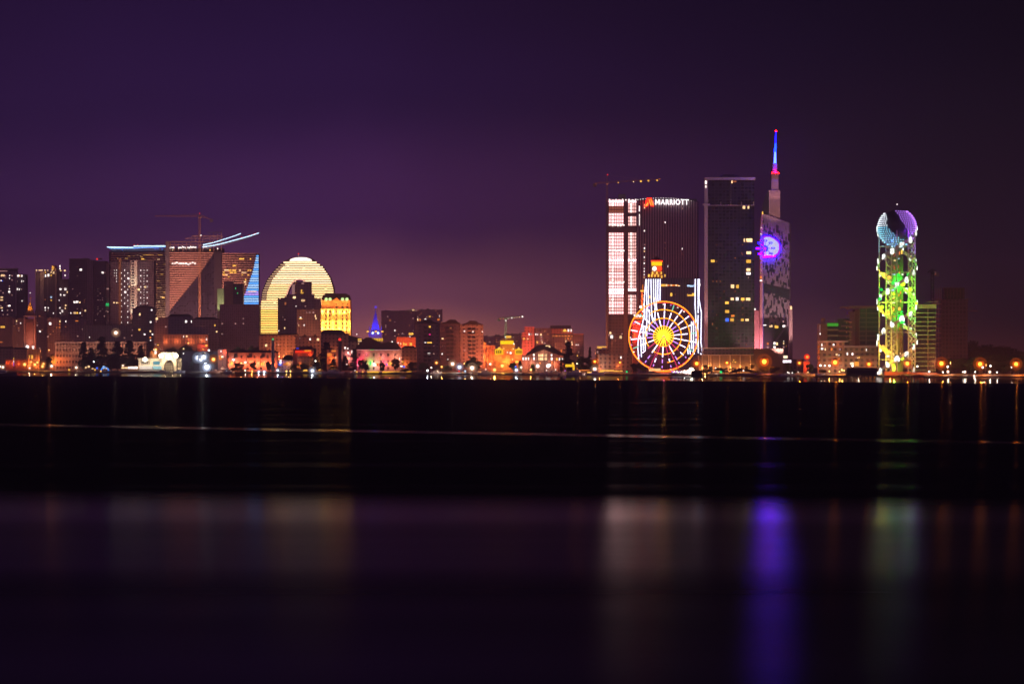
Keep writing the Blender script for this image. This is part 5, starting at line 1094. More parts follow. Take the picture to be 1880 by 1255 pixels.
for x in (1258, 1270): b.wash(x, 680, 5, 3000, (1, .8, .8))
for i, (x0, yy_) in enumerate(((1144, 606), (1160, 606))): pass
b = B('red_house', 1158, 1176, 60, 'red-lit house with a bright white rooftop cluster behind the wheel rim', 'house', thick=10)
b.pbox('wall', diff('red_render', (.5, .18, .12)), 1161, 1177, 588, None); b.pbox('roof_band', emit('amber_roof_band', (1, .2, .02), 1.4), 1165, 1179, 582.4, 586, -1, 2)
for i in range(6): b.win(1165 + i*2.4, 578.6 + (i*5 % 3), 2.6, 3, 'w', -.6, name='roof_lamp')
b.wins([(1176.4, 563, 4.6, 4, 'w'), (1178, 568, 4, 3.6, 'y'), (1165, 617, 3, 10, 'o')])
for y in (592, 604, 618): b.wash(1169, y, 4, 2600, (1, .07, .04))

# =================================================================== dark framed tower with podium
b = B('dark_tower', 1292, 1387, 150, 'very tall black grid-fronted tower with a pale frame down one side and across its top', 'tower', thick=30)
b.pbox('body', facade('black_grid_skin', (.045, .04, .048), (.010, .010, .016), 3.4, 3.05, .74, .72), 1300, 1385, 331, None, .8)
b.pbox('side_frame', pale, 1293.4, 1299.4, 326.4, None, -.6, 4); b.pbox('top_frame', pale, 1294, 1386.6, 325.6, 330.4, -.8, 6); b.pbox('roof_plant', blackm, 1322, 1358, 321.6, 325.5, 8, 18); b.pbox('roof_hut', blackm, 1329, 1350, 319, 321.5, 9, 16)
b.pbox('mid_rail', pale, 1291, 1385.6, 376.4, 377.4, -.8, .8)
for x in (1298.6, 1323, 1341.4, 1360.6, 1383): b.pbox('rail_post', pale, x, x + 1, 370.4, 376.3, -.7, .7)
b.pbox('centre_rib', diff('dim_rib', (.3, .26, .26)), 1341.6, 1342.4, 331, 376, -.3, .7)
b.pbox('balcony_rail', pale, 1289.6, 1303, 374, 377.6, -1.6, -.9)
b.wins([(1295.8, 335, 2.4, 6, 'w', -.9), (1295.8, 342.6, 2.4, 4.6, 'w', -.9), (1343.8, 334, 2, 5, 'c'), (1348.6, 333.4, 7, 2.4, 'D'), (1295.6, 405, .9, 3, 'd', -.9), (1295, 480, .8, 4, 'd', -.9),
 (1365.8, 380.6, 4.6, 5.4, 'c'), (1374, 380.6, 3, 5, 'c'), (1366.6, 441, 2.6, 6.6, 'c'), (1375.6, 441, 11, 6.4, 'c'), (1374.6, 464, 8.4, 5, 'c'), (1362, 464.6, 1, 4, 'D'), (1308.6, 479, 7, 4.6, 'y'), (1374.4, 479.6, 8.4, 6, 'y'), (1374, 495, 7, 5, 'c'), (1374, 502, 7.6, 4.4, 'w'), (1374, 509.4, 1.2, 2.4, 'd'),
 (1344.8, 525.6, 6, 6.6, 'c'), (1354, 525.8, 5, 6.4, 'y'), (1344.4, 548.6, 6, 4.6, 'c'), (1353.4, 548.6, 4.8, 5.6, 'w'), (1363.6, 549, 6, 5, 'y'), (1373.4, 549, 8, 5, 'c'), (1334.6, 555.6, 6.6, 4.6, 'y'), (1335, 571.6, 7.4, 5.6, 'y'), (1345.4, 579.6, 6, 3.6, 'o'), (1335, 587, 6, 6, 'b'), (1331.6, 587, 1.4, 2, 'd'), (1344, 587, 6.6, 5.6, 'y'), (1362.8, 587, 5.4, 4.6, 'y'), (1371.6, 587, 6, 4, 'c'), (1308, 594.6, 1.4, 4, 'D')])
b.spr(1302, 1382, 440, 640, 22, 'D', 3.4, 3.05, .3, .3, seed=77)
light('SPOT', (WX(1560, 2380), 2380, WZ(600, 2380)), 200000, (.2, 1, .2), 1.0, (WX(1325, b.Y), b.Y, WZ(490, b.Y)), 22)
b.spot(1296, 660, 24, 1296, 500, 120000, (1, .5, .5), 40)
b = B('podium', 1284, 1432, 95, 'long podium with tall orange-lit recessed columns at the foot of the black tower', 'building', thick=26)
pod = diff('podium_stone', (.22, .15, .13))
b.pbox('west_wall', pod, 1284, 1384, 652, None, 1.5); b.pbox('west_attic', F_dark, 1292, 1384, 640, 651.5, .5); b.pbox('cornice', pale, 1285, 1385, 637.8, 639.8, -.3); b.pbox('east_block', diff('dark_podium_stone', (.22, .14, .10)), 1385, 1438, 639.6, None, -.4)
b.pbox('string_course', pale, 1285, 1384, 650.6, 652, -.4, 1)
for x in (1289, 1301, 1305, 1321.4, 1340.4, 1359, 1377.6): b.pbox('column', diff('podium_column_stone', (.62, .46, .36)), x - .7, x + 1.1, 652.2, None, -.2, 1.4)
for x, p in ((1289, 800), (1303, 1500), (1321.6, 800), (1340.6, 1300), (1359, 700), (1378, 1100)): b.wash(x, 677, 2.2, p*2.4, (1, .42, .1)); b.win(x + .2, 678, 1.4, 2.4, 'c', -.6, name='floor_lamp')
b.wins([(1347, 661, 2, 2, 'y'), (1350, 664.6, 3, 1.6, 'y'), (1345.4, 664.6, 1.6, 1.4, 'y'), (1355.6, 683, 5, 2.6, 'o', -2), (1365.4, 680.2, 4.6, 1.8, 'w', -2)])

# =================================================================== tower with the pixelated front, a little wheel in its face and a blue needle
b = B('needle_tower', 1394, 1450, 190, 'tallest tower with a pixel-patterned front, a small blue-lit wheel and a blue needle spire', 'tower', thick=24)
yt = lambda x: 391 + (x - 1400)*.36
b.poly('body', diff('violet_glass', (.035, .028, .05), .35, .2, .05), [(1400.4, None), (1400.4, 391), (1449, 408.6), (1449, None)], .2)
b.poly('lit_edge', diff('pink_lit_cladding', (.70, .36, .36)), [(1395.4, None), (1395.6, 420), (1397.6, 398), (1399.6, 388), (1400.3, 388), (1400.3, None)], -.3, 8)  # pink light on this narrow face put into its colour
b.poly('side_face', diff('shadow_cladding', (.10, .07, .10)), [(1449.2, None), (1449.2, 409), (1452, 411), (1452, None)], 1)  # shade of this side put into its colour
r = random.Random(19); m = MB(); cwid = 49/20.
for c in range(20):
    x0 = 1400.3 + c*cwid; y = yt(x0) + 1; on = True
    while y < 596:
        ln = (r.choice((12, 16, 20, 28, 36)) if on else r.choice((5, 8, 10, 14))) if y < 520 else (r.choice((8, 12, 20, 26)) if on else r.choice((6, 10, 14, 18)))
        y1 = y + ln
        lo = 519 + (x0 - 1400)*.24; hi = 538 + max(0, (x0 - 1418))*.45
        if on:
            for a_, z_ in ((y, min(y1, lo)), (max(y, hi), min(y1, 598 if x0 > 1412 else 584))):
                if z_ - a_ > 1: b.box(m, x0, x0 + cwid*.96, a_, z_, -.25, .25)
        on = not on; y = y1
m.build('cladding', diff('mauve_cladding', (.33, .25, .28), .6, .12, .1), b.root); m = MB()
for i in range(9): b.box(m, 1424 + i*2.2, 1427 + i*2.2, 622 - i*3.2, 626.4 - i*3.2, -.25, .25)
m.build('diagonal_cladding', diff('mauve_cladding', (.33, .25, .28), .6, .12, .1), b.root)
b.wins([(1402, 596.6, 9.4, 1.4, 'w'), (1415.4, 598.4, 6, 4, 'c'), (1425.6, 599.6, 6.6, 5, 'y'), (1440, 598.6, 6.4, 4, 'w'), (1438, 590, 2.4, 3.4, 'd'), (1409.6, 630.6, 3.4, 4, 'o'), (1409.6, 637, 3.4, 3, 'd'), (1422, 630, 4, 4.6, 'w'), (1426.6, 631, 3.4, 5, 'c'), (1422, 637, 4, 3.4, 'w'), (1438.6, 630, 2, 4, 'c'), (1438.6, 637, 3, 3.4, 'd'), (1439, 626, 1.2, 1.2, 'w'), (1443.6, 635, 1, 4, 'D'), (1400, 391, 1.8, 5, 'y', -.7),
 (1398.8, 408, 1.4, 1.6, 'd', -.6), (1397.6, 418, 1.6, 1.6, 'w', -.6), (1397, 429.6, 1.8, 2, 'w', -.6), (1396.8, 494, 3, 2, 'd', -.6), (1396.8, 501, 3, 2, 'd', -.6), (1397, 509, 3.4, 4.4, 'o', -.6), (1397, 515, 4, 2, 'w', -.6), (1397, 478, 3, 2, 'D', -.6), (1397, 486, 3, 2, 'D', -.6)])
b.pbox('edge_light', emit('blue_edge', (.16, .14, .8), .8), 1400.4, 1401.2, 520, 640, -.4, -.26)
sh = diff('brown_shaft_cladding', (.42, .28, .27))
b.pbox('shaft', sh, 1412.6, 1433, 348.6, 402, 4, 16); b.pbox('shaft_edge', pale, 1412.4, 1413.4, 348.6, 394, 3.7, 4); b.pbox('upper_shaft', sh, 1417.2, 1430, 319, 348.5, 5, 14); b.pbox('collar', sh, 1419.8, 1428, 299, 319, 6, 12)
b.poly('dark_sail', diff('black_sail', (.02, .015, .03), .4), [(1399.4, 391), (1401.6, 374), (1405.6, 360), (1411, 348), (1412.4, 346), (1412.4, 394), (1402, 390.6)], 5, 8)
m = MB(); m.tube((b.x(1424.4), 9, b.h(299)), (b.x(1424.6), 9, b.h(278)), b.m(2.5), 8, b.m(1.7)); m.build('spire_base', emit('spire_white_blue', (.06, .12, 1), 9, sample=True), b.root)
m = MB(); m.tube((b.x(1424.6), 9, b.h(278)), (b.x(1425.4), 9, b.h(262)), b.m(2.2), 8, b.m(1.5)); m.build('spire_middle', emit('spire_bright_blue', (.003, .015, 1), 24, sample=True), b.root)
m = MB(); m.tube((b.x(1425.4), 9, b.h(262)), (b.x(1426), 9, b.h(240)), b.m(1.5), 8, b.m(.45)); m.build('spire_tip', emit('spire_deep_blue', (.003, .003, 1), 20, sample=True), b.root)
for px, py, s_ in ((1426.2, 239, .75), (1419, 317.4, .95), (1424, 317.8, .7), (1429, 317.4, .95)): MB().ball((b.x(px), 3.5 if py > 300 else 9, b.h(py)), s_).build('beacon', emit('strong_red_beacon', (1, .002, .002), 60, sample=True), b.root)
b.pbox('beacon_ring', diff('red_ring', (.7, .08, .05)), 1416.4, 1431.6, 317.6, 319.4, 3, 15)
b.spot(1423, 380, 12, 1424, 340, 10000, (1, .5, .45), 80); b.spot(1422, 420, 30, 1423, 370, 30000, (1, .5, .45), 60)
light('POINT', (WX(1424.5, b.Y), b.Y - 4, WZ(288, b.Y)), 40000, (.02, .03, 1), 1.2)
# small wheel set in the facade
rc = (b.x(1411.6), b.h(456.6)); S = b.m(1)
bl = emit('wheel_blue', (.004, .002, 1), 40, sample=True); bw = emit('wheel_ice', (.66, .66, 1), 1.2, sample=True); vi = emit('wheel_violet', (.035, .0002, 1), 44, sample=True)
face = [(1401.4,434),(1404,433),(1412,433.4),(1421,436.8),(1428,442),(1432,448),(1432.4,458),(1430,466),(1424.6,470.6),(1414,473),(1402.6,474.4),(1399,468)]
b.poly('opening_rim', emit('opening_blue', (.014, .0001, 1), 44, sample=True), face, -1.2, -.3)
b.poly('opening_face', bw, [(1402.6,437),(1406,435),(1413,435.4),(1420,438.6),(1426.6,443.6),(1429.6,448.4),(1429.8,458),(1427,464.6),(1422,468),(1405,469),(1402.6,464)], -1.5, -1.25)
wheel = empty('small_wheel', (0, 0, 0)); wheel.parent = b.root
m = MB(); m.tube((rc[0]-8*S, -2.4, rc[1]), (rc[0]-8*S, -1.9, rc[1]), 6.4*S, 16); m.build('inner_disc', emit('disc_blue', (.05, .08, .9), 1.1), wheel)
cx_, cz_ = b.x(1404.6), b.h(456)
for k in range(8):
    a = 2*math.pi*k/8 + .02
    ex, ez = cx_ + 14.0*S*math.cos(a), cz_ + 14.0*S*math.sin(a)
    m = MB(); m.tube((cx_, -2.9, cz_), (ex, -2.9, ez), .55*S, 5); m.build('arm', vi if k in (4, 5, 6, 3) else bl, wheel)
    m = MB(); m.tube((ex - 2.0*S, -3.2, ez), (ex + 2.0*S, -3.2, ez), 1.9*S, 10); m.ball((ex - 2*S, -3.2, ez), 1.9*S); m.ball((ex + 2*S, -3.2, ez), 1.9*S); g = m.build('cabin', vi if k in (4, 5, 6) else bl, wheel)
    if k in (0, 1, 2): MB().box(ex - 1.6*S, ex + 1.6*S, -3.2 - 2.1*S, -3.2 - 1.92*S, ez - .5*S, ez + .6*S).build('cabin_window', bw, g)
m = MB(); m.tube((cx_, -3.6, cz_), (cx_, -2.9, cz_), 2.0*S, 12); m.build('hub', emit('hub_pink', (1, .04, .35), 1.2), wheel)
m = MB(); m.tube((b.x(1400), -3, b.h(472)), (b.x(1424), -3, b.h(470)), 2.0*S, 8); m.build('lower_tube', vi, wheel)
for x, y in ((1403.4, 469), (1408, 468), (1418.8, 469.4), (1413, 468)): MB().ball((b.x(x), -4.6, b.h(y)), 1.1*S).build('cabin_lamp', emit('pink_white_lamp', (1, .5, .8), 2.2), wheel)
light('POINT', (WX(1412, b.Y), b.Y - 7, WZ(452, b.Y)), 12000, (.55, .0, 1), 1.0)
b.spot(1424, 660, 70, 1424, 520, 260000, (1, .60, .62), 60)
for x0, x1, y0, lab, mt in ((1382, 1395, 570, 'pale pink floodlit slab standing between the black tower and the needle tower', (.72, .42, .42)), (1449, 1455, 569, 'thin dim slab standing just behind the far edge of the needle tower', (.45, .3, .28))):
    q = B('slab_pier', x0, x1, 185, lab, 'building', 'slabs flanking the needle tower', thick=8)
    q.pbox('shaft', diff('pier_cladding_%d' % x0, mt), x0, x1, y0, None); q.pbox('cap', diff('pier_cladding_%d' % x0, mt), x0, x0 + 2.4 if x0 < 1400 else x1 - 1, y0 - 8, y0, 0, 4)
    q.win(x0 + 3.4, y0 - (4 if x0 > 1400 else 2.4), 3.4, 6 if x0 > 1400 else 3, 'c' if x0 > 1400 else 'w')
    if x0 < 1400: q.win(x0 + .8, y0 - 5, 1.2, 8, 'c'); q.spot(1388, 665, 34, 1388, 610, 150000, (1, .36, .42), 70)
# illuminated boards
def board(px0, px1, y0, y1, k_, dy, label, mat=None):
    q = B('lit_billboard', px0, px1, dy, label, 'billboard', thick=.6); q.pbox('panel', mat or K[k_], px0, px1, y0, y1, 0, .5)
    m = MB()
    for x in (px0 + (px1-px0)*.25, px0 + (px1-px0)*.75): q.box(m, x - .2, x + .2, y1, None, .1, .4)
    m.build('post', blackm, q.root); m = MB(); q.box(m, px0 - .4, px1 + .4, y0 - .5, y0 - .05, -.1, .6); m.build('frame', blackm, q.root); return q
board(1438.4, 1446, 652.6, 657.4, 'c', 60, 'small cream glowing board above the longer white one', emit('cream_board', (1, .75, .5), 2))
board(1437.4, 1452.6, 660.8, 665.6, 'w', 52, 'long white glowing board beside the dark podium block', emit('white_board', (1, .82, .92), 2.4))
board(1561.6, 1567.6, 665, 670, 'c', 50, 'pale half of a double glowing board before the low terrace building', emit('cream_board', (1, .75, .5), 2))
board(1568.8, 1577, 663.6, 671.6, 'y', 48, 'amber half of a double glowing board before the low terrace building', emit('amber_board', (1, .36, .05), 1.4))
board(1524.4, 1534, 646.4, 652.2, 'g', 88, 'lime green glowing shop board on the low terrace building', emit('lime_board', (.28, 1, .02), .8))
q = B('light_pillar', 1475, 1488, 70, 'red pillar carrying a glowing red and amber lamp disc', 'pillar', thick=4)
q.pbox('shaft', diff('red_render', (.5, .18, .12)), 1475.6, 1486.6, 662.6, None); q.wash(1481, 672, 4, 1500, (1, .1, .06))
m = MB(); m.tube((q.x(1481.6), 0, q.h(655)), (q.x(1481.6), 1, q.h(655)), q.m(5.4), 18); m.build('lamp_disc', emit('disc_red_glow', (1, .03, .01), 1.3), q.root)
m = MB(); m.tube((q.x(1482), -.6, q.h(655)), (q.x(1482), -.1, q.h(655)), q.m(2.6), 12); m.build('lamp_core', K['y'], q.root)
block(1450, 1476, 660, 230, 'low dim building in the gap beside the needle tower', F_mauve, bits=False, group='low buildings along the waterfront')

# =================================================================== terraces west of the lattice tower
b = B('terraced_block', 1504, 1614, 150, 'stepped terraced block with green-lit balconies rising to a broad dark balcony front', 'apartment block', 'resort blocks around the lattice tower', thick=24)
tc_ = diff('terrace_render', (.34, .24, .20)); 
b.pbox('end_wall', tc_, 1505, 1519, 594, None, .5); b.pbox('green_bay_wall', dglass, 1519.4, 1538, 592, None, 1.4); b.pbox('step_bay_wall', dglass, 1538.4, 1568, 585, None, 1.4); b.pbox('step_upper_wall', tc_, 1560, 1570, 572, None, .6); b.pbox('pier', diff('umber_pier', (.2, .1, .08)), 1570, 1577, 568, None, -.2); b.pbox('main_wall', dglass, 1577.4, 1613, 566, None, 1.4)
b.pbox('roof_slab', tc_, 1558, 1614, 561.4, 566, -1); b.pbox('roof_hut', tc_, 1509, 1516, 583.6, 593.8, 4, 10); b.pbox('canopy', tc_, 1545, 1567, 563, 564.6, 0, 16)
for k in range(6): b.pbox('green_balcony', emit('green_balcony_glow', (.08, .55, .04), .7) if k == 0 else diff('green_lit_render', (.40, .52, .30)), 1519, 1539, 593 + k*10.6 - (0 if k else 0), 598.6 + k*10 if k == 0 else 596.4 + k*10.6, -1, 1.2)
for k in range(8): b.pbox('step_balcony', tc_, 1539.6 + max(0, 3-k)*5, 1570, 588 + (k-1)*9, 590.6 + (k-1)*9, -1, 1.3)
for k in range(11): b.pbox('main_balcony', tc_, 1577, 1613.4, 574 + k*8.3, 575.6 + k*8.3, -.8, 1.2)
b.pbox('main_divider', tc_, 1589.6, 1591, 566, 680, -.3, 1.3); b.pbox('side_divider', tc_, 1577, 1578.4, 566, 680, -.4, 1.35)
for k in range(5): b.wins([(1561, 590.6 + k*8.6, 6, 3, 'D'), (1554.4, 591 + k*8.8, 1.4, 4, 'D')])
b.wins([(1505.4, 603, .9, 14, 'd'), (1505.6, 612.6, 1.2, 3, 'w'), (1523.8, 623.4, 1.4, 1.2, 'd')])
b.spot(1528, 690, 40, 1528, 612, 40000, (.12, 1, .06), 30); b.spot(1590, 690, 40, 1592, 610, 40000, (1, .45, .3), 70); b.spot(1565, 690, 34, 1563, 605, 45000, (1, .3, .14), 40)
b = B('terrace_building', 1504, 1612, 95, 'low two-part terrace building with lit rooms behind the street lamps', 'building', 'low buildings along the waterfront', thick=18)
b.pbox('west_part', facade('terrace_building_render', (.42, .28, .2), (.07, .05, .05), 4.6, 4.6, .5, .5), 1505, 1551, 628, None); b.pbox('west_roof', pale, 1504, 1557, 625.6, 628, -1); b.pbox('east_part', facade('terrace_building_render', (.42, .28, .2), (.07, .05, .05), 4.6, 4.6, .5, .5), 1551.4, 1612, 637, None, .5); b.pbox('east_roof', pale, 1550, 1613, 634.6, 637, -.6); b.pbox('terrace_rail', tc_, 1551.6, 1612, 651.6, 653, -1.2, .4)
b.wins([(1509, 633, 1.6, 5, 'w'), (1509.4, 640, 4, 3, 'w'), (1515, 641, 1.8, 4, 'c'), (1530.4, 632.6, 3, 3, 'w'), (1526.6, 641, 3, 4.6, 'o'), (1542, 641, 3.6, 4, 'd'), (1536, 650.6, 3.4, 3, 'c'), (1540.4, 651.6, 1.8, 2, 'w'), (1529, 659, 3, 2, 'o'), (1540.4, 658.6, 2.6, 2.6, 'o'), (1555.6, 649.6, 2.4, 5, 'w'), (1565, 650, 2.6, 4.4, 'w'), (1571, 648, 2, 1.2, 'D'), (1590.6, 642, 1.6, 4, 'w'), (1574.6, 656.6, 2, 1.4, 'c'), (1577.4, 656, 2, 2, 'y'), (1571, 656, 2.4, 1, 'd'), (1561, 667, 1.2, 1.6, 'w')])
for x, p in ((1512, 900), (1530, 1800), (1545, 900), (1570, 700), (1600, 1200)): b.wash(x, 672, 7, p, (1, .45, .25))
for x in (1515, 1540): b.wash(x, 632, 4, 350, (1, .3, .15))

# =================================================================== lattice tower with the alphabet
Ya = Ysh(1647) + 26; ax, mpa = WX(1647, Ya), Ya/F
rt = empty('lattice_tower', (ax, Ya, GZ), 'round lattice tower wound with glowing letters under a dotted globe, lit green and gold', 'tower')
hA = lambda py: WZ(py, Ya) - GZ
RA = 34.5*mpa
latt = diff('white_lattice_steel', (.80, .80, .80), .5, .05, .5)
NC = 10; Htop = hA(424)
cols_ = [(RA*math.cos(2*math.pi*(k + .3)/NC), RA*math.sin(2*math.pi*(k + .3)/NC)) for k in range(NC)]
for (x_, y_) in cols_: MB().tube((x_, y_, 0), (x_, y_, Htop), .38, 6).build('column', latt, rt)
for k in range(NC):
    if k % 2: continue
    (x0, y0), (x1, y1) = cols_[k], cols_[(k+1) % NC]
    mid = ((x0+x1)/2*1.02, (y0+y1)/2*1.02)
    MB().tube((mid[0], mid[1], 0), (mid[0], mid[1], Htop), .22, 5).build('mid_column', latt, rt)
    m = MB(); z = 0; st_ = 7.2
    while z < Htop - 3:
        zt = min(z + st_, Htop); zm = (z+zt)/2
        for (xa, ya), (xb, yb) in (((x0, y0), mid), (mid, (x1, y1))):
            m.tube((xa, ya, z), (xb, yb, zm), .26, 4); m.tube((xb, yb, zm), (xa, ya, zt), .26, 4)
        z += st_
    m.build('cross_bracing', latt, rt)
for py in (452, 500, 555, 610, 660): 
    m = MB(); m.path([(x_, y_, hA(py)) for x_, y_ in cols_ + cols_[:1]], .22, 5); m.build('ring_beam', latt, rt)
MB().lathe([(3.2, 0), (3.2, hA(452))], n=14).build('core', diff('core_panel', (.2, .2, .18)), rt)
for dx_ in (-7, 6.6):
    m = MB(); m.box(dx_*mpa*1 - 1.5, dx_*mpa + 1.5, -4.6, -3.3, 0, hA(470)); m.build('lift_shaft', diff('lift_panel', (.2, .15, .1)), rt)
r = random.Random(6)
for (px, py, w_, h_, c_) in [(1654, 463, 2.4, 7, 'y'), (1650, 465, 2, 6, 'o'), (1640.6, 468, 3, 8, 'D'), (1641, 478.4, 4, 1.6, 'c'), (1649, 475, 3, 1, 'p'), (1640.6, 492, 3, 8, 'D'), (1648, 490, 2, 6, 'D'), (1640, 504, 5, 2, 'p'), (1650, 501, 3, 3, 'y'), (1655.6, 504, 3, 3, 'w'), (1639, 546.8, 4, 4, 'y'), (1638, 532.6, 5, 3, 'p'), (1652, 537, 2, 5, 'o'), (1649, 542, 2, 4, 'o'), (1652, 553, 2, 5, 'y'), (1639, 555.6, 6, 2, 'w'), (1646, 552.6, 4, 1.6, 'c'), (1639, 568, 3, 8, 'o'), (1650, 567, 4, 6, 'y'), (1655, 572, 3, 3, 'g'), (1640, 581, 3, 1.6, 'o'), (1650.4, 603, 2.4, 4, 'o'), (1638.6, 546, 3, 3, 'g'), (1646, 617, 4, 9, 'D')]:
    o = bpy.data.objects.new('shaft_light', unit_box(K[c_])); COL.objects.link(o); o.parent = rt; o.location = (WX(px, Ya) - ax, -4.9, hA(py)); o.scale = (w_*mpa, .3, h_*mpa)
for i in range(15):
    for x_, c_ in ((1638.4, 'd'), (1651.6, 'D')):
        o = bpy.data.objects.new('stair_light', unit_box(K['c' if i > 11 else c_])); COL.objects.link(o); o.parent = rt; o.location = (WX(x_ + (i % 2)*1.6, Ya) - ax, -4.8, hA(603 + i*3.8)); o.scale = (2.0*mpa, .2, 2.2*mpa)
# helical bands and their letters
GEO = 'აბგდევზთიკლმნოპჟრსტუფქღყშჩცძწჭხჯჰ'
lw = emit('letter_white', (.95, 1, .92), 2.6, sample=True)
letters = {}
def letter(ch):
    if ch not in letters:
        o = text_mesh(ch, 'letter', lw, 5.4, rt, (0, 0, 0), 0, .28, .12); letters[ch] = o.data; bpy.data.objects.remove(o)
    return letters[ch]
bandg = diff('pale_band_mesh', (.62, .66, .55), .6, .1, .3)
RB = RA*1.05; PITCH = 136.0; idx = 0
for strand in (0, 1):
    m = MB(); t0 = 0; prev = None
    y_start = 416 + strand*68
    if strand: tstart = -math.pi*.95
    tt = 0.0; n_ = 0
    while True:
        th = tt; py = 418 + strand*0 + (tt/(2*math.pi))*PITCH
        ang = -th - (math.pi if strand else 0)        # right edge -> front -> left edge, then round the back
        if py > 680: break
        x_, y_, z_ = RB*math.cos(ang), RB*math.sin(ang), hA(py)
        cur = ((x_, y_, z_ - 1.5), (x_, y_, z_ + 1.5))
        if prev:
            q = len(m.v); m.v += [prev[0], cur[0], cur[1], prev[1]]; m.v += [tuple(Vector(p)*1) for p in [(v[0]*.985, v[1]*.985, v[2]) for v in (prev[0], cur[0], cur[1], prev[1])]]
            m.f += [(q, q+1, q+2, q+3), (q+7, q+6, q+5, q+4), (q, q+4, q+5, q+1), (q+3, q+2, q+6, q+7)]
        prev = cur
        if n_ % 2 == 0:
            data = letter(GEO[idx % 33]); idx += 1
            o = bpy.data.objects.new('letter', data); COL.objects.link(o); o.parent = rt
            o.location = (x_*1.02, y_*1.02, z_ - 1.9); o.rotation_euler = (math.pi/2, 0, ang + math.pi/2)
        tt += math.pi/13; n_ += 1
    m.build('helical_band', bandg, rt)
# globe
gz = hA(418); GR = 35.6*mpa
MB().ball((0, 0, gz), GR*.93, 28, 16).build('globe', diff('dark_globe_skin', (.02, .03, .07), .4, .2, .2), rt, smooth=True)
pd = MB(); wd = MB(); bd = MB(); dotn = 0
for i in range(-9, 10):
    z_ = (i*3.75 - .6)*mpa
    zz = z_*1.0
    if abs(zz) > GR*.97: continue
    rr_ = math.sqrt(GR*GR - zz*zz); n_ = max(6, int(rr_*2*math.pi/ (4.5*mpa)))
    for k in range(n_):
        a = -math.pi + 2*math.pi*k/n_
        x_, y_ = rr_*math.cos(a), rr_*math.sin(a)
        if y_ > GR*.3: continue
        u, v = x_/mpa, zz/mpa      # pixel offsets from the globe centre
        if v > 29.5: continue
        left_b = -21.5 if v > 6 else (-21.5 + (6 - v)*.38 if v > -6 else -17 + (-6 - v)*1.5)
        right_b = -7 + (28 - v)*.6
        if u > right_b: tgt = pd
        elif u < left_b: tgt = wd if v > 0 else bd
        else: continue
        tgt.ball((x_, y_, gz + zz), .34, 6, 4)
pd.build('dot_pattern', emit('dot_violet', (.50, .18, 1), 4.5, sample=True), rt); wd.build('dot_pattern', emit('dot_white', (.85, .9, 1), 4, sample=True), rt); bd.build('dot_pattern', emit('dot_cyan', (.26, .75, 1), 3.6, sample=True), rt)
m = MB(); m.lathe([(RA*.62, gz - 5.5), (RA*.8, gz - 3), (RA*.55, gz - 1)], n=20); m.build('restaurant_floor', diff('brown_deck', (.35, .15, .08)), rt)
MB().tube((0, 0, gz + GR*.93), (0, 0, gz + GR + 3), .15).build('antenna', steel, rt); MB().ball((0, 0, gz + GR + 3.2), .5).build('antenna_lamp', K['w'], rt)
def al(px, py, off, p, c, rad=.6): return light('POINT', (WX(px, Ya), Ya + off, WZ(py, Ya)), p, c, rad)
def asp(px, py, off, tpx, tpy, p, c, ang): return light('SPOT', (WX(px, Ya), Ya - off, WZ(py, Ya)), p, c, .5, (WX(tpx, Ya), Ya, WZ(tpy, Ya)), ang)  # beams added out in front of the tower, with no fixtures there
al(1634, 444, -15.5, 1500, (.05, .25, 1)); al(1668, 430, -17, 2600, (.25, .02, 1))
asp(1612, 480, 22, 1616, 445, 16000, (.3, .65, 1), 34); asp(1680, 480, 22, 1680, 445, 16000, (.45, .15, 1), 34)
al(1647, 520, -7, 22000, (.01, 1, .04)); al(1658, 523, -9, 8500, (.4, 1, .02)); al(1622, 506, 4, 13000, (1, .75, .03)); al(1668, 540, 2, 14000, (.15, 1, .02))
al(1652, 586, -8, 18000, (.01, 1, .03)); al(1626, 572, 4, 13000, (1, .62, .03)); al(1624, 644, 3, 13000, (1, .6, .03)); al(1652, 657, -8, 7500, (1, .6, .03)); al(1630, 645, -9, 1800, (.05, 1, .1)); al(1660, 620, 4, 2600, (1, .5, .2)); al(1640, 676, -6, 5000, (.5, .9, .05))
asp(1620, 600, 34, 1618, 530, 170000, (.40, 1, .02), 50); asp(1674, 600, 34, 1676, 530, 170000, (.22, 1, .03), 50); asp(1620, 680, 32, 1620, 620, 90000, (1, .66, .04), 60); asp(1674, 680, 32, 1672, 620, 40000, (1, .42, .06), 60)
K['L'] = emit('lime_lamp_lens', (.62, 1, .03), 2.4); K['G'] = emit('bright_green_lens', (.01, 1, .08), 1.6)
for (px, py, s_, c_) in ((1655, 521.6, 2.2, 'L'), (1654.6, 590, 1.9, 'G'), (1653.6, 657.6, 1.8, 'L'), (1669, 532, 1.9, 'L'), (1638, 520, 1.7, 'G'), (1641, 529, 1.3, 'G'), (1647, 505, 1.3, 'G'), (1638.6, 540, 1.2, 'L'), (1665, 505, 1.3, 'G'), (1673, 567, 1.2, 'L'), (1622, 506, 1.9, 'y'), (1630, 510, 1.6, 'y'), (1627, 574, 2.0, 'y'), (1617, 564, 1.7, 'L'), (1619, 637, 1.7, 'y'), (1624, 642, 1.7, 'L'), (1630, 646, 1.6, 'y'), (1637, 670, 1.4, 'L'), (1616, 532, 1.2, 'G'), (1613, 549, 1.3, 'G'), (1680, 557, 1.3, 'L'), (1648, 580, 1.1, 'G'), (1608, 684.6, 1.3, 'w'), (1612, 684.4, 1.2, 'w'), (1615, 684.8, 1.0, 'c')):
    MB().ball((WX(px, Ya) - ax, -8.4, hA(py)), s_).build('tower_lamp', K[c_], rt)
m = MB(); m.box(-28*mpa, 20*mpa, -16, -11, -1, 2.0); m.build('terrace', diff('terracotta_terrace', (.55, .25, .14)), rt)
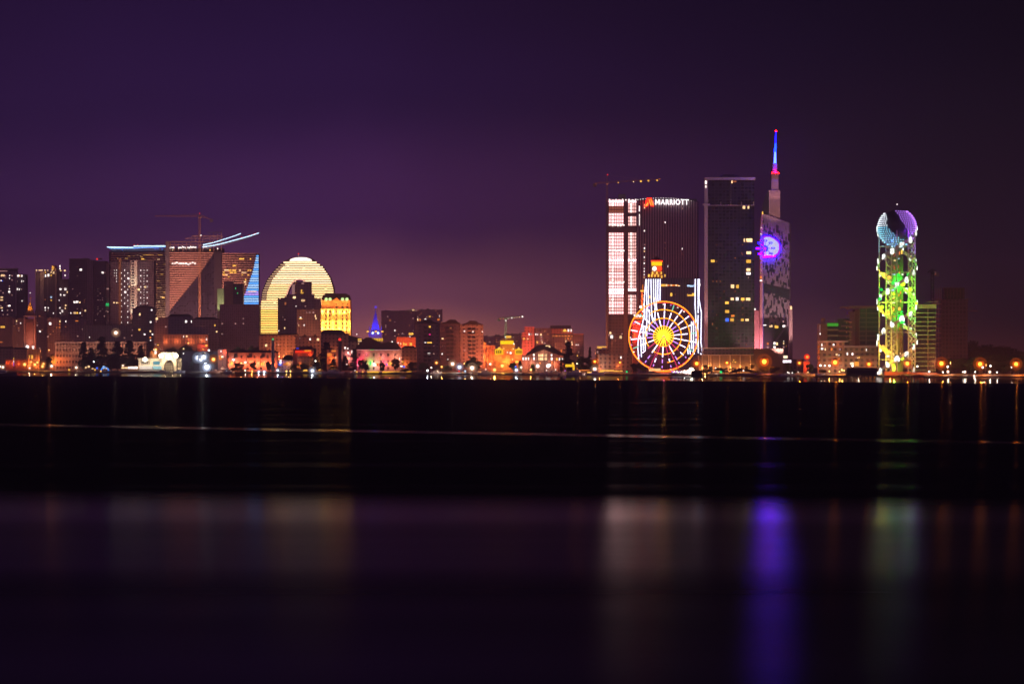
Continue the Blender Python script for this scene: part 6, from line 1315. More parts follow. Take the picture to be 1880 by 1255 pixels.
light('POINT', (WX(1628, Ya), Ya - 24, WZ(681, Ya)), 4200, (1, .28, .04), .4)

# =================================================================== east of the lattice tower
b = B('terraced_block', 1681, 1722, 100, 'balconied block lit green by the lattice tower beside it', 'apartment block', 'resort blocks around the lattice tower', thick=22)
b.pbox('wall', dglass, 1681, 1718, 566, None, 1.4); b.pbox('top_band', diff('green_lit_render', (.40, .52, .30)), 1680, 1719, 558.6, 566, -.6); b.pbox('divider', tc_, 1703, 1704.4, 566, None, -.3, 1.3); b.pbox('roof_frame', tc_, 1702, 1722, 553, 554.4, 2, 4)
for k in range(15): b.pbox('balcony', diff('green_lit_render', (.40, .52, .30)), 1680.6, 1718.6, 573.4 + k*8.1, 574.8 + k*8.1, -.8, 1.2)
light('SPOT', (WX(1662, Ysh(1690)+40), Ysh(1690)+40, WZ(585, 2450)), 36000, (.04, 1, .12), .5, (WX(1700, b.Y), b.Y, WZ(590, b.Y)), 110)
b.spot(1700, 690, 30, 1700, 650, 24000, (1, .35, .05), 80)
b = B('unfinished_tower', 1711, 1786, 210, 'dark unfinished concrete tower with bare slab ends and a boxed rooftop', 'tower', thick=28)
dk = facade('bare_concrete_grid', (.13, .075, .07), (.05, .03, .03), 3.0, 3.4, .6, .7)
b.pbox('core', dk, 1727, 1777, 549, None, .5); b.pbox('roof_box', diff('black_formwork', (.04, .035, .03)), 1735, 1772, 528, 548.6, 3, 18)
m = MB()
for k in range(9): b.box(m, 1727 + k*6, 1728 + k*6, 526.6, 549, 1, 1.6)
m.build('formwork_post', diff('umber_crane_steel', (.20, .10, .08)), b.root)
for k in range(12): b.pbox('floor_slab', diff('slab_edge_concrete', (.36, .20, .15)), 1714 + (k > 1)*4, 1729, 548.6 + k*8.9, 549.8 + k*8.9, 0, 12)
m = MB()
for x in (1718.6, 1723, 1727): b.box(m, x, x + .7, 530, None, .6, 1.3)
m.build('prop', diff('slab_edge_concrete', (.36, .20, .15)), b.root)
for (x0, x1, y) in ((1778, 1786, 549), (1776, 1796, 570), (1776, 1788, 591), (1778, 1786, 596)): b.pbox('edge_platform', diff('slab_edge_concrete', (.36, .20, .15)), x0, x1, y, y + .9, 2, 8)
b.spot(1722, 690, 40, 1722, 620, 60000, (1, .28, .12), 50)
crane(1711.6, 504, 680, ((1703, 501), (1720, 500)), Ysh(1711) + 260, 'short-armed dark crane standing between the green-lit block and the unfinished tower', blackm, [(1717, 503, 'D', .7)], 1.5, apex=497)
# =================================================================== street lamps
def street_lamp(name, scale=1.0):
    rt = empty(name, (0, 0, GZ)); m = MB(); m.tube((0, 0, 0), (0, 0, 1), .13, 6, .08); m.build('pole', blackm, rt)
    return rt
pole_me = {}
def halo_mat(nm, col, s_, op):
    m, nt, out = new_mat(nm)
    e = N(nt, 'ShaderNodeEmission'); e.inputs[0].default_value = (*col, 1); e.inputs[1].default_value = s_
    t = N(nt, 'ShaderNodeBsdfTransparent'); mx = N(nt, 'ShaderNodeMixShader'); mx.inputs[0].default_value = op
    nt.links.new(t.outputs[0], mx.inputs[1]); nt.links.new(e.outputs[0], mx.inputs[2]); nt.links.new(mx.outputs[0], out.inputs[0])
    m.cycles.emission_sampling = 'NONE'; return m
HALO = {k: (halo_mat('lamp_halo_glow_' + n_, c, 1.6, .34), halo_mat('wide_halo_glow_' + n_, c, .9, .11)) for k, n_, c in (('o', 'amber', (1, .13, .004)), ('w', 'warm', (1, .52, .30)), ('b', 'cool', (.62, .72, 1)), ('y', 'gold', (1, .24, .02)))}  # glowing see-through shells added round the bulbs to stand for lamp bloom
lamp_or = emit('sodium_lens', (1, .50, .05), 6); lamp_wh = emit('white_lens', (1, .86, .76), 7); lamp_bl = emit('cool_lens', (.9, .95, 1), 9); lamp_ye = emit('warm_lens', (1, .55, .15), 6)
LM = {'o': (lamp_or, (1, .20, .004)), 'w': (lamp_wh, (1, .72, .55)), 'b': (lamp_bl, (.75, .85, 1)), 'y': (lamp_ye, (1, .4, .06))}
pm = MB(); pm.tube((0, 0, 0), (0, 0, 1), .16, 6, .09); base_me = None
def lamp(px, py, dy, kind, size, power, label, group='street lamps along the bay'):
    global base_me
    Y = Ysh(px) + dy; X = WX(px, Y); H = WZ(py, Y) - GZ
    rt = empty('street_lamp', (X, Y, GZ), label, 'street lamp', group)
    if base_me is None:
        o = pm.build('pole', blackm, rt); base_me = o.data
    else:
        o = bpy.data.objects.new('pole', base_me); COL.objects.link(o); o.parent = rt
    o.scale = (1, 1, max(.5, H - .4))
    m = MB(); m.tube((0, 0, H - .5), (0, -1.2, H + size*.9), .08, 5); m.lathe([(size*1.05, H + size*.86), (size*.5, H + size*1.25), (.1, H + size*1.45)], (0, -1.2), 10); m.build('hood', blackm, rt)
    big_ = size > 1.0
    MB().ball((0, -1.2, H), size*(.62 if kind == 'o' else .66 if big_ else .85), 12, 8).build('bulb', LM[kind][0], rt, smooth=True)
    if kind == 'o' or big_:  # shells carry the added halo, wider than the lamp itself
        MB().ball((0, -1.2, H), size*1.25, 16, 10).build('halo_shell', HALO[kind][0], rt, smooth=True)
        if size > 1.2: MB().ball((0, -1.2, H), size*2.1, 18, 12).build('outer_halo_shell', HALO[kind][1], rt, smooth=True)
    if power: light('POINT', (X, Y - 1.2 - size*1.7 - .4, GZ + H), power*(1.8 if kind == 'o' else 1), LM[kind][1], .25)
    return rt
big = [(1403, 663.6, 14, 2.5, 30000, 'largest amber street lamp, before the dark podium block'), (1533, 665, 12, 2.1, 24000, 'bright amber street lamp under the lime green board'), (1595, 668, 12, 1.5, 12000, 'amber street lamp on a tall pole just west of the lattice tower'), (1665.5, 667, 2, 1.8, 14000, 'amber street lamp at the foot of the lattice tower'),
 (1728, 667, 12, 2.0, 22000, 'amber street lamp before the unfinished tower'), (1799, 668, 12, 2.0, 22000, 'amber street lamp under the highest hump of the wooded hill'), (1865, 668, 12, 1.8, 20000, 'amber street lamp nearest the frame edge under the wooded hill'), (1279, 667, 12, 1.8, 16000, 'amber street lamp between the wheel and the podium'), (1334.4, 665.6, 60, 1.2, 5000, 'small amber street lamp before the podium columns'),
 (1467.4, 666, 50, 1.1, 6000, 'small amber street lamp beside the long white board'), (1092, 663.4, 30, 1.3, 6000, 'amber street lamp above a white one, west of the mauve podium'), (1138, 665, 30, .9, 3000, 'small amber lamp before the mauve podium')]
for px, py, dy, s_, p, lab in big: lamp(px, py, dy, 'o', s_*1.3, p, lab)
whites = [(1092, 677, 14, 2.0, 7000, 'w', 'big white quay lamp below an amber one'), (1506, 670.6, 30, .9, 900, 'w', 'first white lamp of the row east of the red pillar'), (1514, 671, 30, .7, 700, 'w', 'second white lamp of the row east of the red pillar'), (1522.6, 671, 30, .95, 900, 'w', 'third white lamp of the row, closest to the big amber lamp'), (1564.8, 671.6, 26, .8, 800, 'w', 'white lamp just under the cream and amber boards'),
 (1576, 680.6, 10, .7, 300, 'w', 'low white lamp near the quay under the amber board'), (1522.4, 681.2, 12, .7, 900, 'y', 'low warm lamp on the quay under the third white lamp'), (1545.4, 679, 12, .9, 1200, 'y', 'brighter of a cluster of three low warm lamps'), (1541, 682, 11, .6, 600, 'y', 'lower of a cluster of three low warm lamps'), (1549.6, 680, 12, .6, 500, 'y', 'eastern of a cluster of three low warm lamps'),
 (1684, 672.4, 16, .8, 600, 'w', 'white lamp on a short pole just east of the lattice tower'), (1705.6, 682, 10, .8, 700, 'w', 'low white lamp before the green-lit block'), (1739.4, 673, 20, .9, 700, 'w', 'upper of two white lamps east of the unfinished tower lamp'), (1740, 682, 12, 1.1, 900, 'w', 'lower of two white lamps east of the unfinished tower lamp'), (1731, 683, 10, .6, 300, 'w', 'tiny white lamp beside a larger low one'),
 (1771, 682.4, 12, 1.1, 900, 'w', 'lone low white lamp between two amber street lamps'), (1767.4, 682.6, 12, .5, 200, 'w', 'tiny lamp touching the lone low white lamp'), (1803.6, 674, 16, .9, 600, 'w', 'white lamp right beside the amber lamp under the hill'), (1818, 671.6, 24, .8, 500, 'w', 'upper white lamp in the park under the hill'), (1816.6, 682.4, 12, 1.1, 900, 'w', 'lower white lamp in the park under the hill'),
 (1790, 682.4, 12, .6, 300, 'w', 'small low lamp between the lone white lamp and the park lamps'), (1830, 683, 12, .6, 300, 'w', 'small low lamp in the park east of the lower white lamp'), (1856.6, 674, 20, .5, 200, 'w', 'small park lamp west of the last amber lamp'), (1788, 690, 4, .7, 300, 'w', 'white lamp low on the shore below the hill'),
 (1314, 676, 24, .9, 800, 'w', 'white lamp between two lit podium columns'), (1344.6, 682.4, 16, .7, 400, 'w', 'low white lamp before the podium'), (1294, 686, 8, .6, 900, 'y', 'low warm lamp on the quay west of the podium'),
 (1059.6, 666.6, 30, .9, 900, 'w', 'white globe lamp on a thin pole beside the domed tree'), (922, 671, 20, 2.0, 9000, 'y', 'brightest warm lamp at the foot of the stepped temple'), (908, 678.4, 12, 2.0, 9000, 'y', 'wide yellow lamp low on the quay before the stepped temple'), (900, 668, 14, 1.2, 3000, 'w', 'white flaring lamp beside the orange gateway house'), (957.4, 674, 16, 1.3, 2600, 'w', 'white lamp between the stepped temple and the gable hall'), (948, 679, 12, 1.4, 1400, 'b', 'cool white double lamp on the quay before the stepped temple'), (974.6, 678.6, 12, 1.0, 900, 'y', 'amber lamp low before the gable hall steps'), (973.6, 686.4, 6, .6, 200, 'b', 'tiny white lamp on the water edge before the gable hall'),
 (866.8, 675.2, 14, 2.6, 12000, 'w', 'very bright white lamp at the foot of the eastern tower block'), (831, 667.6, 20, 2.1, 9000, 'w', 'bright white lamp before the middle tower block'), (843.6, 673.4, 16, 2.0, 5000, 'b', 'white lamp pair next to the very bright one'), (853, 667, 20, .9, 3000, 'y', 'slim amber lamp between the middle and eastern tower blocks'), (801.4, 665.6, 18, 1.4, 5000, 'y', 'orange flaring lamp at the foot of the western tower block'), (811, 673, 16, 1.2, 2600, 'y', 'small amber lamp beside the orange flaring lamp'), (803, 682, 8, 1.3, 1800, 'w', 'white lamp on the quay below the orange flaring lamp'), (792, 674.6, 14, .8, 600, 'w', 'small white lamp before the western tower block'), (785, 680, 8, 1.0, 900, 'b', 'pale lamp on the quay west of the tower blocks'),
 (573.6, 680, 8, 2.0, 7000, 'b', 'brilliant cool lamp on the quay below the orange shops'), (509.8, 679.4, 8, 1.3, 1500, 'b', 'cool lamp beside the green-topped mast'), (503.4, 689.6, 1, 1.4, 1200, 'b', 'cool lamp at the very water edge below the green-topped mast'), (485.4, 682.6, 8, 1.5, 1200, 'b', 'cool lamp between the mast and a grey tent'), (475.4, 682.6, 8, 1.4, 900, 'b', 'dimmer cool lamp west of the green-topped mast'), (463, 681, 8, 1.2, 900, 'y', 'warm low lamp below the pink-orange terrace'), (450.4, 679.6, 8, .8, 400, 'w', 'small lamp at the water edge below the thin pole mast'), (450.6, 665, 14, 1.5, 2600, 'w', 'white flare lamp in front of the pink-orange terrace'), (443, 666, 14, .9, 1200, 'y', 'small warm lamp next to the white flare lamp'),
 (526, 681, 6, .9, 300, 'y', 'western of two car headlights below the shops, built as a lamp post'), (533.4, 681, 6, .9, 300, 'y', 'eastern of two car headlights below the shops, built as a lamp post'), (579.4, 662.4, 14, .9, 900, 'w', 'small white lamp at the dark pine before the shops'), (664, 654, 0, .01, 0, 'w', None),  # first pair are car headlights built as small lamp posts
 (408.6, 654.6, 24, 1.4, 1500, 'w', 'pinkish white lamp before the red-lit narrow house'), (429, 660, 20, .9, 500, 'b', 'small cool lamp at the end of the pink-orange terrace'), (417.6, 680, 8, 1.3, 500, 'b', 'pale lamp at the dark quay tent'),
 (45.6, 668.6, 14, 2.6, 9000, 'y', 'wide yellow lamp before the red-lit arcade'), (64.6, 669, 14, 2.4, 9000, 'y', 'yellow lamp under the clock tower house'), (68.8, 665, 16, 1.8, 4000, 'y', 'upper of the cluster of yellow lamps under the clock tower house'), (57.6, 664, 16, 1.4, 2500, 'y', 'small orange lamp between the two yellow ones'), (80, 667.6, 16, 2.0, 6000, 'y', 'yellow lamp west of the cream hotel'), (78.4, 672.4, 12, 2.2, 5000, 'y', 'lower yellow lamp west of the cream hotel'), (54.6, 675.4, 10, 1.2, 900, 'w', 'low white lamp before the arcade'),
 (5.6, 673.6, 10, 1.9, 2500, 'w', 'big white lamp at the frame edge'), (0.6, 672.6, 10, 1.5, 1500, 'w', 'white lamp cut by the frame edge'), (16, 673, 10, 1.5, 1500, 'w', 'white lamp just west of the arcade'), (95, 671.6, 10, 1.9, 3000, 'w', 'white lamp at the corner of the cream hotel'), (105.4, 672.4, 10, 2.0, 3500, 'w', 'brighter white lamp before the cream hotel'), (115, 676, 8, 2.2, 3000, 'y', 'wide yellow low lamp before the cream hotel'), (140.4, 674.4, 10, 1.8, 3500, 'w', 'white lamp between the cream hotel shrubs and the cedars'), (172.4, 663.8, 12, .9, 700, 'b', 'small white lamp against the tallest cedar'),
 (213, 610.6, 110, 2.8, 9000, 'w', 'high white floodlamp standing above the cedar trees'), (226, 671, 10, 1.3, 2600, 'w', 'white lamp at the west end of the pavilion kiosks'), (286.6, 641.4, 60, 1.7, 2500, 'y', 'warm lamp high behind the pavilion'), (383.4, 643, 40, 1.0, 800, 'b', 'small cool lamp above the white mast floodlights'), (346, 629.6, 60, 1.1, 500, 'y', 'warm lamp in the trees behind the pavilion'),
 (1118, 687, 0, .01, 0, 'w', None)]
for px, py, dy, s_, p, k_, lab in whites:
    if lab: lamp(px, py, dy, k_, s_, p*1.3, lab)
# floodlight masts by the white tent
for px, py, s_, lab, kk, p in ((363.6, 656.6, 3.2, 'western head of the blinding white quay floodlights', 'b', 26000), (374, 655.6, 3.4, 'middle and highest of the blinding white quay floodlights', 'b', 30000), (380, 673.6, 4.2, 'low broad blinding white floodlight on the quay', 'b', 26000), (392, 659.4, 2.6, 'eastern yellowish floodlight of the blinding quay group', 'y', 12000), (369, 660, 2.4, 'small white floodlight tucked between two larger ones', 'b', 9000)):
    lamp(px, py, 12, kk, s_, p, lab, 'quay floodlights')
# signal lamps on the breakwater
for px, py, k_, s_, lab in ((1150.6, 688.6, 'g', .9, 'teal signal lamp on a short post on the quay below the wheel'), (1323.6, 683.6, 'g', 1.2, 'green traffic signal before the podium'), (842.6, 686.8, 'r', .8, 'red signal lamp on the dark quay below the tower blocks'), (854, 687.6, 'p', .9, 'turquoise signal lamp on the dark quay below the tower blocks')):
    Y = Ysh(px) + 3; X = WX(px, Y); H = max(1.2, WZ(py, Y) - GZ); rt = empty('signal_lamp', (X, Y, GZ), lab, 'signal lamp', 'signal lamps')
    MB().tube((0, 0, 0), (0, 0, H), .15, 6).build('post', blackm, rt); MB().ball((0, -.3, H), s_).build('lens', K[k_], rt); MB().box(-.5, .5, .1, .5, H - .8, H + 1).build('housing', blackm, rt)

# =================================================================== trees
barkm = diff('bark', (.07, .05, .04), .9, .3, 1)
lfm = [diff('cedar_needles', (.030, .042, .030), .9, .4, .5), diff('broad_leaves', (.05, .075, .025), .8, .5, .4), diff('dusty_leaves', (.065, .07, .04), .8, .5, .4)]
def leafcloud(centers, n, size, rnd):
    m = MB()
    for _ in range(n):
        c, rx, rz = centers[rnd.randrange(len(centers))]
        v = Vector((rnd.gauss(0, 1), rnd.gauss(0, 1), rnd.gauss(0, 1))).normalized() * (rnd.random() ** .45)
        p = Vector((c[0] + v.x*rx, c[1] + v.y*rx, c[2] + v.z*rz)); s_ = size*rnd.uniform(.5, 1.3)
        a = Vector((rnd.uniform(-1, 1), rnd.uniform(-1, 1), rnd.uniform(-.6, .6))).normalized(); q = a.orthogonal().normalized()
        b_ = len(m.v); m.v += [tuple(p + a*s_), tuple(p + q*s_*.6), tuple(p - a*s_), tuple(p - q*s_*.6)]; m.f.append((b_, b_+1, b_+2, b_+3))
    return m
def conifer_mesh(seed):
    rnd = random.Random(seed); cs = []; tr = MB(); tr.tube((0, 0, 0), (0, 0, .97), .022, 6, .004)
    z = .12
    while z < .98:
        rad = .30*(1 - z)**.8 + .03; k = rnd.randint(4, 6)
        for j in range(k):
            a = rnd.uniform(0, 6.28); e = rad*rnd.uniform(.6, 1.1); zz = z + rnd.uniform(-.02, .02)
            tr.tube((0, 0, zz), (e*math.cos(a), e*math.sin(a), zz - .015), .006, 4, .002)
            for t in (.15, .45, .72, .95): cs.append(((e*t*math.cos(a), e*t*math.sin(a), zz - .01), .06*(1.2 - .4*t), .022))
        z += .06
    return tr, leafcloud(cs, 6000, .030, rnd)
def broad_mesh(seed):
    rnd = random.Random(seed); cs = []; tr = MB(); tr.tube((0, 0, 0), (0, 0, .45), .035, 7, .025)
    for j in range(15):
        a = rnd.uniform(0, 6.28); e = rnd.uniform(.08, .42); z = rnd.uniform(.18, .84); z -= e*.1
        tr.tube((0, 0, rnd.uniform(.1, .4)), (e*math.cos(a), e*math.sin(a), z), .014, 5, .004)
        cs.append(((e*math.cos(a), e*math.sin(a), z), rnd.uniform(.13, .21), rnd.uniform(.10, .17)))
    return tr, leafcloud(cs, 4500, .034, rnd)
tm = {}
for s_ in range(3):
    for kd, fn, mt in (('c', conifer_mesh, lfm[0]), ('b', broad_mesh, lfm[1]), ('d', broad_mesh, lfm[2])):
        t_, c_ = fn(s_*7 + ord(kd)); o1 = t_.build('trunk', barkm); o2 = c_.build('crown', mt); tm[(kd, s_)] = (o1.data, o2.data); bpy.data.objects.remove(o1); bpy.data.objects.remove(o2)
def tree(px, ptop, dy, kd, wpx, label, cat='tree', group='trees along the waterfront', name=None, var=0, rz=0):
    Y = Ysh(px) + dy; H = WZ(ptop, Y) - GZ
    rt = empty(name or ('conifer' if kd == 'c' else 'broadleaf_tree'), (WX(px, Y), Y, GZ), label, cat, group)
    base_w = .52 if kd == 'c' else .95; sx = wpx*Y/F/base_w
    rt.scale = (sx, sx, H); rt.rotation_euler.z = rz
    for nm, me in zip(('trunk', 'crown'), tm[(kd, var % 3)]):
        o = bpy.data.objects.new(nm, me); COL.objects.link(o); o.parent = rt
    return rt
TR = [(116, 655, 30, 'b', 26, 'rounded shrub-like tree before the cream hotel'), (88.6, 653, 40, 'b', 11, 'small palm-sized tree glowing at its edge west of the cream hotel'), (134, 648, 34, 'b', 20, 'loose tree between the rounded one and the first cedar'), (153, 627, 36, 'c', 24, 'western cedar with a pointed top before the cream hotel'), (187, 617, 34, 'c', 34, 'tallest and darkest cedar before the cream hotel'), (168, 638, 30, 'c', 24, 'low cedar filling the gap west of the tallest one'), (216, 626, 34, 'c', 30, 'cedar with a flat crown east of the tallest one'), (237, 624, 36, 'c', 30, 'broad cedar behind the kiosks'), (258, 633, 38, 'c', 24, 'last cedar beside the pavilion west wing'), (205, 642, 28, 'b', 24, 'bushy tree under the flat-crowned cedar'), (228, 652, 22, 'd', 26, 'olive bush lit by the kiosks'), (246, 648, 26, 'b', 20, 'bushy tree at the pavilion end'),
 (318, 628, 90, 'b', 36, 'dark wide tree over the pavilion gate'), (345, 630, 92, 'b', 30, 'dark tree behind the pavilion east wing'), (364, 636, 86, 'b', 26, 'dark tree between the orange-framed building and the shed'), (388, 640, 88, 'b', 22, 'dark tree above the mast floodlights'), (353, 659, 10, 'c', 12, 'small cone-shaped conifer beside the pavilion terrace'), (332, 640, 60, 'c', 14, 'narrow dark conifer over the pavilion roof'),
 (436, 662, 20, 'b', 22, 'dark round tree before the west half of the pink-orange terrace'), (466, 664, 18, 'b', 16, 'small dark tree in the middle of the pink-orange terrace'), (495, 663, 18, 'b', 16, 'small dark tree near the mast'), (440, 628, 120, 'b', 30, 'hazy tree cluster above the terrace roof west end'), (466, 632, 120, 'b', 26, 'hazy tree cluster above the terrace roof middle'), (425, 676, 5, 'b', 30, 'dark shore bush west of the low warm lamp'), (443, 677, 5, 'b', 26, 'dark shore bush under the white flare lamp'),
 (530, 648, 44, 'b', 28, 'black tree left of the red-lit restaurant'.replace('left', 'west')), (578, 638, 26, 'c', 14, 'tall narrow dark pine east of the red neon awning'), (555, 664, 16, 'b', 24, 'black bush before the orange shops'), (541, 668, 14, 'b', 16, 'black bush beside the shopfront'), (600, 627, 14, 'c', 34, 'huge black conifer hiding the foot of the mansard house'), (594, 655, 12, 'b', 24, 'black tree at the base of the huge conifer'), (612, 658, 12, 'c', 18, 'small pine before the gold-lit window'), (633, 652, 20, 'c', 20, 'thin pine with lamps glowing through it'), (652, 640, 16, 'c', 24, 'black pine before the west end of the mansard palace'), (664, 658, 18, 'b', 14, 'dark bush at the magenta light'), (672, 662, 16, 'b', 14, 'dark bush between magenta and green lights'), (702, 662, 18, 'b', 14, 'dark bush in the middle of the palace front'), (727, 656, 18, 'b', 16, 'dark tree at the east end of the palace front'), (744, 676, 8, 'b', 20, 'black bush over the gold light line'), (757, 660, 24, 'b', 18, 'dark tree between the low house and tower blocks'), (776, 664, 18, 'b', 22, 'dark tree before the western tower block'),
 (866, 654, 26, 'b', 40, 'big round grey-lit tree hiding the foot of the eastern tower block'), (820, 668, 20, 'b', 20, 'dark bush at the foot of the middle tower block'), (943, 664, 14, 'b', 16, 'small dark tree before the temple'), (956, 660, 18, 'b', 10, 'narrow dark tree at the hall west corner'), (978, 664, 16, 'b', 9, 'small tree before the hall west window'), (1030, 656, 14, 'c', 9, 'slim cypress at the hall east corner'), (1043, 626, 60, 'c', 30, 'tall dark conifer east of the gable hall'), (1070, 649, 36, 'b', 32, 'dark domed tree beside the thin pole lamp'), (1083, 636, 130, 'c', 12, 'distant narrow conifer above the domed tree'), (1088, 658, 40, 'b', 20, 'low dark tree east of the domed one'),
 (1168, 662, 20, 'd', 22, 'reddish-lit bush at the wheel west foot'), (1182, 668, 14, 'd', 16, 'small reddish bush below the white strips'), (1296, 668, 14, 'd', 26, 'olive bush beside the amber lamp at the podium'), (1322, 672, 12, 'd', 26, 'low bush before the podium middle'), (1352, 674, 12, 'd', 24, 'low bush before the podium lamps'), (1378, 668, 12, 'd', 24, 'bush west of the largest amber lamp'), (1422, 670, 14, 'd', 26, 'bush east of the largest amber lamp'), (1403, 672, 20, 'b', 18, 'bush directly below the largest amber lamp'), (1449, 664, 18, 'b', 16, 'tree with a thin trunk below the white board'), (1487, 664, 16, 'b', 18, 'dark tree beside the red pillar'), (1512, 678, 10, 'b', 14, 'dark bush under the row of white lamps'), (1556, 676, 12, 'd', 10, 'small bush near the double board'), (1460, 678, 10, 'b', 18, 'low bush between the boards and red pillar'), (1340, 680, 7, 'd', 22, 'small shore bush before the podium'), (1390, 680, 7, 'd', 24, 'shore bush under the largest amber lamp'), (1310, 681, 6, 'd', 20, 'shore bush near the green signal')]
for i, (px, pt_, dy, kd, wp, lab) in enumerate(TR): tree(px, pt_, dy, kd, wp, lab, var=i, rz=i*1.3)
# wooded hill at the eastern edge
HT = [(1752, 640, 330, 34), (1772, 632, 360, 40), (1790, 622, 400, 46), (1806, 623, 420, 40), (1826, 630, 400, 44), (1846, 634, 380, 40), (1866, 639, 360, 40), (1886, 640, 360, 44), (1780, 642, 240, 40), (1812, 640, 250, 46), (1842, 648, 250, 40), (1872, 650, 250, 44), (1738, 652, 200, 34), (1764, 656, 160, 34), (1795, 655, 160, 40), (1828, 658, 150, 38), (1858, 660, 150, 38), (1884, 660, 150, 36)]
HL = ['rising', 'second', 'highest', 'twin of the highest', 'sloping', 'level', 'falling', 'edge-cut']
hl = ['first tree of the hill crest where it meets the unfinished tower', 'second tree of the hill crest, rising to the hump', 'topmost tree of the wooded hill', 'tree beside the topmost one on the hill crest', 'hill crest tree where the ridge starts to fall', 'hill crest tree above the lower park lamps', 'hill crest tree before the ridge meets the frame edge', 'hill crest tree cut by the frame edge', 'mid-slope tree under the hump', 'mid-slope tree between the hump and the park lamps', 'mid-slope tree over the park lamps', 'mid-slope tree at the frame edge', 'low tree before the unfinished tower base', 'low tree between two amber lamps, west one', 'low tree right behind the amber lamp under the hump', 'low tree over the park path', 'low tree beside the last amber lamp', 'low tree cut by the frame edge at the park']
for i, ((px, pt_, dy, wp), lab) in enumerate(zip(HT, hl)): tree(px, pt_, dy, 'b', wp*1.25, lab, group='trees of the wooded hill', var=i, rz=i*.9)

# =================================================================== quay edge, boats, piers, buoy
def boat(px, py_wl, Lm, rot, label, kind=0, lampc=None, Y=None):
    Y = Y or 58000.0/(py_wl - 668.0); X = WX(px, Y)
    rt = empty('motor_boat' if kind == 0 else 'sailing_boat', (X, Y, 0), label, 'boat', 'boats moored along the quay'); rt.rotation_euler.z = rot
    m = MB(); n_ = 9; b0 = 0
    for i in range(n_):
        t = i/(n_-1); w_ = Lm*.15*(1 - max(0, t - .45)**2*3.2) * (1 if t < .98 else .25); z1 = Lm*.10 + Lm*.05*t*t
        x_ = (t - .5)*Lm
        m.v += [(x_, -w_, z1), (x_, -w_*.6, -.3), (x_, w_*.6, -.3), (x_, w_, z1)]
    for i in range(n_-1):
        for k in range(3): a = 4*i + k; m.f.append((a, a+4, a+5, a+1))
        m.f.append((4*i+3, 4*i+7, 4*i+4, 4*i))
    m.f.append((0, 1, 2, 3)); k = 4*(n_-1); m.f.append((k+3, k+2, k+1, k))
    m.build('hull', diff('white_hull', (.6, .58, .58), .4) if kind < 2 else diff('dark_hull', (.06, .05, .06), .5), rt)
    m = MB(); m.pyramid(-Lm*.28, Lm*.14, -Lm*.09, Lm*.09, Lm*.11, Lm*.22, .8, .8); c = m.build('cabin', diff('white_stucco', (.78, .74, .66)), rt)
    MB().box(-Lm*.22, Lm*.08, -Lm*.1, -Lm*.086, Lm*.145, Lm*.185).build('window', dglass, c)
    if kind == 1:
        MB().tube((0, 0, Lm*.1), (0, 0, Lm*1.15), .09, 5).build('mast', steel, rt); MB().tube((0, 0, Lm*.26), (-Lm*.42, 0, Lm*.25), .12, 5).build('boom', steel, rt)
    if lampc: MB().ball((-Lm*.05, -Lm*.1, Lm*.27), .55).build('deck_lamp', K[lampc], rt)
    return rt
for i, (px, wl, L_, kd, lc, lab) in enumerate([(1444, 690.6, 11, 0, 'w', 'white motor boat at the west end of the marina by the red pillar'), (1450, 690.8, 9, 1, 'w', 'small sailing boat beside the first marina motor boat'), (1456, 690.6, 10, 0, 'w', 'white motor boat in the middle of the marina'), (1464, 690.8, 12, 1, 'w', 'larger sailing boat in the middle of the marina'), (1474, 690.8, 10, 0, None, 'unlit motor boat below the red pillar'), (1484, 691, 12, 1, 'c', 'sailing boat at the east end of the marina'),
  (1003, 688.4, 15, 0, 'w', 'long white boat before the gable hall steps'), (1020, 688.6, 18, 0, 'w', 'largest white tour boat before the gable hall'), (1037, 689, 14, 0, 'v', 'violet-lit boat beside the yellow gateway'), (1056, 689.2, 20, 0, 'o', 'orange-lit boat at the thin pole lamp'), (1095, 690, 16, 0, 'v', 'violet and white lit boat below the big white quay lamp'), (620, 686.6, 16, 1, None, 'pale sailing boat at the red-topped mast'), (606, 686.8, 18, 0, None, 'long pale boat below the huge black conifer'), (653, 687, 12, 1, 'w', 'sailing boat before the black pine'), (893, 688, 18, 0, 'w', 'pale boat below the orange gateway house'), (878, 688, 12, 1, None, 'small sailing boat east of the very bright white lamp'), (800, 687.6, 14, 0, None, 'dim boat below the western tower block'), (395, 685, 18, 1, None, 'pale sailing boat beside the white quay floodlights'), (420, 685.4, 14, 0, None, 'dim motor boat below the dark shore bush'), (330, 684.6, 16, 0, 'c', 'boat with a warm lamp below the pavilion east wing'), (300, 684.4, 14, 0, None, 'dim boat below the pavilion gate')]):
    boat(px, wl, L_, .15*((i*37 % 9) - 4) + (math.pi if i % 3 == 0 else 0), lab, kd, lc, Y=Ysh(px) - 9)
bt = boat(6, 690, 22, .1, 'dark boat silhouette on open water at the frame edge', 2)
# buoy
Yb = 58000/21.0; rt = empty('buoy', (WX(185, Yb), Yb, 0), 'small dark buoy with a yellow lamp on open water below the tallest cedar', 'buoy')
MB().lathe([(1.6, -.4), (1.8, .6), (.8, 1.4), (.3, 2.2)]).build('float', blackm, rt); MB().tube((0, 0, 1.4), (0, 0, 3.4), .15).build('post', blackm, rt); MB().ball((0, 0, 3.7), .75).build('lamp', K['y'], rt)
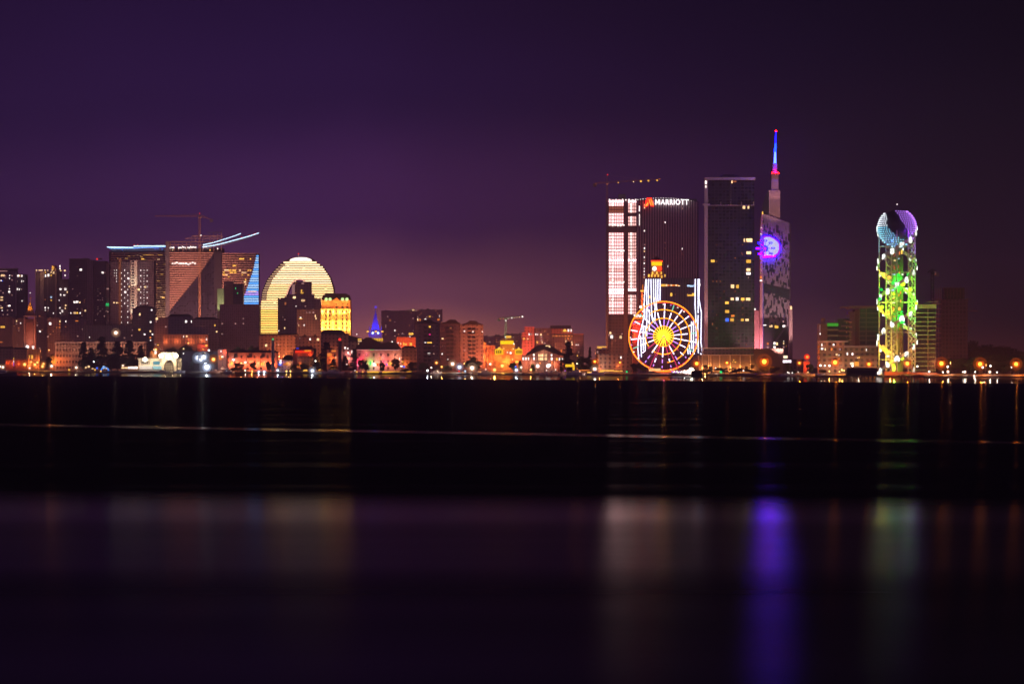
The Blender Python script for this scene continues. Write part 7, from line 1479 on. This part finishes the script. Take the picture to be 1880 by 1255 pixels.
# piers and sheds on the water in front of the eastern quay
def pier(px0, px1, wl, hm, label, mat, posts=6, name='pier', lit=None):
    Y = 58000/(wl - 668.0); x0, x1 = WX(px0, Y), WX(px1, Y); rt = empty(name, ((x0+x1)/2, Y, 0), label, 'pier' if name == 'pier' else name.replace('_', ' '), 'piers and sheds on the water')
    hw = (x1-x0)/2
    MB().box(-hw, hw, 0, 9, hm - .6, hm).build('deck', mat, rt)
    for i in range(posts): MB().tube((-hw + 2*hw*(i+.5)/posts, .4, -1), (-hw + 2*hw*(i+.5)/posts, .4, hm - .5), .3, 6).build('pile', blackm, rt)
    return rt, hw
p1, hw = pier(1228, 1290, 697.6, 1.8, 'dark pier with a boxy hut below the wheel', woodm, 9)
m = MB(); m.box(hw*.35, hw*.98, 1, 7, 1.85, 5.6); m.build('hut', diff('black_hut', (.04, .03, .03)), p1); MB().box(hw*.33, hw, .4, 7.6, 5.62, 6).build('hut_roof', woodm, p1)
p2, hw = pier(1496, 1560, 697.4, 2.2, 'long dark pier west of the lattice tower', woodm, 10); p3, hw = pier(1556, 1612, 696, 3.2, 'dark boat shed standing over the water west of the lattice tower terrace', diff('black_hut', (.04, .03, .03)), 8, 'boat_shed')
MB().box(-hw*.96, hw*.96, .6, 8, 3.25, 6.2).build('wall', diff('dark_shed_boards', (.07, .045, .04)), p3); MB().pyramid(-hw, hw, 0, 9, 6.25, 7.6, .94, .3).build('roof', woodm, p3)
p4, hw = pier(1700, 1740, 698, 1.8, 'low dark pier in front of the unfinished tower', woodm, 7); p5, hw = pier(1652, 1700, 697, 2.6, 'pale-fronted pier terrace east of the lattice tower foot', diff('terracotta_terrace', (.55, .25, .14)), 8)
# curved stadium-like embankment roofs behind the shore on the right
b = B('embankment_pavilion', 1666, 1736, 8, 'low curved-roof pavilion on the shore, orange along its rim', 'pavilion', thick=14)
b.poly('curved_roof', diff('terracotta_terrace', (.55, .25, .14)), [(1662, 685), (1680, 683.4), (1700, 683.2), (1718, 684.4), (1734, 688), (1734, 689), (1662, 687)], 0, 14)
m = MB()
for i in range(10): b.box(m, 1664 + i*7, 1665 + i*7, 686.6, None, .5, 1)
m.build('post', woodm, b.root); b.pbox('back_wall', woodm, 1664, 1733, 687.4, None, 6, 7)
q = B('white_tent', 404, 412, 9, 'small pale conical tent at the foot of the tall dark pole mast', 'tent', thick=6)
m = MB(); m.pyramid(-3.6, 3.6, -1, 6, q.h(678), q.h(672), .03, .03); m.build('canopy', pv, q.root); m = MB()
for x_ in (-3.3, 3.3): m.tube((x_, -.8, 0), (x_, -.8, q.h(678)), .1)
m.build('pole', steel, q.root); q.wash(408, 676, 4, 900, (1, .5, .35))
q = B('blue_canopy', 185, 199, 10, 'blue-lit arched canopy on the shore below the tallest cedar', 'canopy', thick=5)
m = MB(); m.prism([(q.x(192) + 7.6*q.m(1)*math.cos(t), max(.1, 7.5*q.m(1)*math.sin(t))) for t in [math.pi*i/10 for i in range(11)]] + [(q.x(192) + 6*q.m(1)*math.cos(t), max(0, 6*q.m(1)*math.sin(t))) for t in [math.pi*(10-i)/10 for i in range(11)]], 0, 5); m.build('arch', emit('canopy_blue', (.05, .28, 1), 1.5), q.root)
q.win(190, 674, 3.4, 5, 'p', 1, name='booth_light'); q.win(195, 675, 3, 4, 'w', 1, name='booth_light')
# row of small shore kiosk lamps
for i, (px, py, k_) in enumerate([(158, 672, 'c'), (163, 670, 'c'), (170, 673, 'c'), (175, 676, 'y'), (178, 673, 'b'), (127, 676, 'y')]):
    q = B('kiosk', px - 2.4, px + 2.4, 9, ['narrow kiosk with a cream light, westmost in the row under the cedars', 'second small kiosk of the row under the cedars', 'third small kiosk of the row under the cedars', 'kiosk with a gold light under the cedars', 'kiosk with a blue light next to the blue canopy', 'round gold-lit kiosk before the cream hotel'][i], 'kiosk', 'kiosks under the cedars', thick=3)
    q.pbox('booth', diff('kiosk_board', (.5, .3, .2)), px - 2.4, px + 2.4, py, None); q.pbox('awning', roofd, px - 3, px + 3, py - .8, py - .05, -.8, 3.2); q.win(px, py + 2.6, 3.4, 3, k_)
# neon post
q = B('neon_post', 24.4, 25.8, 14, 'thin upright neon post shading from amber to violet before the arcade', 'neon post', thick=.6)
q.pbox('upper_tube', K['y'], 24.6, 25.6, 656, 660, 0, .5); q.pbox('middle_tube', K['w'], 24.4, 25.8, 660.1, 665, 0, .5); q.pbox('lower_tube', K['v'], 24.6, 25.6, 665.1, 671, 0, .5); q.pbox('post', blackm, 24.8, 25.4, 671.1, None, 0, .4)

# unseen street lamps added behind the houses for the amber glow above the roofs
for i, (px, py, dy, p) in enumerate([(20, 640, 180, 90000), (90, 630, 160, 90000), (290, 636, 150, 60000), (420, 640, 140, 60000), (520, 640, 140, 60000), (650, 634, 200, 150000), (715, 628, 300, 170000), (752, 634, 260, 170000), (895, 640, 200, 200000), (948, 636, 150, 200000), (1000, 640, 160, 170000), (1060, 640, 220, 120000), (1098, 640, 200, 90000), (1745, 664, 90, 50000), (1810, 668, 60, 50000), (1868, 668, 60, 50000)]):
    Y = Ysh(px) + dy; X = WX(px, Y); H = WZ(py + (12 if px < 1200 else 0), Y) - GZ; p *= 1.0
    rt = empty('street_lamp', (X, Y, GZ), 'unseen amber lamp mast added behind the waterfront for glow in the haze', 'street lamp', 'added lamp masts behind the waterfront')
    MB().tube((0, 0, 0), (0, 0, H), .22, 6, .12).build('pole', blackm, rt); MB().box(-1, 1, -.5, .5, H, H + .3).build('hood', blackm, rt); MB().ball((0, 0, H - .4), .35, 8, 5).build('bulb', lamp_or, rt)
    light('POINT', (X, Y, GZ + H - 1.4), p, (1, .26, .08), .4)
